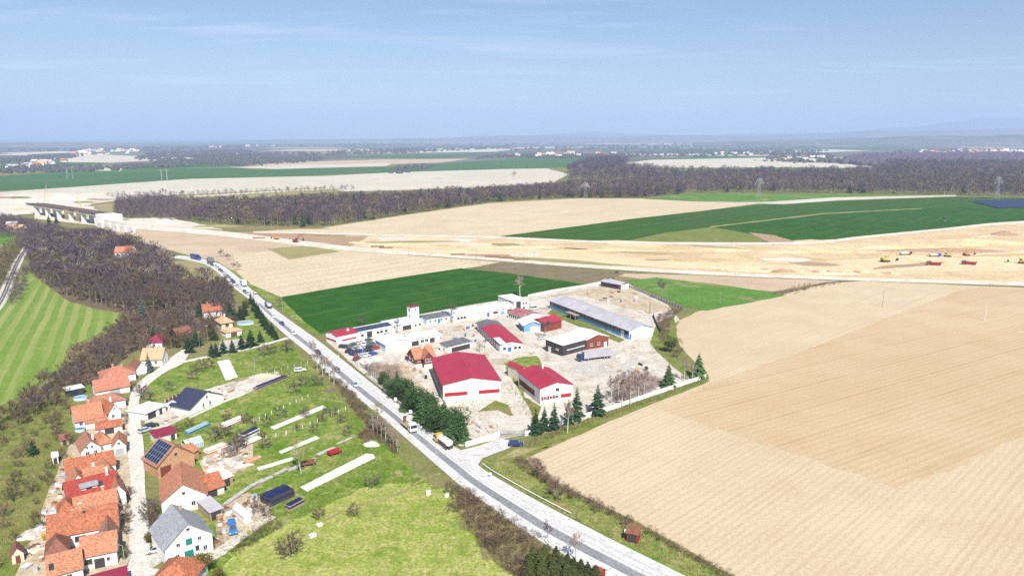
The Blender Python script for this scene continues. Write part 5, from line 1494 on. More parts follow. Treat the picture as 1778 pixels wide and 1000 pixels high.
# --- west side of the street, from the bottom edge upwards
g = block(('farmstead', 'courtyard farm with orange roofs round a yard at the bottom left', H), (143, 992), (205, 979), 6.5, 3.6, 2.8, 'x', 'white', 'tile_or', 0.4)
g.win('F', 0.2, 1.4, 1.5, 1.2, 'framed').win('F', 0.75, 1.5, 0.6, 0.7, 'framed'); g.panel('garage_door', 'F', 0.5, 0.05, 2.0, 2.3, 'steeld'); g.wins('R', (0.3, 0.7), 1.4)
w = block(g.root, (82, 934), (204, 909), 8.6, 3.6, 3.3, 'x', 'white', 'tile_or', 0.4, 3.6)
w.chimney(0.47, 0.5, 1.6, 0.7).chimney(0.33, 0.75, 0.9, 0.5, 'white').skylight('F', 0.52, 0.85, 0.6, 0.6); w.win('F', 0.45, 1.2, 2.2, 1.4, 'framed').win('F', 0.7, 1.2, 1.2, 1.4)
w = block(g.root, (177, 972), (206, 965), 8.6, 3.5, 2.7, 'y', 'white', 'tile_or', 0.35); w.solar('L', 0.3, 0.6, 0.35, 0.85, 2, 3); w.wins('R', (0.3, 0.7), 1.4)
w = block(g.root, (83, 1000), (143, 984), 7.0, 3.2, 2.6, 'x', 'white', 'tile_or', 0.4, 3.2); w.skylight('F', 0.12, 0.4, 0.9, 1.4).wins('F', (0.3, 0.6), 1.2)
w = block(g.root, (80, 966), (118, 957), 6.0, 3.0, 3.0, 'hip', 'white', 'tile_br', 0.4, 3.0)
g = block(('garage', 'low maroon roofed outbuilding at the bottom edge below the courtyard farm', 'garage'), (158, 1046), (224, 1027), 5, 2.4, 0.6, 'mono', 'white', 'roof_mar', 0.3)
g.panel('garage_door', 'F', 0.6, 0.05, 2.6, 2.1, 'steeld')
g = block(('house', 'small pyramid roofed house with a long orange ridge behind the courtyard farm', H), (101, 896), (132, 889), 6.0, 3.4, 3.0, 'hip', 'white', 'tile_or', 0.4, 3.4)
w = block(g.root, (130, 890), (204, 873), 6.2, 3.4, 2.5, 'x', 'white', 'tile_or', 0.4, 3.4); w.chimney(0.7, 0.5, 1.3, 0.6)
g = block(('house', 'house with a deep red tiled roof, grey topped dormer and roof window', H), (117, 871), (206, 848), 8.0, 3.8, 3.4, 'x', 'white', 'tile_rd', 0.4, 3.8)
g.skylight('F', 0.68, 0.5, 1.0, 1.3).chimney(0.84, 0.45, 2.0, 0.6, 'oldwhite')
dz, dy = 4.9, -g.D / 2 + 1.4
MB().box(-1.8, 1.8, 0, 2.6, 0, 1.3).build('dormer', M['white'], g.roof, T(-0.05 * g.L, dy, dz - 0.3))
MB().extrude([(-0.4, 0.95), (3.2, 1.9), (3.2, 2.05), (-0.4, 1.13)], -2.1, 2.1, 'x').build('dormer_roof', M['tile_gr'], g.roof, T(-0.05 * g.L, dy, dz - 0.04))
a, b, c = win_mesh(1.3, 0.7, 'framed'); o = link('window', a, g.roof); o.matrix_basis = T(-0.05 * g.L, dy - 0.01, dz + 0.0); link('pane', b, o)
w = block(g.root, (198, 884), (221, 878), 11.0, 3.8, 2.4, 'y', 'white', 'tile_or2', 0.35); w.wins('R', (0.25, 0.5, 0.75), 1.4)
g = block(('house', 'row house with two white gables and pale orange roofs, third from the bottom', H), (120, 843), (152, 835), 5.5, 3.4, 2.5, 'y', 'white', 'tile_or2', 0.4, 3.4)
g.win('F', 0.5, 3.7, 0.8, 0.8, 'framed').wins('F', (0.3, 0.7), 1.3)
w = block(g.root, (149, 839), (184, 830), 6.5, 3.4, 2.5, 'x', 'white', 'tile_or2', 0.4, 3.4); w.chimney(0.55, 0.6, 1.5, 0.6, 'white')
w = block(g.root, (181, 831), (206, 824), 8.0, 3.6, 2.7, 'y', 'white', 'tile_or2', 0.4, 3.6); w.win('F', 0.5, 4.0, 0.8, 0.8); w.wins('R', (0.3, 0.7), 1.4)
w = block(g.root, (115, 822), (200, 803), 6.6, 3.0, 2.5, 'x', 'white', 'tile_or', 0.4, 3.0); w.chimney(0.6, 0.4, 1.2, 0.5)
g = block(('house', 'white gabled house with bright orange hipped roof near the middle of the row', H), (143, 799), (177, 791), 8.0, 3.0, 2.5, 'y', 'white', 'tile_or', 0.5)
g.wins('F', (0.3, 0.55), 3.1, 0.8, 0.9).wins('F', (0.3, 0.7), 1.0); g.chimney(0.7, 0.35, 1.6, 0.5, 'white')
w = block(g.root, (172, 773), (195, 767), 7.0, 3.0, 2.6, 'hip', 'white', 'tile_or', 0.4, 3.0)
g = block(('house', 'narrow white gabled house with brownish orange roof beside the street', H), (197, 792), (220, 788), 6.5, 3.0, 2.3, 'y', 'white', 'tile_or2', 0.4)
g.win('F', 0.5, 3.3, 0.9, 0.9); g.panel('garage_door', 'F', 0.5, 0.05, 2.2, 2.1, 'metal')
g = block(('garage', 'long low orange roofed outbuilding below the large orange roofed house', 'garage'), (168, 757), (213, 749), 5, 2.2, 1.3, 'x', 'white', 'tile_or', 0.35)
g.panel('garage_door', 'F', 0.5, 0.05, 2.6, 1.9, 'wood_dk')
g = block(('house', 'large white house with steep orange half hipped roof above the long outbuilding', H), (130, 731), (179, 721), 8.0, 3.0, 3.5, 'x', 'white', 'tile_or', 0.5, 3.0)
g.chimney(0.6, 0.55, 1.4, 0.6).wins('F', (0.2, 0.4), 1.1)
w = block(g.root, (190, 733), (211, 727), 7.5, 3.4, 2.4, 'y', 'white', 'tile_or', 0.5); w.win('F', 0.35, 1.2, 1.0, 1.2).win('F', 0.5, 3.8, 0.7, 0.8); w.chimney(0.6, 0.45, 2.0, 0.5, 'white'); w.wins('R', (0.3, 0.7), 1.3)
w = block(g.root, (155, 706), (217, 693), 7.0, 3.0, 2.4, 'hip', 'white', 'tile_or', 0.4, 3.0)
w = block(g.root, (150, 746), (187, 738), 4.0, 2.0, 1.0, 'mono', 'white', 'tile_or', 0.3)
g = block(('house', 'long pink tiled house with green tarpaulin before it', H), (166, 679), (225, 668), 7.5, 2.8, 2.8, 'x', 'white', 'tile_pk', 0.5, 2.8)
g.panel('door_canopy', 'F', 0.55, 0.3, 3.4, 2.0, 'ghglass'); g.wins('R', (0.35, 0.7), 1.2); g.chimney(0.5, 0.5, 1.2, 0.5)
g = block(('house', 'pink tiled hipped house next to the narrow annex at the top of the row', H), (178, 657), (235, 647), 9.0, 3.0, 2.6, 'hip', 'white', 'tile_pk', 0.5, 3.0)
g.wins('R', (0.3, 0.7), 1.2); g.chimney(0.4, 0.6, 1.2, 0.6).chimney(0.65, 0.4, 1.0, 0.5)
g = block(('house', 'white cottage with beige tiled roof where the street forks', H), (246, 637), (282, 636), ('r', 250, 606, 6.6), 3.4, 3.4, 'x', 'white', 'tile_bei', 0.5)
g.wins('F', (0.3, 0.7), 1.2); g.win('R', 0.5, 1.2); g.chimney(0.3, 0.55, 1.0, 0.6)
w = block(g.root, (238, 652), (256, 648), ('b', 246, 628, 3), 2.8, 2.2, 'y', 'white', 'tile_br', 0.4)
g = block(('shed', 'maroon hipped roof building behind the beige roofed cottage', 'shed'), (255, 606), (282, 605), 8, 2.8, 3.0, 'hip', 'white', 'roof_mar', 0.4)
g.win('F', 0.5, 1.0)
g = block(('house', 'small white house with bright orange roof at the edge of the near wood', H), (355, 553), (386, 549), 7.0, 3.8, 2.8, 'x', 'white', 'tile_or', 0.6)
g.wins('F', (0.3, 0.7), 1.4).wins('R', (0.5,), 1.6); g.chimney(0.3, 0.6, 1.2, 0.6)
g = block(('house', 'cream two storey cottage with pale hipped roofs in the conifer garden', H), (386, 580), (405, 577), 8.5, 5.2, 2.4, 'hip', 'cream', 'tile_bei', 0.7)
g.win('F', 0.5, 3.4, 1.6, 1.2, 'framed').wins('F', (0.3, 0.7), 1.0); g.chimney(0.55, 0.5, 1.3, 0.6, 'white')
w = block(g.root, (393, 587), (420, 582), 5.5, 2.6, 1.3, 'hip', 'white', 'tile_bei', 0.5); w.panel('garage_door', 'F', 0.5, 0.05, 3.0, 2.0, 'framed')
g = block(('shed', 'brown shingled shed hidden among the conifers', 'shed'), (310, 592), (336, 586), 8, 2.6, 2.4, 'x', 'wood_dk', 'tile_br', 0.4)
g.panel('door', 'F', 0.5, 0.05, 1.5, 2.0, 'wood_br')
g = block(('house', 'white gabled house with red roof inside the near wood', H), (200, 449), (232, 448), 9, 5.0, 3.6, 'x', 'white', 'tile_or', 0.5)
w = block(g.root, (226, 450), (241, 448), 10, 5.5, 4.0, 'y', 'white', 'tile_or', 0.5); w.wins('F', (0.35, 0.65), 3.0)
g.wins('F', (0.15, 0.4, 0.65), 2.5)
g = block(('shed', 'flat roofed pool house above the blue pool', 'shed'), (118, 690), (146, 684), 4, 2.6, 0, 'flat', 'wood_dk', 'roof_wht', 0.4)
g.panel('door', 'F', 0.4, 0.05, 2.5, 2.0, 'glass')
g = block(('garden_shed', 'tiny red roofed garden shed at the far bottom left', 'shed'), (22, 980), (43, 974), 3.2, 2.2, 1.4, 'y', 'cream', 'tile_br', 0.3)
g.panel('door', 'F', 0.5, 0.03, 0.9, 1.8, 'wood_br')
g = block(('garden_shed', 'brown roofed garden shed on the left slope behind the row', 'shed'), (105, 775), (121, 772), 3.5, 2.0, 1.2, 'x', 'wood', 'tile_br', 0.3)
g.panel('door', 'F', 0.5, 0.03, 0.9, 1.7, 'wood_dk')
g = block(('garden_shed', 'white garden shed behind the two gabled row house', 'shed'), (92, 806), (102, 804), 2.5, 2.2, 0.4, 'mono', 'white', 'roof_wht', 0.2)
g.panel('door', 'F', 0.5, 0.03, 0.9, 1.8, 'wood_dk')
g = block(('shed', 'white metal hut beside the blue van', 'shed'), (424, 911), (437, 906), ('b', 414, 878, 2.4), 2.3, 1.1, 'y', 'white', 'roof_wht', 0.2)
g.panel('door', 'F', 0.5, 0.03, 1.2, 1.8, 'oldwhite')
g = block(('bus_shelter', 'red bus shelter on the verge at the right of the main road', 'shelter'), (1088, 940), (1107, 944), 3.0, 2.3, 0.5, 'mono', 'red', 'rust', 0.3)
g.panel('opening', 'F', 0.5, 0.05, 2.0, 1.9, 'wood_dk')
g = block(('shed', 'red roofed hut in the conifers at the bottom edge', 'shed'), (1026, 1006), (1040, 1012), 2.6, 1.8, 0.8, 'x', 'wood_br', 'tile_rd', 0.3)

# --- industrial yard
I = 'industrial building'
g = block(('hangar', 'big white hangar with crimson roof and red wall bands', I), (770, 698), (869, 690), ('b', 749, 621.6, 6.6), 6.4, 1.9, 'y', 'white', 'roof_red', 0.5)
g.panel('wall_band', 'F', 0.22, 2.0, g.L * 0.40, 1.4, 'red'); g.panel('wall_band', 'F', 0.8, 2.0, g.L * 0.37, 1.4, 'red')
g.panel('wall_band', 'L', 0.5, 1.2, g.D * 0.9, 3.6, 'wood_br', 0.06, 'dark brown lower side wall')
for u in (0.07, 0.16, 0.25, 0.34, 0.85, 0.95): g.win('F', u, 2.35, 1.2, 0.7, 'red', False)
g.door('F', 0.52, 1.1, 2.1, 'oldwhite')
for k in range(8): g.panel('pilaster', 'L', 0.06 + k * 0.125, 0.0, 0.35, 6.2, 'oldwhite', 0.18)
g = block(('office', 'white two storey office with crimson roof and red window band', I), (938, 703), (993.5, 695), ('b', 908, 643, 6.2), 6.0, 1.6, 'y', 'white', 'roof_red', 0.45)
g.wins('F', (0.15, 0.33, 0.51), 1.7, 1.3, 1.2); g.win('F', 0.53, 4.4, 1.4, 1.0, 'framed')
for u in (0.06, 0.24, 0.42): g.panel('wall_band', 'F', u, 1.6, 0.8, 1.4, 'red')
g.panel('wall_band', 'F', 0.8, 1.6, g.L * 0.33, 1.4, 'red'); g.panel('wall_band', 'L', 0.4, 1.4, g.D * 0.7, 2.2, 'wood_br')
g.chimney(0.68, 0.85, 2.0, 0.7, 'oldwhite')
w = block(g.root, (906, 664), (914, 662), 9, 5.0, 1.0, 'y', 'cream', 'roof_red', 0.3)
g = block(('shed', 'long white shed with crimson roof and flat white porch', I), (868, 612), (907.5, 608.5), ('b', 824, 573, 0), 3.2, 1.3, 'y', 'white', 'roof_red', 0.4)
g.wins('F', (0.2, 0.68, 0.86), 1.0, 1.3, 1.2, 'framed'); g.panel('door', 'F', 0.42, 0.05, 1.7, 2.1, 'bluep')
g.wins('L', [0.1 + 0.09 * i for i in range(9)], 0.9, 1.6, 1.8, 'framed')
MB().box(-g.L / 2 - 0.3, 0.3, -g.D / 2 - 0.5, -g.D / 2 + g.D * 0.25, 0, 0.22).build('porch_roof', M['roof_wht'], g.root, T(0, 0, 3.85))
bk = MB(); roof_mesh(bk, g.L * 1.01, g.D * 0.22, 3.25, 1.32, 'y', 0.42, 0.2)
bk.build('back_roof', M['roof_drk'], g.root, T(0, g.D * 0.42, 0))
g = block(('warehouse', 'very long light blue building with grey gable roof at the back of the yard', I), (1092, 590), (1133.5, 583.5), ('b', 960.6, 534.5, 0), 4.4, 2.0, 'y', 'paleblue', 'roof_gry', 0.6)
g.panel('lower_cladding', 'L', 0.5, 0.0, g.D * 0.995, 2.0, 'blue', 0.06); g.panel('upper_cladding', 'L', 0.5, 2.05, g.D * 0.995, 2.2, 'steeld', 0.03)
g.wins('L', [0.04 + 0.052 * i for i in range(18)], 2.2, 2.4, 1.5)
g.panel('hall_door', 'F', 0.25, 0.05, 4.5, 3.3, 'white'); g.panel('hall_door', 'F', 0.7, 0.05, 4.5, 3.3, 'white'); g.panel('door', 'F', 0.06, 0.05, 1.2, 2.6, 'bluep')
p = MB().box(-5, 5, -3.2, 0, 2.75, 2.95).box(-4.8, -4.6, -3.1, -2.9, 0, 2.75).box(4.6, 4.8, -3.1, -2.9, 0, 2.75).box(-0.1, 0.1, -3.1, -2.9, 0, 2.75)
p.build('porch', M['wood'], g.root, g.Ml @ g.face('L', 0.36) @ T(0, -0.08, 0))
g.panel('door', 'L', 0.93, 0.05, 2.4, 3.2, 'white', 0.1)
g = block(('workshop', 'black boarded shed with brown gabled end and white roofs behind the lorry', I), (976.5, 618.5), (1018, 607), ('b', 949, 609, 0), 4.8, 0.6, 'mono', 'wood_dk', 'roof_wht', 0.3)
g.panel('window_strip', 'F', 0.55, 2.0, g.L * 0.75, 0.35, 'frame'); g.panel('door', 'L', 0.25, 0.05, 1.6, 2.6, 'oldwhite'); g.wins('L', (0.7,), 2.0, 1.6, 0.8)
w = block(g.root, (1018.5, 607.5), (1056, 601), ('b', 985, 578, 4.8), 4.6, 1.7, 'y', 'wood_br', 'roof_wht', 0.4); w.wins('F', (0.22, 0.55), 1.4, 1.4, 1.2); w.panel('door', 'F', 0.86, 0.05, 1.5, 2.2, 'white')
w = block(g.root, (945, 577), (975, 570), 10, 4.2, 1.6, 'x', 'wood_br', 'roof_red', 0.4)
g = block(('workshop', 'white workshop with rusty maroon roof in the middle of the yard', I), (882, 552), (910, 561), ('b', 926, 541, 3.2), 3.2, 1.4, 'x', 'white', 'roof_rst', 0.4)
g.wins('F', [0.1 + 0.13 * i for i in range(7)], 1.1, 1.2, 1.2, 'framed')
w = block(g.root, (910, 577), (941, 575), ('b', 904, 555, 3.6), 3.6, 1.6, 'y', 'blue', 'roof_wht', 0.8); w.panel('opening', 'F', 0.6, 0.05, 5.0, 2.6, 'oldwhite')
g = block(('workshop', 'long low white workshop with white roof against the green crop', I), (787, 560), (893, 543), ('b', 768, 540, 3.4), 3.4, 1.2, 'x', 'white', 'roof_wht', 0.5)
g.wins('F', (0.08, 0.13, 0.18, 0.66, 0.7, 0.9, 0.94), 1.2, 1.5, 1.2, 'framed'); g.panel('door', 'F', 0.3, 0.05, 3.0, 2.4, 'paleblue'); g.panel('door', 'F', 0.56, 0.05, 1.6, 2.4, 'bluep'); g.panel('door', 'F', 0.8, 0.05, 2.6, 2.0, 'blue'); g.panel('door', 'F', 0.42, 0.05, 2.6, 2.4, 'white')
for u in (0.2, 0.35, 0.55, 0.72, 0.86): MB().box(-0.6, 0.6, -0.5, 0.5, 0, 0.5).build('roof_vent', M['roof_gry'], g.roof, T((u - 0.5) * g.L, g.D * 0.12, 4.3))
g = block(('office', 'white flat roofed two storey block at the end of the long workshop', I), (893, 541.5), (917, 538), 17, 5.6, 0, 'flat', 'white', 'roof_wht', 0.3)
g.wins('F', (0.65, 0.85), 3.4, 1.4, 1.3); g.panel('glazing', 'F', 0.3, 0.3, 3.0, 5.0, 'glass'); g.wins('F', (0.7,), 1.0, 1.8, 1.3)
g = block(('shed', 'pale blue shed with dark felt roof beside the tower', I), (741, 564.5), (783, 557), ('b', 729, 549, 3.0), 3.2, 0.6, 'x', 'paleblue', 'roof_drk', 0.4)
g.wins('F', (0.15, 0.35, 0.6, 0.8), 1.0, 1.3, 1.2); g.panel('door', 'F', 0.5, 0.05, 1.3, 2.1, 'bluep')
g = block(('tower', 'slim white square tower with dark red cap in the yard', 'tower'), (715, 563.5), (728, 561), 4.0, 8.8, 0.4, 'hip', 'white', 'roof_mar', 0.25)
g.win('L', 0.5, 6.5, 0.9, 1.4, 'framed').win('L', 0.5, 3.0, 0.9, 1.4, 'framed').win('F', 0.5, 7.0, 0.7, 0.9, 'framed')
g = block(('workshop', 'white workshop with crimson end roof and dark solar covered roof', I), (585, 598), (621, 590), 9.5, 3.8, 1.0, 'x', 'white', 'roof_red', 0.4)
g.panel('wall_band', 'F', 0.6, 0.9, g.L * 0.7, 0.8, 'red'); g.panel('wall_band', 'L', 0.5, 0.9, g.D * 0.9, 0.8, 'red'); g.chimney(0.7, 0.3, 1.0, 0.8, 'white')
w = block(g.root, (621.5, 590), (684, 577.5), ('b', 610, 570, 3.4), 3.4, 0.9, 'x', 'white', 'roof_wht', 0.4)
w.solar('F', 0.0, 0.97, 0.04, 0.98, 14, 2); w.panel('gate', 'F', 0.32, 0.05, 2.8, 2.8, 'wood_dk'); w.wins('F', (0.12, 0.55, 0.65, 0.78), 1.2, 1.5, 1.1, 'framed')
w = block(g.root, (684, 577), (734, 567), 12, 3.0, 0.6, 'x', 'white', 'roof_wht', 0.3); w.panel('opening', 'F', 0.45, 0.05, 5.0, 2.2, 'wood_dk'); w.wins('F', (0.75, 0.9), 1.0, 1.2, 1.0, 'framed')
g = block(('workshop', 'white roofed workshop with pale blue gable next to the scrapyard', I), (670, 612), (715, 604), ('b', 656, 588, 3.6), 3.6, 1.4, 'y', 'paleblue', 'roof_wht', 0.5)
g.panel('wall_base', 'F', 0.5, 0.02, g.L, 2.2, 'white')
w = block(g.root, (713, 602), (763, 592), ('b', 706, 581, 3.4), 3.4, 1.0, 'x', 'white', 'roof_wht', 0.5); w.wins('F', (0.4, 0.55), 0.8, 2.0, 1.6); w.panel('opening', 'F', 0.75, 0.05, 2.6, 2.2, 'wood_dk'); w.panel('opening', 'F', 0.15, 0.05, 4.0, 2.2, 'steeld')
g = block(('garage', 'small open garage with streaked dark flat roof behind the hangar', I), (778, 614), (818, 604), ('b', 764, 598, 3), 3.2, 0.4, 'mono', 'white', 'roof_drk', 0.4)
g.panel('opening', 'F', 0.55, 0.05, g.L * 0.8, 2.2, 'wood_dk'); g.wins('L', (0.5,), 1.2, 1.2, 1.0)
g = block(('timber_house', 'brown timber cottage with orange roof beside the hangar', H), (721, 638), (755, 632), 7.5, 3.8, 3.2, 'x', 'wood_br', 'tile_or2', 0.6)
g.panel('wall_base', 'F', 0.5, 0.02, g.L, 1.2, 'white', 0.08); g.panel('wall_base', 'L', 0.5, 0.02, g.D, 1.2, 'white', 0.08)
w = block(g.root, (737, 639.5), (752, 637.5), 6, 4.4, 2.4, 'y', 'wood_br', 'tile_or2', 0.5); w.wins('F', (0.3, 0.7), 2.6, 1.2, 1.3); w.panel('wall_base', 'F', 0.5, 0.02, w.L, 1.6, 'white', 0.08)
g.chimney(0.55, 0.45, 1.4, 0.7, 'white').wins('L', (0.3, 0.7), 2.2); g.win('F', 0.2, 2.2)
g = block(('barn', 'small open barn with brown roof at the back corner of the yard', 'barn'), (1043, 497), (1078, 503.5), 8, 3.2, 0.9, 'x', 'wood_br', 'roof_gry', 0.5)
g.panel('opening', 'F', 0.45, 0.05, g.L * 0.8, 2.4, 'wood_dk'); g.panel('end_wall', 'R', 0.5, 0.0, g.D, 3.0, 'white', 0.06)

# --- far villages: too small to show parts
FHM = {}
def far_house(kind):
    if kind not in FHM:
        wm, rm = kind
        mb = MB(); gable_wall(mb, 13, 10, 5, 4, 'x'); mb.mi = 1; roof_mesh(mb, 13, 10, 5, 4, 'x', 0.6, 0.4)
        FHM[kind] = mb.mesh('far_house', [M[wm], M[rm]])
    return FHM[kind]
def village(pts, n, lab, grp, seed, sc=(0.9, 1.4)):
    r = random.Random(seed)
    for p in scatter(pts, n, 16, seed):
        o = link('far_house', far_house((r.choice(['white', 'white', 'cream']), r.choice(['tile_bei', 'tile_br', 'roof_gry', 'roof_wht']))))
        o.location = (p[0], p[1], 0); k = r.uniform(*sc); o.scale = (k * r.uniform(0.9, 1.8), k, k); o.rotation_euler = (0, 0, r.uniform(-0.6, 0.6))
        tag(o, lab, 'house', grp)
village([(135, 264), (170, 260), (245, 260), (235, 266), (180, 271), (120, 273)], 46, 'tiny pale building in the hazy town at the far left', 'town at the far left', 41, (0.8, 1.9))
village([(1560, 268), (1600, 264), (1700, 262), (1790, 262), (1790, 269), (1650, 269)], 60, 'tiny house in the far village behind the right wood', 'far village at the right', 42, (1, 2))
village([(870, 273), (900, 268), (1060, 268), (1090, 271), (940, 274)], 22, 'tiny house in the hamlet beyond the centre', 'hamlet beyond the centre', 43, (1, 2))
village([(1350, 279), (1370, 272), (1430, 273), (1430, 281)], 16, 'small house in the hamlet beside the pale far field', 'hamlet beside the far pale field', 44, (0.9, 1.5))
village([(1195, 270), (1240, 267), (1320, 267), (1300, 271)], 9, 'small pale farm building on the far green ridge', 'farms on the far ridge', 45, (1, 1.8))
village([(0, 296), (40, 286), (120, 277), (110, 283), (40, 294)], 18, 'tiny house in the hamlet at the left edge', 'hamlet at the left edge', 46, (0.9, 1.6))
village([(340, 256), (480, 252.5), (480, 254), (360, 257)], 8, 'tiny white building far behind the left woods', 'distant white buildings', 47, (1, 2.2))
village([(1290, 248), (1330, 245.5), (1420, 246), (1400, 249)], 10, 'tiny pale building on the hazy right horizon', 'buildings on the right horizon', 48, (1, 2.2))
village([(-20, 405), (30, 390), (60, 392), (20, 408)], 2, 'half hidden house among the valley trees by the viaduct', 'valley houses by the viaduct', 49, (0.7, 0.9))
# ------------------------------------------------------------------ vehicles (all head towards +X)
PAINT = {}
for n_, c_ in (('white', (0.75, 0.75, 0.75)), ('black', (0.015, 0.015, 0.018)), ('silver', (0.45, 0.46, 0.48)), ('grey', (0.14, 0.145, 0.15)), ('blue', (0.02, 0.07, 0.36)), ('navy', (0.012, 0.02, 0.14)), ('red', (0.4, 0.02, 0.02)), ('yellow', (0.52, 0.37, 0.07)), ('green', (0.03, 0.14, 0.06)), ('darkred', (0.22, 0.02, 0.02)), ('orange', (0.6, 0.25, 0.03)), ('midblue', (0.02, 0.16, 0.45))):
    PAINT[n_] = mat_paint(n_ + '_car_paint', c_)


def wheel(parent, x, y, r=0.32, w=0.22):
    def ring(r0, y0, y1, name, m, par):
        mb = MB(); k = 12
        vs = [(math.cos(6.283 * i / k) * r0, y0, math.sin(6.283 * i / k) * r0) for i in range(k)] + [(math.cos(6.283 * i / k) * r0, y1, math.sin(6.283 * i / k) * r0) for i in range(k)]
        mb.add(vs, [(i, (i + 1) % k, k + (i + 1) % k, k + i) for i in range(k)] + [tuple(range(k)), tuple(range(2 * k - 1, k - 1, -1))])
        return mb.build(name, M[m], par)
    o = ring(r, -w / 2, w / 2, 'wheel', 'rubber', parent)
    o.location = (x, y, r)
    ring(r * 0.6, -w / 2 - 0.012, w / 2 + 0.012, 'rim', 'rim', o)
    return o


def make_car(L=4.3, Wd=1.76, Hh=1.45, hood=1.05, boot=0.35, van=False):
    root = thing('car', '', 'car')
    h2 = L / 2; belt = 0.92 if not van else 1.1
    low = [(-h2, 0.3), (-h2 - 0.03, 0.62), (-h2 + 0.06, belt), (h2 - hood, belt + 0.02), (h2 - 0.12, belt - 0.2), (h2, 0.6), (h2 - 0.02, 0.28)]
    b = MB()
    n = len(low); w = Wd / 2
    vs = [(x, -w + (0.05 if z > 0.85 else 0.0), z) for x, z in low] + [(x, w - (0.05 if z > 0.85 else 0.0), z) for x, z in low]
    b.add(vs, [(i, (i + 1) % n, n + (i + 1) % n, n + i) for i in range(n)] + [tuple(range(n)), tuple(range(2 * n - 1, n - 1, -1))])
    b.build('body', PAINT['white'], root, bevel=0.05, seg=1)
    xr0, xf0 = -h2 + 0.1 + boot * 0.3, h2 - hood + 0.1
    xr1, xf1 = -h2 + 0.25 + boot, h2 - hood - 0.55
    c = MB().frustum((xr0, xf0, -w + 0.07, w - 0.07), (xr1, xf1, -w + 0.24, w - 0.24), belt - 0.03, Hh - 0.05)
    c.build('windows', M['glass'], root)
    r = MB().box(xr1 - 0.04, xf1 + 0.04, -w + 0.21, w - 0.21, Hh - 0.06, Hh).build('roof_panel', PAINT['white'], root, bevel=0.02, seg=1)
    pl = MB()
    for s in (-1, 1):
        for x0, x1 in ((xr0, xr1), ((xr0 + xf0) / 2 - 0.1, (xr1 + xf1) / 2), (xf0, xf1)):
            pl.tube((x0, s * (w - 0.075), belt - 0.03), (x1, s * (w - 0.235), Hh - 0.04), 0.055, 0.05, 4)
    pl.build('pillars', PAINT['white'], root)
    for sx in (-1, 1):
        for sy in (-1, 1): wheel(root, sx * L * 0.3, sy * (w - 0.1))
    for sy in (-1, 1):
        MB().box(h2 - 0.12, h2 + 0.01, sy * (w - 0.28) - 0.16, sy * (w - 0.28) + 0.16, 0.6, 0.74).build('headlight', M['lampg'], root)
        MB().box(-h2 - 0.04, -h2 + 0.05, sy * (w - 0.2) - 0.12, sy * (w - 0.2) + 0.12, 0.66, 0.82).build('tail_light', M['lampr'], root)
    return root


CARP = {'hatch': make_car(), 'estate': make_car(4.7, 1.8, 1.5, 1.15, 0.15), 'saloon': make_car(4.6, 1.8, 1.44, 1.2, 0.75), 'van': make_car(5.0, 1.95, 2.1, 0.9, 0.05, True)}
USED = set()
def car(kind, color, px, py, px2, py2, label, group=None, cat='car', name='car'):
    """stands at the first photo place, heads towards the second"""
    p = at(px, py); q = at(px2, py2)
    o = CARP[kind]
    pt = PAINT[color]
    if kind in USED:
        o = copy_tree(o, None, {'body': pt, 'roof_panel': pt, 'pillars': pt})
    else:
        USED.add(kind)
        for ch in o.children:
            if ch.name.split('.')[0] in ('body', 'roof_panel', 'pillars'):
                ch.material_slots[0].link = 'OBJECT'; ch.material_slots[0].material = pt
    z = 0.2
    o.location = (p.x, p.y, z)
    o.rotation_euler = (0, 0, math.atan2(q.y - p.y, q.x - p.x))
    o.name = name
    tag(o, label, cat, group)
    return o


def on_road(i, f):
    p = lw[i].lerp(rw2[i], f); q = lw[i + 1].lerp(rw2[i + 1], f)
    return p, math.atan2(q.y - p.y, q.x - p.x)


def road_index(py):
    """row of the road's cross section nearest to a photo row"""
    best = min(range(159), key=lambda i: abs(((lw[i] + rw2[i]) / 2 - at(889, py)).y))
    return best


def road_car(kind, color, py, f, toward, label, group=None, cat='car', name='car'):
    o = car(kind, color, 889, 600, 900, 600, label, group, cat, name)
    p, a = on_road(road_index(py), f)
    o.location = (p.x, p.y, 0.2); o.rotation_euler = (0, 0, a + (0 if toward else math.pi))
    return o


QG = 'queue of traffic on the distant curve'
for kind, col, py, lab in (('hatch', 'grey', 458.5, 'dark car farthest back in the traffic queue at the road bend'), ('saloon', 'navy', 461, 'dark blue car in the queue right behind the white van'), ('van', 'white', 467, 'white van in the queue where the road begins to curve'),
                           ('hatch', 'black', 472, 'black car in the queue directly ahead of the white van'), ('estate', 'white', 478, 'white car in the middle of the queue on the curve'), ('saloon', 'grey', 483, 'grey car in the queue beside the bare wood edge'), ('hatch', 'black', 488, 'black car in the queue behind the silver one'),
                           ('van', 'white', 464, 'white van nearest the dark lorry in the queue'), ('hatch', 'black', 469.5, 'black car squeezed between the van and the next black car'), ('saloon', 'silver', 475, 'silver car just before the white one on the curve'), ('hatch', 'grey', 480.5, 'grey hatchback just after the white car on the curve'), ('estate', 'navy', 491.5, 'navy car last before the gap in the queue'), ('hatch', 'silver', 497, 'silver car in the queue after the gap'), ('estate', 'white', 501, 'white car leading the silver one in the queue'), ('saloon', 'navy', 507, 'dark car near the front of the queue'), ('estate', 'silver', 512, 'silver car at the front of the queue')):
    road_car(kind, col, py, 0.32, True, lab, QG, 'van' if kind == 'van' else 'car', 'van' if kind == 'van' else 'car')
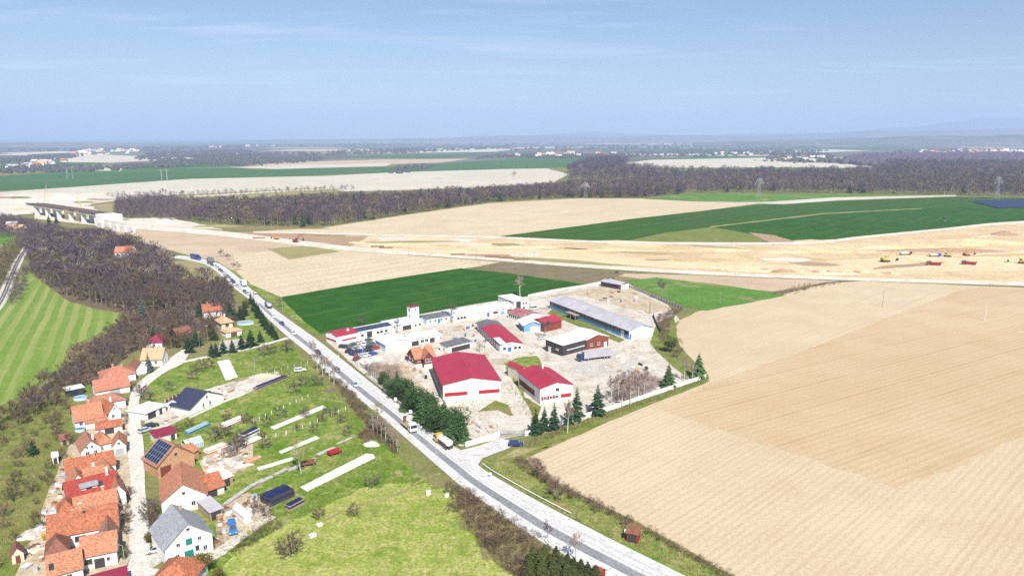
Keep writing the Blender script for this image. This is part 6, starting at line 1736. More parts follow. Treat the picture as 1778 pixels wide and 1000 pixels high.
for kind, col, py, f, tw, lab in (('hatch', 'white', 552, 0.36, True, 'white car on the main road beside the conifer hedge'), ('saloon', 'navy', 563, 0.36, True, 'dark blue car on the main road beside the conifer hedge'), ('hatch', 'white', 581, 0.36, True, 'white car on the main road just past the lane junction'),
                                 ('estate', 'black', 613, 0.36, True, 'black car on the main road behind the birches'), ('estate', 'grey', 643, 0.36, True, 'dark grey car on the main road by the scrapyard'), ('hatch', 'silver', 669, 0.36, True, 'silver car on the main road below the birch bank')):
    road_car(kind, col, py, f, tw, lab)
road_car('van', 'white', 514, 0.74, False, 'white delivery van on the right lane of the main road', None, 'van', 'van')

car('estate', 'navy', 896, 774, 930, 773, 'dark blue estate car parked outside the yard gate')
car('van', 'midblue', 404, 922, 408, 945, 'bright blue van parked in the farm yard', None, 'van', 'van')
car('estate', 'silver', 272, 958, 255, 962, 'silver blue estate car parked by the grey roofed farmhouse')
car('estate', 'white', 521, 645, 545, 642, 'white car parked on the upper orchard grass')
car('saloon', 'black', 263, 742, 280, 738, 'black car parked by the street garage')
car('hatch', 'silver', 252, 750, 262, 747, 'silver car parked behind the black one at the garage')
car('van', 'white', 927, 538, 940, 536, 'white van parked beside the long white workshop', None, 'van', 'van')
car('hatch', 'white', 941, 589, 955, 586, 'white car parked beside the dark timber shed')
car('hatch', 'navy', 674, 584, 684, 582, 'blue car parked before the solar roofed workshop')
car('van', 'black', 573, 589, 583, 594, 'black van parked at the end of the crimson roofed workshop', None, 'van', 'van')
car('hatch', 'silver', 884, 444 + 100, 892, 543, 'silver car parked under the long white workshop')
SY = [(598, 604), (612, 600), (626, 597), (640, 594), (604, 611), (618, 607), (632, 604), (646, 600), (612, 617), (626, 613), (640, 610), (654, 606), (620, 624), (634, 620), (648, 616), (606, 605), (634, 598), (628, 609), (642, 604)]
r_ = random.Random(5)
for i, (x, y) in enumerate(SY):
    c_ = r_.choice(['white', 'silver', 'grey', 'navy', 'black', 'red', 'blue', 'white', 'green'])
    car(r_.choice(['hatch', 'saloon', 'estate']), c_, x + r_.uniform(-2, 2), y + r_.uniform(-1, 1), x + 20, y - 4 + r_.uniform(-8, 8), 'old car packed into the scrapyard by the main road', 'scrapyard cars')


def bx(root, name, m, *dims, bevel=0.04, label=None):
    o = MB().box(*dims).build(name, m if not isinstance(m, str) else M[m], root, bevel=bevel, seg=1)
    if label: o['label'] = label
    return o


def truck_cab(root, x, paint, h=2.9, w=1.22):
    """cab with its front at x"""
    prof = [(x - 2.1, 0.6), (x, 0.6), (x + 0.02, 1.5), (x - 0.25, h - 0.15), (x - 0.5, h), (x - 2.1, h)]
    mb = MB(); n = len(prof)
    mb.add([(a, -w, b) for a, b in prof] + [(a, w, b) for a, b in prof], [(i, (i + 1) % n, n + (i + 1) % n, n + i) for i in range(n)] + [tuple(range(n)), tuple(range(2 * n - 1, n - 1, -1))])
    c = mb.build('cab', PAINT[paint], root, bevel=0.06, seg=1)
    MB().add([(x + 0.035, -w + 0.12, 1.62), (x + 0.035, w - 0.12, 1.62), (x - 0.205, w - 0.16, h - 0.25), (x - 0.205, -w + 0.16, h - 0.25)], [(0, 1, 2, 3)]).build('windscreen', M['glass'], c)
    for s in (-1, 1):
        MB().box(x - 1.5, x - 0.45, s * w - 0.02, s * w + 0.02, 1.65, h - 0.5).build('side_window', M['glass'], c)
        MB().box(x - 0.02, x + 0.05, s * 0.85 - 0.2, s * 0.85 + 0.2, 0.75, 0.95).build('headlight', M['lampg'], c)
        MB().box(x - 0.3, x - 0.1, s * (w + 0.22) - 0.1, s * (w + 0.22) + 0.1, 1.7, 2.3).build('mirror', M['steeld'], c)


def lorry(name, label, cat, px, py, head, kind, paint, body, L=8.0, group=None):
    root = thing(name, label, cat, group=group)
    x0, x1 = -L / 2, L / 2
    truck_cab(root, x1, paint)
    bx(root, 'chassis', 'steeld', x0, x1 - 0.3, -0.45, 0.45, 0.6, 0.95)
    ws = [x1 - 1.2, x0 + 1.0, x0 + 2.3] if L < 12 else [x1 - 1.2, x1 - 4.5, x0 + 1.2, x0 + 2.5, x0 + 3.8]
    for x in ws:
        for s in (-1, 1): wheel(root, x, s * 1.0, 0.5, 0.32)
    if kind == 'box':
        b = bx(root, 'cargo_box', body, x0, x1 - 2.5, -1.27, 1.27, 1.0, 3.9)
        for k in range(1, int((L - 2.5) / 1.4)):
            for s in (-1, 1): MB().box(x0 + k * 1.4 - 0.03, x0 + k * 1.4 + 0.03, s * 1.29 - 0.02, s * 1.29 + 0.02, 1.05, 3.85).build('rib', M['metal'], b)
    elif kind == 'tank':
        mb = MB(); k = 12
        st = [(x0, 0.6), (x0 + 0.3, 1.0), (x1 - 2.8, 1.0), (x1 - 2.5, 0.6)]
        vs = [(x, math.cos(6.283 * i / k) * 1.2 * r, 2.1 + math.sin(6.283 * i / k) * 1.0 * r) for x, r in st for i in range(k)]
        fs = [(a * k + i, a * k + (i + 1) % k, (a + 1) * k + (i + 1) % k, (a + 1) * k + i) for a in range(3) for i in range(k)] + [tuple(range(k)), tuple(range(4 * k - 1, 3 * k - 1, -1))]
        b = mb.add(vs, fs).build('tank', body, root)
        for x in (x0 + 1.2, x0 + 2.6, x0 + 4.0): MB().box(x - 0.2, x + 0.2, -0.2, 0.2, 3.05, 3.2).build('hatch', M['steeld'], b)
        bx(root, 'side_rail', 'rust', x0, x1 - 2.6, -1.25, -1.1, 1.0, 1.25); bx(root, 'side_rail', 'rust', x0, x1 - 2.6, 1.1, 1.25, 1.0, 1.25)
    elif kind == 'flat':
        bx(root, 'load_bed', body, x0, x1 - 2.4, -1.25, 1.25, 1.0, 1.2)
        bx(root, 'headboard', 'steeld', x1 - 2.5, x1 - 2.4, -1.2, 1.2, 1.2, 2.3)
        cr = bx(root, 'crane', 'rust', x0 + 0.6, x0 + 1.5, -0.4, 0.4, 1.2, 3.2)
        MB().tube((x0 + 1.0, 0, 3.0), (x0 + 2.6, 0.2, 3.9), 0.18, 0.12, 5, True).build('crane_arm', M['rust'], cr)
    elif kind == 'dump':
        mb = MB().frustum((x0 + 0.3, x1 - 2.5, -1.0, 1.0), (x0 - 0.2, x1 - 2.3, -1.3, 1.3), 1.0, 2.5)
        mb.build('tipper_body', body, root)
        MB().box(x1 - 2.6, x1 - 1.4, -1.2, 1.2, 2.93, 3.05).build('cab_guard', body, root)
        MB().frustum((x0 + 0.4, x1 - 2.6, -1.0, 1.0), (x0 + 1.2, x1 - 3.4, -0.4, 0.4), 2.45, 2.95).build('load', M['soilpile'], root)
    if isinstance(px, float) or isinstance(px, int):
        p = at(px, py); q = at(*head)
        root.location = (p.x, p.y, 0.16); root.rotation_euler = (0, 0, math.atan2(q.y - p.y, q.x - p.x))
    else:
        p, a = on_road(road_index(py), px[0]); root.location = (p.x, p.y, 0.2); root.rotation_euler = (0, 0, a + (0 if head else math.pi))
    return root


lorry('articulated_lorry', 'dark blue lorry with long pale grey trailer parked in the yard', 'lorry', 1032, 624, (985, 630), 'box', 'navy', M['roof_gry'], 16.0)
lorry('tanker_lorry', 'yellow cabbed tanker lorry on the main road at the junction', 'lorry', [0.80], 778, False, 'tank', 'yellow', M['white'], 8.5)
lorry('flatbed_lorry', 'white cabbed flatbed lorry with loading crane on the main road', 'lorry', [0.38], 746, True, 'flat', 'white', M['wood'], 8.5)
lorry('box_lorry', 'blue lorry with long dark box at the far bend of the road', 'lorry', [0.55], 450.5, True, 'box', 'blue', PAINT['navy'], 13.0)
lorry('box_lorry', 'dark lorry at the head of the road bend beside the round tree', 'lorry', [0.72], 456, False, 'box', 'black', PAINT['grey'], 9.0)
lorry('box_lorry', 'blue cabbed lorry with white box on the right lane of the curve', 'lorry', [0.74], 497, False, 'box', 'blue', M['white'], 8.0)
lorry('mixer_lorry', 'blue and white lorry on the right lane beside the green crop', 'lorry', [0.72], 536, False, 'tank', 'blue', PAINT['silver'], 7.5)
DG = 'red tipper lorry standing on the cutting floor'
lorry('tipper_lorry', 'red tipper lorry on the cutting floor, the one towards the centre', 'lorry', 1621, 461, (1600, 460), 'dump', 'darkred', M['red'], 9.5)
lorry('tipper_lorry', 'red tipper lorry on the cutting floor, the one towards the frame edge', 'lorry', 1682, 460, (1660, 459), 'dump', 'darkred', M['red'], 9.5)
lorry('tipper_lorry', 'red and white tipper lorry under the orange cutting face', 'lorry', 1572, 443, (1600, 442), 'dump', 'darkred', M['oldwhite'], 10)
lorry('tipper_lorry', 'blue cabbed tipper lorry being loaded at the cutting face', 'lorry', 1623, 446, (1650, 446), 'dump', 'blue', M['oldwhite'], 8.5)


def excavator(label, px, py, head, paint='yellow', k=1.0):
    p = at(px, py); q = at(*head)
    root = thing('excavator', label, 'excavator', (p.x, p.y, 0.2), math.atan2(q.y - p.y, q.x - p.x))
    root.scale = (k, k, k)
    for s in (-1, 1): bx(root, 'track', 'steeld', -2.2, 2.2, s * 1.15 - 0.3, s * 1.15 + 0.3, 0, 0.9, bevel=0.2)
    bx(root, 'turntable', 'steeld', -0.8, 0.8, -0.8, 0.8, 0.88, 1.1)
    bx(root, 'engine_house', PAINT[paint], -2.4, 0.6, -1.35, 1.35, 1.1, 2.3, bevel=0.1)
    c = bx(root, 'cab', PAINT[paint], 0.6, 2.0, 0.3, 1.35, 1.1, 3.0, bevel=0.08)
    MB().box(0.8, 2.03, 0.4, 1.38, 1.9, 2.8).build('cab_window', M['glass'], c)
    b = MB().tube((0.8, -0.3, 1.6), (3.4, -0.3, 5.0), 0.3, 0.28, 4, True).tube((3.4, -0.3, 5.0), (6.2, -0.3, 4.6), 0.28, 0.22, 4, True).build('boom', PAINT[paint], root)
    a = MB().tube((6.2, -0.3, 4.9), (7.4, -0.3, 1.6), 0.22, 0.16, 4, True).build('arm', PAINT[paint], root)
    MB().frustum((6.6, 7.6, -0.9, 0.3), (6.9, 7.7, -0.9, 0.3), 0.5, 1.5).build('bucket', M['steeld'], root)
    return root


excavator('yellow excavator with lowered boom on the pale cutting floor', 1537, 455, (1560, 454), 'yellow', 1.4)
excavator('yellow excavator loading at the orange cutting face', 1645, 446, (1620, 445), 'yellow', 1.1)
excavator('dark orange excavator farthest along the cutting face', 1678, 444, (1695, 443), 'orange', 1.1)
excavator('small orange excavator on the white works road at the left', 480, 416, (470, 415), 'orange', 1.0)
excavator('red brown excavator on the works road beside the brown soil strip', 514, 421, (520, 420), 'darkred', 1.2)
excavator('yellow digger half out of the frame at the right end of the cutting', 1776, 458, (1760, 457), 'yellow', 1.3)

# red trailer and grey trailer in the orchard
def trailer(label, px, py, head, body):
    p = at(px, py); q = at(*head)
    root = thing('farm_trailer', label, 'trailer', (p.x, p.y, 0.06), math.atan2(q.y - p.y, q.x - p.x))
    bx(root, 'load_bed', M[body], -2.0, 2.0, -0.95, 0.95, 0.7, 0.85)
    for s in (-1, 1): bx(root, 'side_board', M[body], -2.0, 2.0, s * 0.97 - 0.04, s * 0.97 + 0.04, 0.853, 1.4, bevel=0.01)
    bx(root, 'end_board', M[body], -2.0, -1.92, -0.92, 0.92, 0.853, 1.4, bevel=0.01)
    MB().tube((2.0, 0, 0.75), (3.3, 0, 0.5), 0.07, 0.06, 5, True).build('drawbar', M['steeld'], root)
    for sx in (-1.2, 1.2):
        for s in (-1, 1): wheel(root, sx, s * 0.85, 0.36, 0.2)
trailer('red farm trailer among the plank stacks in the orchard', 581, 789, (600, 783), 'red')
trailer('brown farm trailer beside the long plank stack', 536, 808, (560, 803), 'rust')

# ------------------------------------------------------------------ fences, gate, posts
def fence(name, label, pts, h, pitch, pm, postm, gap=0.0, base=0.02, thick=0.07):
    w = [at(*p) for p in pts]
    root = thing(name, label, 'fence', w[0])
    seg = []
    for a, b in zip(w[:-1], w[1:]):
        n = max(1, round((b - a).length / pitch))
        for k in range(n): seg.append((a.lerp(b, k / n), a.lerp(b, (k + 1) / n)))
    pm_cache = {}
    for a, b in seg:
        L = (b - a).length
        key = round(L, 1)
        if key not in pm_cache:
            pm_cache[key] = (MB().box(0.09, L - 0.09, -thick / 2, thick / 2, base, h).mesh('panel', [M[pm]]), MB().box(-0.085, 0.085, -0.1, 0.1, -0.2, h + 0.08).mesh('post', [M[postm]]))
        rz = math.atan2(b.y - a.y, b.x - a.x)
        for nm, me in zip(('panel', 'post'), pm_cache[key]):
            o = link(nm, me, root); o.location = a - w[0]; o.rotation_euler = (random.uniform(-0.02, 0.02), 0, rz)
    return root


fence('concrete_fence', 'white concrete panel fence left of the yard gate', [(808, 776), (840, 767), (868, 757)], 1.7, 2.4, 'white', 'concrete')
fence('concrete_fence', 'long white concrete panel fence right of the yard gate', [(912, 757), (960, 742), (1010, 727), (1060, 712), (1130, 688), (1226, 656)], 1.6, 2.6, 'white', 'concrete')
fence('concrete_fence', 'concrete panel fence along the main road beside the scrapyard', [(622, 632), (645, 652), (668, 672), (690, 690)], 1.6, 2.6, 'concrete', 'concrete')
fence('concrete_fence', 'white wall panels across the lower edge of the scrapyard', [(622, 634), (645, 629), (664, 624)], 1.6, 2.6, 'white', 'concrete')
fence('concrete_fence', 'grey panel fence along the back of the yard by the green patch', [(1086, 497), (1115, 509), (1150, 523), (1185, 538)], 1.8, 3.0, 'concrete', 'concrete')
fence('boundary_wall', 'pale wall running behind the yard along the green crop', [(917, 515), (960, 506), (1043, 493)], 1.2, 4.0, 'slab', 'concrete')
fence('steel_barrier', 'dark steel pipe barrier beyond the long blue building', [(1134, 549), (1139, 562), (1148, 580)], 1.6, 4.0, 'steeld', 'steeld')
fence('garden_fence', 'white fence with brown panels beside the new dark roofed house', [(287, 702), (300, 695), (324, 683)], 1.5, 2.0, 'wood_br', 'white')
fence('garden_fence', 'white retaining kerb below the new dark roofed house', [(330, 726), (393, 697), (425, 684)], 0.6, 3.0, 'white', 'white')
fence('street_wall', 'low pale wall at the street corner of the grey roofed farmhouse', [(255, 970), (262, 990), (285, 993)], 0.6, 2.0, 'oldwhite', 'concrete')
fence('wire_fence', 'dark wire fence round the upper orchard', [(440, 655), (500, 640), (556, 625)], 1.1, 3.0, 'steeld', 'concrete', 0, 0.98, 0.02)
PF = MB().box(-0.07, 0.07, -0.07, 0.07, -0.2, 1.25).mesh('post', [M['white']])
for pts, n, lab in (([(440, 735), (465, 722), (485, 712), (535, 690)], 10, 'row of short white posts across the upper orchard'), ([(462, 762), (505, 752), (545, 735), (600, 712)], 11, 'row of short white posts across the middle orchard')):
    w = [at(*p) for p in pts]
    root = thing('post_row', lab, 'fence', w[0])
    s = resample(w, n)
    for p in s:
        o = link('post', PF, root); o.location = p - w[0]; o.rotation_euler = (random.uniform(-0.06, 0.06), random.uniform(-0.06, 0.06), 0)
    wr = MB()
    for a, b in zip(s[:-1], s[1:]): wr.tube(a - w[0] + Vector((0, 0, 1.0)), b - w[0] + Vector((0, 0, 1.0)), 0.012, 0.012, 3)
    wr.build('wire', M['metal'], root)
# wire fence at the foot of the foreground meadow
w = resample([at(*p) for p in ((500, 1000), (590, 960), (700, 902), (760, 870))], 14)
# white rail along the road
def guard(label, f, i0, i1):
    pts = [lw[i].lerp(rw2[i], f) for i in range(i0, i1)]
    root = thing('guard_rail', label, 'guard rail', pts[0])
    o0 = pts[0]
    mb = MB()
    for a, b in zip(pts[:-1], pts[1:]): mb.tube(a - o0 + Vector((0, 0, 0.55)), b - o0 + Vector((0, 0, 0.55)), 0.11, 0.11, 4)
    mb.build('rail', M['white'], root)
    pm = MB().box(-0.06, 0.06, -0.06, 0.06, -0.1, 0.5).mesh('post', [M['metal']])
    for p in resample(pts, max(3, int(len(pts) * 1.5))):
        link('post', pm, root).location = p - o0
i_a, i_b = road_index(645), road_index(757)
guard('white guard rail between the main road and the pine belt', 1.10, i_a, i_b)
guard('white guard rail along the verge below the junction', 1.12, road_index(815), road_index(925))

# gate
p, q = at(868, 757), at(911, 757)
root = thing('yard_gate', 'grey blue metal double gate at the yard entrance', 'gate', p, math.atan2(q.y - p.y, q.x - p.x))
L = (q - p).length
for x in (0, L): bx(root, 'gate_post', 'gatep', x - 0.12, x + 0.12, -0.12, 0.12, -0.1, 2.2)
for k in range(2):
    x0 = 0.15 + k * (L / 2 - 0.05); x1 = x0 + L / 2 - 0.25
    lf = MB()
    lf.box(x0, x1, -0.04, 0.04, 0.2, 0.3).box(x0, x1, -0.04, 0.04, 1.7, 1.8).box(x0, x0 + 0.08, -0.04, 0.04, 0.3, 1.7).box(x1 - 0.08, x1, -0.04, 0.04, 0.3, 1.7)
    leaf = lf.build('gate_leaf', M['gatep'], root)
    bm_ = MB().box(-0.025, 0.025, -0.02, 0.02, 0.3, 1.7).mesh('bar', [M['gatep']])
    n = int((x1 - x0) / 0.28)
    for j in range(1, n): link('bar', bm_, leaf).location = (x0 + (x1 - x0) * j / n, 0, 0)

# roadside marker boards and poles
def post(name, label, cat, px, py, h, m='metal', board=None, arm=None, r=0.09, lamp=False, z=0.0):
    root = thing(name, label, cat, at(px, py))
    MB().tube((0, 0, -0.2), (0, 0, h), r, r * 0.7, 7, True).build('pole', M[m], root)
    if board: MB().box(-board[0] / 2, board[0] / 2, -0.1, -0.06, h - board[1], h).build('sign_board', M['frame'], root, bevel=0.01, seg=1)
    if arm:
        MB().box(-arm / 2, arm / 2, -0.06, 0.06, h - 0.35, h - 0.2).build('crossarm', M['wood'], root)
        for x in (-arm / 2 + 0.1, 0.0, arm / 2 - 0.1): MB().tube((x, 0, h - 0.2 if x else h), (x, 0, h + 0.15 + (0 if x else 0.1)), 0.06, 0.05, 5, True).build('insulator', M['oldwhite'], root)
    if lamp:
        MB().tube((0, 0, h - 0.05), (-1.4, 0.2, h + 0.25), 0.05, 0.04, 5, True).build('lamp_arm', M[m], root)
        MB().box(-1.9, -1.3, 0.1, 0.32, h + 0.2, h + 0.32).build('lamp_head', M['metal'], root)
    return root
post('road_sign', 'white roadside sign board nearest the scrapyard', 'sign', 687, 700, 2.2, board=(1.0, 1.3))
post('road_sign', 'white roadside sign board beside the pine belt', 'sign', 713, 722, 2.2, board=(1.0, 1.2))
post('marker_post', 'slim white marker post beside the pine belt end', 'post', 741, 744, 1.4, 'white', r=0.08)
post('marker_post', 'white marker post on the verge by the scrapyard', 'post', 588, 623, 1.6, 'white', board=(0.5, 0.5))
post('road_sign', 'white road sign on the verge below the junction', 'sign', 851, 829, 1.6, board=(0.8, 0.7))
post('road_sign', 'slim white sign beside the bus shelter', 'sign', 1085, 934, 2.4, board=(0.5, 0.8))
post('utility_pole', 'dark pole standing inside the yard gate', 'pole', 849, 752, 6, 'metal')
post('utility_pole', 'timber power pole in the pale part of the right field', 'pole', 1532, 533, 9.5, 'wood', arm=2.2, r=0.16)
post('utility_pole', 'tall power pole in the harrowed part of the right field', 'pole', 1709, 557, 10.5, 'oldwhite', arm=1.6, r=0.18)
post('utility_pole', 'pole on the verge between main road and green crop', 'pole', 491, 543, 8, 'metal', lamp=True)
post('utility_pole', 'pole in the upper orchard beside the wire fence', 'pole', 443, 648, 7, 'metal')
post('utility_pole', 'pole behind the conifers at the top of the street', 'pole', 361, 594, 8, 'wood', arm=1.4)
post('utility_pole', 'pole beside the lane junction among the conifers', 'pole', 347, 606, 8, 'wood', arm=1.4)
post('utility_pole', 'pole in the green patch behind the yard', 'pole', 1250, 529, 7, 'wood', arm=1.6, r=0.14)
post('utility_pole', 'pole at the works road beside the scrub corner', 'pole', 1378, 509, 9, 'wood', arm=1.6, r=0.14)
post('utility_pole', 'pole on the works road beyond the tan field', 'pole', 710, 442, 9, 'wood', arm=1.6, r=0.16)
post('utility_pole', 'pole on the works road beyond the scrub strip', 'pole', 827, 450, 9, 'wood', arm=1.6, r=0.16)
post('utility_pole', 'pole on the works road beyond the small barn', 'pole', 927, 459, 9, 'wood', arm=1.6, r=0.16)
post('street_lamp', 'street lamp at the village row', 'street lamp', 221, 722, 6, 'metal', lamp=True)
post('street_lamp', 'street lamp at the courtyard farm', 'street lamp', 218, 990, 6, 'metal', lamp=True)
post('street_lamp', 'leaning lamp pole beside the long pink tiled house', 'street lamp', 243, 668, 6, 'metal', lamp=True)
post('utility_pole', 'tall pole behind the long blue building', 'pole', 1128, 545, 7, 'rust', arm=2.0, r=0.2)


def pylon(label, px, py, h, two=False):
    root = thing('pylon', label, 'pylon', at(px, py))
    xs = (-6, 6) if two else (0,)
    for ox in xs:
        b = MB(); w0, w1 = (2.6, 0.6)
        if two: w0, w1 = 0.9, 0.7
        lev = 9
        pt = lambda k, sx, sy: Vector((ox + sx * (w0 + (w1 - w0) * k / lev), sy * (w0 + (w1 - w0) * k / lev), h * k / lev))
        for k in range(lev):
            for sx, sy in ((-1, -1), (1, -1), (1, 1), (-1, 1)):
                b.tube(pt(k, sx, sy), pt(k + 1, sx, sy), 0.13, 0.12, 3)
            for (a, c) in (((-1, -1), (1, -1)), ((1, -1), (1, 1)), ((1, 1), (-1, 1)), ((-1, 1), (-1, -1))):
                b.tube(pt(k, *a), pt(k + 1, *c), 0.07, 0.07, 3); b.tube(pt(k + 1, *a), pt(k, *c), 0.07, 0.07, 3)
        b.build('lattice_mast', M['metal'], root)
    for z, wd in (((h, 12),) if two else ((h * 0.74, 6.5), (h * 0.85, 5.0), (h * 0.95, 3.5))):
        MB().tube((-wd, 0, z), (wd, 0, z), 0.2, 0.2, 4, True).tube((-wd, 0, z), (0, 0, z + 1.6), 0.14, 0.14, 3).tube((wd, 0, z), (0, 0, z + 1.6), 0.14, 0.14, 3).build('crossarm', M['metal'], root)
        for x in (-wd, wd): MB().tube((x, 0, z), (x, 0, z - 1.6), 0.18, 0.18, 4, True).build('insulator', M['oldwhite'], root)
pylon('steel pylon in front of the right wood', 1317, 343, 30)
pylon('steel pylon at the right end of the wood', 1730, 346, 34)
pylon('steel pylon at the edge of the central wood', 1016, 344, 24)
pylon('portal pylon on the far green field', 286, 314, 24, True)
pylon('portal pylon farthest left on the far green field', 122, 311, 26, True)
root = thing('hunting_hide', 'dark wooden hide on stilts on the wide green crop field', 'hide', at(1640, 385))
for sx in (-1, 1):
    for sy in (-1, 1): MB().tube((sx * 1.2, sy * 1.2, 0), (sx * 0.8, sy * 0.8, 3), 0.14, 0.12, 5).build('leg', M['wood'], root)
bx(root, 'cabin', 'wood_dk', -1.1, 1.1, -1.1, 1.1, 3, 4.9)
bx(root, 'roof', 'roof_drk', -1.4, 1.4, -1.4, 1.4, 4.903, 5.1)

# solar park at the right edge of the green crop
SP = thing('solar_park', 'dark blue grey solar park at the right edge beyond the green crop', 'solar park', at(1700, 356))
o0 = at(1700, 356)
for k in range(9):
    a, b = at(1690 + k * 5, 352 + k * 1.25), at(1790 + k * 9, 349 + k * 1.1)
    d = (b - a); L = d.length; rz = math.atan2(d.y, d.x)
    row = MB().extrude([(-2.4, 0.8), (2.4, 2.6), (2.4, 2.75), (-2.4, 0.95)], 0, L, 'x').build('panel_row', M['pv'], SP)
    row.location = a - o0; row.rotation_euler = (0, 0, rz)
    MB().box(1, L - 1, -0.15, 0.15, 0, 1.6).build('rack', M['metal'], row)
# ------------------------------------------------------------------ railway
RC = smooth([at(*p) for p in [(-70, 600), (-18, 548), (4, 518), (19, 482), (31, 455), (44, 434), (56, 420), (75, 410)]], 8)
def off(c, d):
    out = []
    for i, p in enumerate(c):
        t = (c[min(i + 1, len(c) - 1)] - c[max(i - 1, 0)]).normalized()
        out.append(p + Vector((-t.y, t.x, 0)) * d)
    return out
rl = band('railway_bed', 'pale ballast bed of the single track railway at the left edge', off(RC, 3.0), off(RC, -3.0), G['ballast'], 6)
RAIL = thing('railway_track', 'railway track curving along the left edge', 'railway', RC[0])
for d in (0.75, -0.75):
    mb = MB(); s = off(RC, d)
    for a, b in zip(s[:-1], s[1:]):
        t = (b - a).normalized(); n = Vector((-t.y, t.x, 0)) * 0.12
        mb.add([a - n + Vector((0, 0, 0.2)), b - n + Vector((0, 0, 0.2)), b + n + Vector((0, 0, 0.2)), a + n + Vector((0, 0, 0.2))] + [a - n + Vector((0, 0, 0.42)), b - n + Vector((0, 0, 0.42)), b + n + Vector((0, 0, 0.42)), a + n + Vector((0, 0, 0.42))], [(4, 5, 6, 7), (0, 1, 5, 4), (2, 3, 7, 6)])
    mb.v = [tuple(Vector(v) - RC[0]) for v in mb.v]
    mb.build('rail', M['steeld'], RAIL)
sl = MB().box(-0.14, 0.14, -1.3, 1.3, 0.12, 0.26).mesh('sleeper', [M['wood_dk']])
s = resample(RC, 220)
for a, b in zip(s[:-1], s[1:]):
    o = link('sleeper', sl, RAIL); o.location = a - RC[0]; o.rotation_euler = (0, 0, math.atan2(b.y - a.y, b.x - a.x))

# ------------------------------------------------------------------ viaduct under construction
def viaduct():
    a, b = at(60, 371), at(196, 394)
    root = thing('viaduct', 'unfinished motorway viaduct with dark deck on white concrete piers', 'bridge', a, math.atan2(b.y - a.y, b.x - a.x))
    L = (b - a).length
    hd = 13.0
    for y0, y1, x0 in ((-7.5, -0.6, 0), (0.6, 7.5, L * 0.05)):
        d = MB().box(x0, L * 0.92, y0, y1, hd - 2.2, hd).build('deck', M['concrete'], root)
        MB().box(x0, L * 0.92, y0 - 0.8, y1 + 0.3, hd + 0.003, hd + 0.5).build('deck_slab', M['roof_drk'], d)
        MB().box(x0, L * 0.92, y0 - 0.8, y0 - 0.6, hd + 0.5, hd + 1.5).build('parapet', M['rust'], d)
        for k in range(6):
            x = L * (0.1 + 0.155 * k)
            p = MB().frustum((x - 1.2, x + 1.2, y0 + 1.2, y1 - 1.2), (x - 1.0, x + 1.0, y0 + 0.9, y1 - 0.9), -0.2, hd - 2.9).build('pier', M['white'], root)
            MB().box(x - 1.6, x + 1.6, y0 + 0.2, y1 - 0.2, hd - 2.9, hd - 2.203).build('pier_cap', M['white'], p)
    MB().box(L * 0.92, L * 1.02, -9, 9, -0.2, hd).build('abutment', M['white'], root)
    MB().box(L * 1.02, L * 1.25, -9.5, -8.5, -0.2, hd * 0.7).build('wing_wall', M['slab'], root)
    for k in range(5): MB().box(L * (0.97 + 0.08 * k), L * (1.02 + 0.08 * k), -13, -10, 0, 6).build('formwork', M['oldwhite'], root)
    for x in (0.55, 0.68):
        sc = MB()
        for i in range(5):
            for j in (-9.5, -8.3):
                sc.tube((L * x + i * 2.2, j, 0), (L * x + i * 2.2, j, hd + 1), 0.07, 0.07, 3)
            for z in (3, 6, 9, 12): sc.tube((L * x, -9.5, z), (L * x + 8.8, -9.5, z), 0.06, 0.06, 3)
        sc.build('scaffold', M['forsy'] if False else PAINT['yellow'], root)
viaduct()
def crane(label, px, py, h, lean):
    root = thing('crane', label, 'crane', at(px, py))
    bx(root, 'carrier', PAINT['yellow'], -4, 4, -1.4, 1.4, 0.5, 2.4)
    for x in (-2.8, -1.2, 1.2, 2.8):
        for s in (-1, 1): wheel(root, x, s * 1.2, 0.7, 0.5)
    MB().tube((1, 0, 2.2), (lean, 0, h), 0.6, 0.3, 5, True).build('jib', PAINT['yellow'], root)
    MB().tube((lean, 0, h), (lean + 0.4, 0, 6), 0.07, 0.07, 3).build('hoist_rope', M['steeld'], root)
crane('yellow mobile crane beside the viaduct', 146, 377, 24, -6)
crane('mobile crane with leaning jib at the far end of the viaduct', 74, 362, 32, 9)

# ------------------------------------------------------------------ spoil heaps and cutting banks
def heap(label, px, py, rx, ry, h, m, seed):
    r = np.random.default_rng(seed)
    c = at(px, py)
    mb = MB(); rings, n = 6, 22
    mb.v.append((0, 0, h))
    ph = r.uniform(0, 6.28, 4)
    for i in range(1, rings + 1):
        t = i / rings
        for j in range(n):
            a = 6.283 * j / n
            k = 1 + 0.16 * math.sin(2 * a + ph[0]) + 0.1 * math.sin(3 * a + ph[1]) + 0.06 * math.sin(5 * a + ph[2])
            z = h * (1 - t) ** 0.9 * r.uniform(0.82, 1.12) if i < rings else -0.3
            mb.v.append((math.cos(a) * rx * t * k, math.sin(a) * ry * t * k, z))
    for j in range(n): mb.f.append((0, 1 + j, 1 + (j + 1) % n)); mb.m.append(0)
    for i in range(rings - 1):
        for j in range(n):
            a = 1 + i * n + j; b = 1 + i * n + (j + 1) % n
            mb.f.append((a, a + n, b + n, b)); mb.m.append(0)
    o = mb.build('spoil_heap', m); o.location = c
    for p in o.data.polygons: p.use_smooth = True
    return tag(o, label, 'heap', 'tipped loads beside the works road' if label.startswith('tipped load') else None)
SO = M['soilpile']
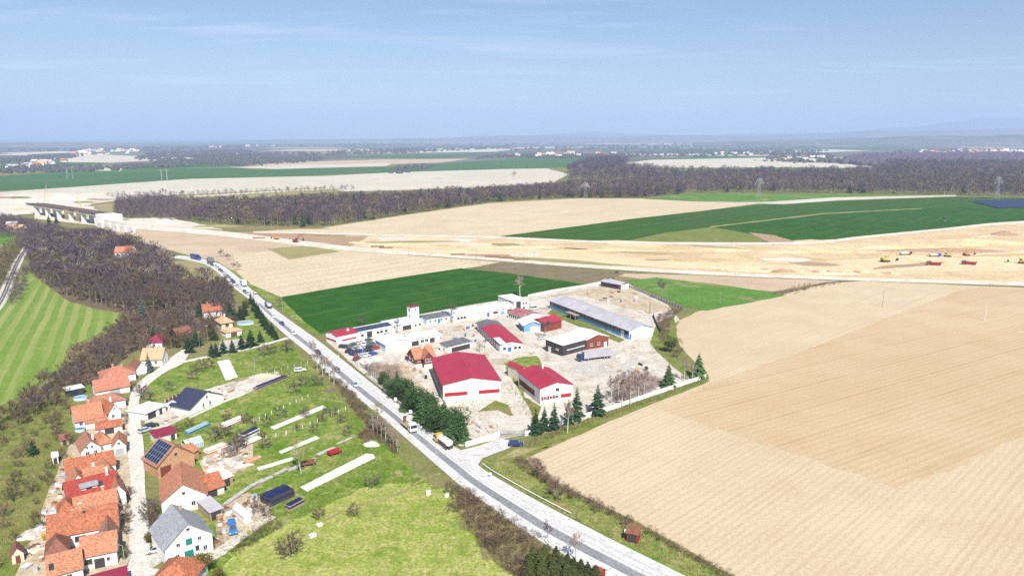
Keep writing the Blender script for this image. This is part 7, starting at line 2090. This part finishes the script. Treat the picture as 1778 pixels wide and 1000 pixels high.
for i, (lab, px, py, rx, ry, h, m) in enumerate((
    ('pale conical gravel heap beside the works road near the viaduct', 290, 388, 16, 12, 5, G['chalkw']),
    ('long low brown spoil bank below the central wood', 460, 397, 60, 8, 2.5, G['scrub']),
    ('grassy spoil bank where the wood meets the works road', 380, 394, 36, 8, 2.5, G['olive']),
    ('long earth bank of the cutting at the right', 1690, 424, 60, 16, 6, G['earth']),
    ('orange earth face behind the loading excavator', 1640, 437, 60, 7, 3.5, G['brownsoil']),
    ('brown heap at the right end of the cutting rim', 1745, 408, 16, 8, 4, G['brownsoil']),
    ('brown soil heap beside the white works road', 1358, 472, 10, 5, 2.2, G['brownsoil']),
    ('row of tipped pale soil beside the works road', 1310, 471, 22, 4, 1.4, G['chalk']),
    ('row of tipped soil further along the works road', 1440, 476, 26, 4, 1.5, G['chalk']),
    ('dark topsoil heap past the tipped rows', 1470, 470, 9, 4, 1.6, G['earth']),
    ('white spoil mound at the far end of the viaduct', 110, 347, 40, 20, 8, G['chalkw']),
    ('second white mound beside the viaduct crane', 60, 352, 30, 16, 6, G['chalkw']),
    ('pale dumped earth in the new house garden', 462, 652, 6, 2.4, 1.0, G['chalk']),
    ('white rubble heap on the grass near the road bank', 645, 771, 3.2, 2.4, 0.9, G['chalkw']),
    ('brown brushwood heap on the orchard grass', 572, 678, 3, 2, 0.9, G['litter']),
    ('rubble heap in the solar barn plot', 395, 800, 4, 3, 0.9, G['yard']),
    ('second rubble heap in the solar barn plot', 418, 808, 3.5, 2.2, 0.8, G['yard']),
    ('rubble heap in the back garden of the courtyard farm', 66, 925, 5, 3.5, 1.0, G['yard']),
    ('white stone heap beside the fence of the courtyard farm', 50, 955, 4, 2.2, 0.8, G['chalkw']))):
    heap(lab, px, py, rx, ry, h, m, 300 + i)

rh = random.Random(31)
for i in range(26):
    px = 1240 + i * 12.5 + rh.uniform(-3, 3); py = 466.5 + (px - 1240) * 0.031 + rh.uniform(-1.5, 1.5)
    heap('tipped load of soil in the row beside the white works road', px, py, rh.uniform(3, 6), rh.uniform(2, 4), rh.uniform(0.8, 1.8), G[rh.choice(['chalk', 'earth', 'brownsoil', 'chalk'])], 700 + i)
for i, (px, py, rx, ry, h) in enumerate(((700, 425, 40, 6, 1.8), (900, 430, 60, 5, 1.6), (1060, 436, 70, 5, 2.0), (1250, 436, 70, 6, 2.2), (1420, 438, 70, 6, 2.4), (1560, 430, 60, 7, 3.0), (1720, 448, 40, 4, 1.5))):
    heap('long low earth bank inside the cutting, ' + ('by the brown soil strip', 'above the scrub strip', 'above the small barn', 'above the green patch', 'above the tipped rows', 'behind the excavators', 'beside the red tipper lorries')[i], px, py, rx, ry, h, G['earth'], 800 + i)

# ------------------------------------------------------------------ stacks, sheds' clutter, pool, greenhouse
PLK = MB().box(-2.4, 2.4, -0.11, 0.11, 0, 0.06).mesh('plank', [M['wood_gr']])
PLK2 = MB().box(-2.4, 2.4, -0.11, 0.11, 0, 0.06).mesh('plank', [M['wood']])
def stack(label, px, py, head, n=4, lv=4, me=PLK, k=1.0):
    p = at(px, py); q = at(*head)
    root = thing('plank_stack', label, 'planks', (p.x, p.y, 0.06), math.atan2(q.y - p.y, q.x - p.x))
    root.scale = (k, 1, 1)
    for x in (-1.6, 1.6): MB().box(x - 0.08, x + 0.08, -n * 0.13, n * 0.13, 0, 0.16).build('bearer', M['wood'], root)
    for j in range(lv):
        for i in range(n):
            o = link('plank', me, root); o.location = (random.uniform(-0.25, 0.25), (i - (n - 1) / 2) * 0.25, 0.165 + j * 0.075); o.rotation_euler = (0, 0, random.uniform(-0.03, 0.03))
for i, (lab, px, py, hx, hy, n, lv, me, k) in enumerate((
    ('long grey plank stack ending at the orchard fence', 598, 767, 612, 761, 3, 4, PLK, 1.2), ('grey plank stack left of the red trailer', 566, 785, 580, 779, 5, 5, PLK, 1.3), ('long grey plank stack in the middle of the orchard', 525, 808, 545, 799, 5, 5, PLK, 1.9),
    ('short tall plank stack nearest the pale soil strip', 487, 822, 495, 818, 4, 7, PLK, 0.9), ('double plank stack beside the farm plot', 462, 834, 470, 830, 5, 5, PLK, 0.9), ('plank stack touching the double stack', 446, 840, 455, 835, 5, 4, PLK, 0.9), ('long plank pile along the farm yard', 412, 862, 432, 848, 5, 4, PLK, 2.0),
    ('brown plank pile beside the farm yard drive', 398, 872, 412, 864, 4, 3, PLK2, 1.4), ('timber pile against the white farmhouse side', 380, 918, 379, 905, 5, 6, PLK2, 0.9), ('brown timber pile by the farmhouse corner', 383, 938, 381, 928, 5, 5, PLK2, 0.8),
    ('stacked roofing battens beside the new house', 420, 660, 436, 655, 5, 4, PLK2, 1.1), ('white plank stack on the new house plot', 402, 668, 416, 663, 5, 4, PLK, 1.1), ('second batten stack on the new house plot', 405, 678, 418, 672, 6, 3, PLK2, 1.0))):
    stack(lab, px, py, (hx, hy), n, lv, me, k)

def tarp(name, label, px, py, head, L, Wd, h, m, base='wood'):
    """low pile or frame under a sagging cover"""
    p = at(px, py); q = at(*head)
    root = thing(name, label, 'covered pile', (p.x, p.y, 0.05), math.atan2(q.y - p.y, q.x - p.x))
    bx(root, 'pile', base, -L / 2 + 0.15, L / 2 - 0.15, -Wd / 2 + 0.15, Wd / 2 - 0.15, 0, h - 0.15, bevel=0.03)
    mb = MB(); nx, ny = 12, 6
    r = random.Random(int(px * 7 + py))
    for i in range(nx + 1):
        for j in range(ny + 1):
            x = -L / 2 + L * i / nx; y = -Wd / 2 + Wd * j / ny
            e = (j in (0, ny)) or (i in (0, nx))
            z = h * (0.55 if e else 1.0) + (0.25 * Wd * 0.3 * (1 - abs(2 * j / ny - 1))) + r.uniform(-0.06, 0.06)
            mb.v.append((x, y, z))
    for i in range(nx):
        for j in range(ny):
            a = i * (ny + 1) + j
            mb.f.append((a, a + ny + 1, a + ny + 2, a + 1)); mb.m.append(0)
    mb.build('cover', M[m], root)
tarp('wood_pile', 'long timber pile under navy sheet on the new house plot', 472, 666, (500, 655), 17, 2.2, 1.2, 'navy')
tarp('wood_pile', 'low pile under blue sheet on the upper orchard grass', 343, 745, (365, 735), 9, 2.0, 1.1, 'ghglass', 'bluep')
tarp('covered_shed', 'low shed with white sheet roof beside the orchard trees', 404, 737, (425, 728), 9, 2.6, 1.6, 'white', 'wood')
tarp('wood_pile', 'pile under navy sheet above the rubble plot', 433, 757, (450, 749), 7, 2.6, 1.8, 'navy', 'oldwhite')
tarp('wood_pile', 'pile under pale sheet below the navy one', 438, 768, (452, 762), 6, 2.2, 1.2, 'white', 'wood')
tarp('wood_pile', 'brown brick pile with pale cover in the barn plot', 374, 783, (390, 777), 7, 3, 1.5, 'oldwhite', 'brick')
tarp('wood_pile', 'red brick pile beside the pale covered one', 440, 800, (455, 794), 5, 1.6, 0.9, 'brick', 'brick')
tarp('covered_shed', 'open shed with dark blue tarpaulin roof by the farm yard', 482, 866, (500, 858), 7.5, 5, 2.2, 'navy', 'wood_dk')
tarp('covered_shed', 'low lean-to with blue roof by the farm yard hedge', 512, 880, (525, 873), 5, 2.2, 1.6, 'navy', 'wood')
tarp('wood_pile', 'white pallet pile on the new house forecourt', 380, 690, (395, 684), 6, 2.6, 0.9, 'white', 'wood')

# greenhouse
p, q = at(320, 779), at(349, 771)
root = thing('greenhouse', 'glass greenhouse with white frame behind the solar barn', 'greenhouse', (p + q) / 2, math.atan2(q.y - p.y, q.x - p.x))
L, Wd = (q - p).length, 4.5
fr = MB(); gl = MB()
prof = [(-Wd / 2, 0), (-Wd / 2, 1.6), (0, 2.8), (Wd / 2, 1.6), (Wd / 2, 0)]
n = 8
for i in range(n + 1):
    x = -L / 2 + L * i / n
    for a, b in zip(prof[:-1], prof[1:]): fr.tube((x, a[0], a[1]), (x, b[0], b[1]), 0.06, 0.06, 4)
for y, z in prof: fr.tube((-L / 2, y, z), (L / 2, y, z), 0.06, 0.06, 4)
fr.build('frame', M['frame'], root)
for i in range(n):
    for a, b in zip(prof[:-1], prof[1:]):
        x0, x1 = -L / 2 + L * i / n + 0.06, -L / 2 + L * (i + 1) / n - 0.06
        MB().add([(x0, a[0], a[1]), (x1, a[0], a[1]), (x1, b[0], b[1]), (x0, b[0], b[1])], [(0, 1, 2, 3)]).build('pane', M['ghglass'], root)

def pool(label, px, py, r, m_in):
    root = thing('garden_pool', label, 'pool', at(px, py))
    k = 20
    mb = MB()
    mb.add([(math.cos(6.283 * i / k) * r, math.sin(6.283 * i / k) * r * 0.8, z) for z in (0, 0.9) for i in range(k)], [(i, (i + 1) % k, k + (i + 1) % k, k + i) for i in range(k)])
    mb.build('pool_wall', M['paleblue'], root)
    MB().add([(math.cos(6.283 * i / k) * r * 0.97, math.sin(6.283 * i / k) * r * 0.77, 0.75) for i in range(k)], [tuple(range(k))]).build('pool_water', M[m_in], root)
pool('round blue garden pool behind the pink tiled house', 140, 693, 2.4, 'blue')
pool('small navy pool behind the large orange roofed house', 139, 748, 1.5, 'bluep')
pool('pale green oval pool beside the cream cottage', 426, 562, 4.5, 'ghglass')
# little bits: barrels, crates, beehives
def crate(label, px, py, w, m, cat='crate', h=0.7):
    root = thing('crate', label, cat, at(px, py), random.uniform(0, 1.5))
    bx(root, 'box_body', m, -w / 2, w / 2, -w / 2.6, w / 2.6, 0.02, h, bevel=0.03)
    bx(root, 'lid', 'oldwhite', -w / 2 - 0.05, w / 2 + 0.05, -w / 2.6 - 0.05, w / 2.6 + 0.05, h + 0.003, h + 0.1, bevel=0.02)
rc = random.Random(9)
for lab, grp, pts, n in (('pale crate or box lying in the rubble plot behind the solar barn', 'boxes in the rubble plot', [(350, 800), (400, 772), (438, 790), (430, 815), (360, 825)], 26),
                         ('white block lying on the new house building plot', 'blocks on the building plot', [(262, 735), (290, 705), (330, 690), (400, 672), (425, 680), (330, 716), (280, 742)], 24),
                         ('small box in the littered back gardens of the row', 'boxes in the back gardens', [(40, 990), (85, 860), (112, 800), (110, 850), (80, 930), (70, 1000)], 24),
                         ('box or bin in the farm yard clutter', 'boxes in the farm yard', [(374, 950), (380, 890), (440, 862), (470, 880), (430, 900), (395, 900), (386, 945)], 16)):
    for p in scatter(pts, n, 1.2, 400 + n):
        root = thing('crate', lab, 'crate', (p[0], p[1], 0.06), rc.uniform(0, 3), grp)
        w = rc.uniform(0.7, 1.8); h = rc.uniform(0.4, 1.1)
        bx(root, 'box_body', rc.choice(['white', 'wood', 'oldwhite', 'slab', 'wood_gr', 'brick', 'metal']), -w / 2, w / 2, -w / 2.8, w / 2.8, 0.02, h, bevel=0.03)
        bx(root, 'lid', rc.choice(['white', 'roof_gry', 'wood_gr', 'rust']), -w / 2 - 0.05, w / 2 + 0.05, -w / 2.8 - 0.05, w / 2.8 + 0.05, h + 0.003, h + 0.08, bevel=0.02)
PAL = [MB().box(-0.6, 0.6, -0.5, 0.5, 0.1, 0.16).box(-0.6, -0.45, -0.5, 0.5, 0, 0.1).box(0.45, 0.6, -0.5, 0.5, 0, 0.1).mesh('pallet_base', [M['wood']])]
for lab, grp, pts, n in (('pallet of stock standing in the industrial yard', 'pallets in the yard', [(735, 580), (800, 570), (860, 560), (830, 600), (770, 590)], 14), ('pallet of stock on the gravel behind the long blue building', 'pallets behind the blue building', [(1000, 508), (1080, 503), (1140, 535), (1110, 545)], 10),
                         ('pallet of stock beside the lorry apron', 'pallets at the apron', [(1060, 650), (1130, 625), (1140, 640), (1080, 662)], 10), ('pallet of stock near the hangar drive', 'pallets at the hangar', [(800, 720), (840, 735), (870, 740), (830, 752), (805, 745)], 9),
                         ('pallet of stock beside the brown timber cottage', 'pallets at the cottage', [(690, 628), (716, 622), (720, 640), (745, 655), (735, 665)], 8)):
    for p in scatter(pts, n, 2.5, 500 + n):
        root = thing('pallet', lab, 'pallet', (p[0], p[1], 0.1), rc.uniform(0, 3), grp)
        link('pallet_base', PAL[0], root)
        h = rc.uniform(0.3, 1.4); w = rc.uniform(0.4, 0.6); w2 = w * rc.uniform(1, 2.4)
        bx(root, 'load', rc.choice(['white', 'wood', 'brick', 'metal', 'oldwhite', 'steeld', 'bluep', 'rust', 'slab']), -w2, w2, -w * 0.8, w * 0.8, 0.163, h + 0.163, bevel=0.03)
MS = MB().box(-4, 4, -0.5, 0.5, 0, 0.5).mesh('pipe_stack', [M['rust']])
for x, y in ((795, 443), (855, 447), (880, 449), (905, 452), (450, 414), (655, 429), (670, 431)):
    o = link('pipe_stack', MS); o.location = at(x, y) + Vector((0, 0, 0.25)); o.rotation_euler = (0, 0, 0.05); o.scale = (1.4, 1.5, 1.6)
    tag(o, 'low rusty stack of material beside the white works road', 'stack', 'material stacks along the works road')
crate('white boulder like sack beside the rounded orchard corner tree', 744, 858, 1.2, 'white', 'sack', 0.9)
crate('white sack lying at the meadow corner under the road bank', 776, 862, 1.0, 'white', 'sack', 0.7)
crate('white water tank lying right of the big spreading tree', 555, 912, 1.4, 'slab', 'tank', 0.4)
crate('grey stone block lying below the white water tank', 543, 931, 1.6, 'slab', 'block', 0.5)

# ------------------------------------------------------------------ haze
hz = MB().box(-30000, 30000, -1500, 26000, -1.0, 860)
ho = hz.build('haze', None if False else bpy.data.materials.new('haze_air'))
hm = ho.data.materials[0]
hm.use_nodes = True
hm.node_tree.nodes.clear()
vo = hm.node_tree.nodes.new('ShaderNodeOutputMaterial')
pv = hm.node_tree.nodes.new('ShaderNodeVolumePrincipled')
pv.inputs['Color'].default_value = (0.50, 0.65, 0.95, 1)
pv.inputs['Density'].default_value = 0.000085
pv.inputs['Anisotropy'].default_value = 0.0
hm.node_tree.links.new(pv.outputs[0], vo.inputs['Volume'])
tag(ho, 'thin blue air haze over the whole landscape', kind='stuff')
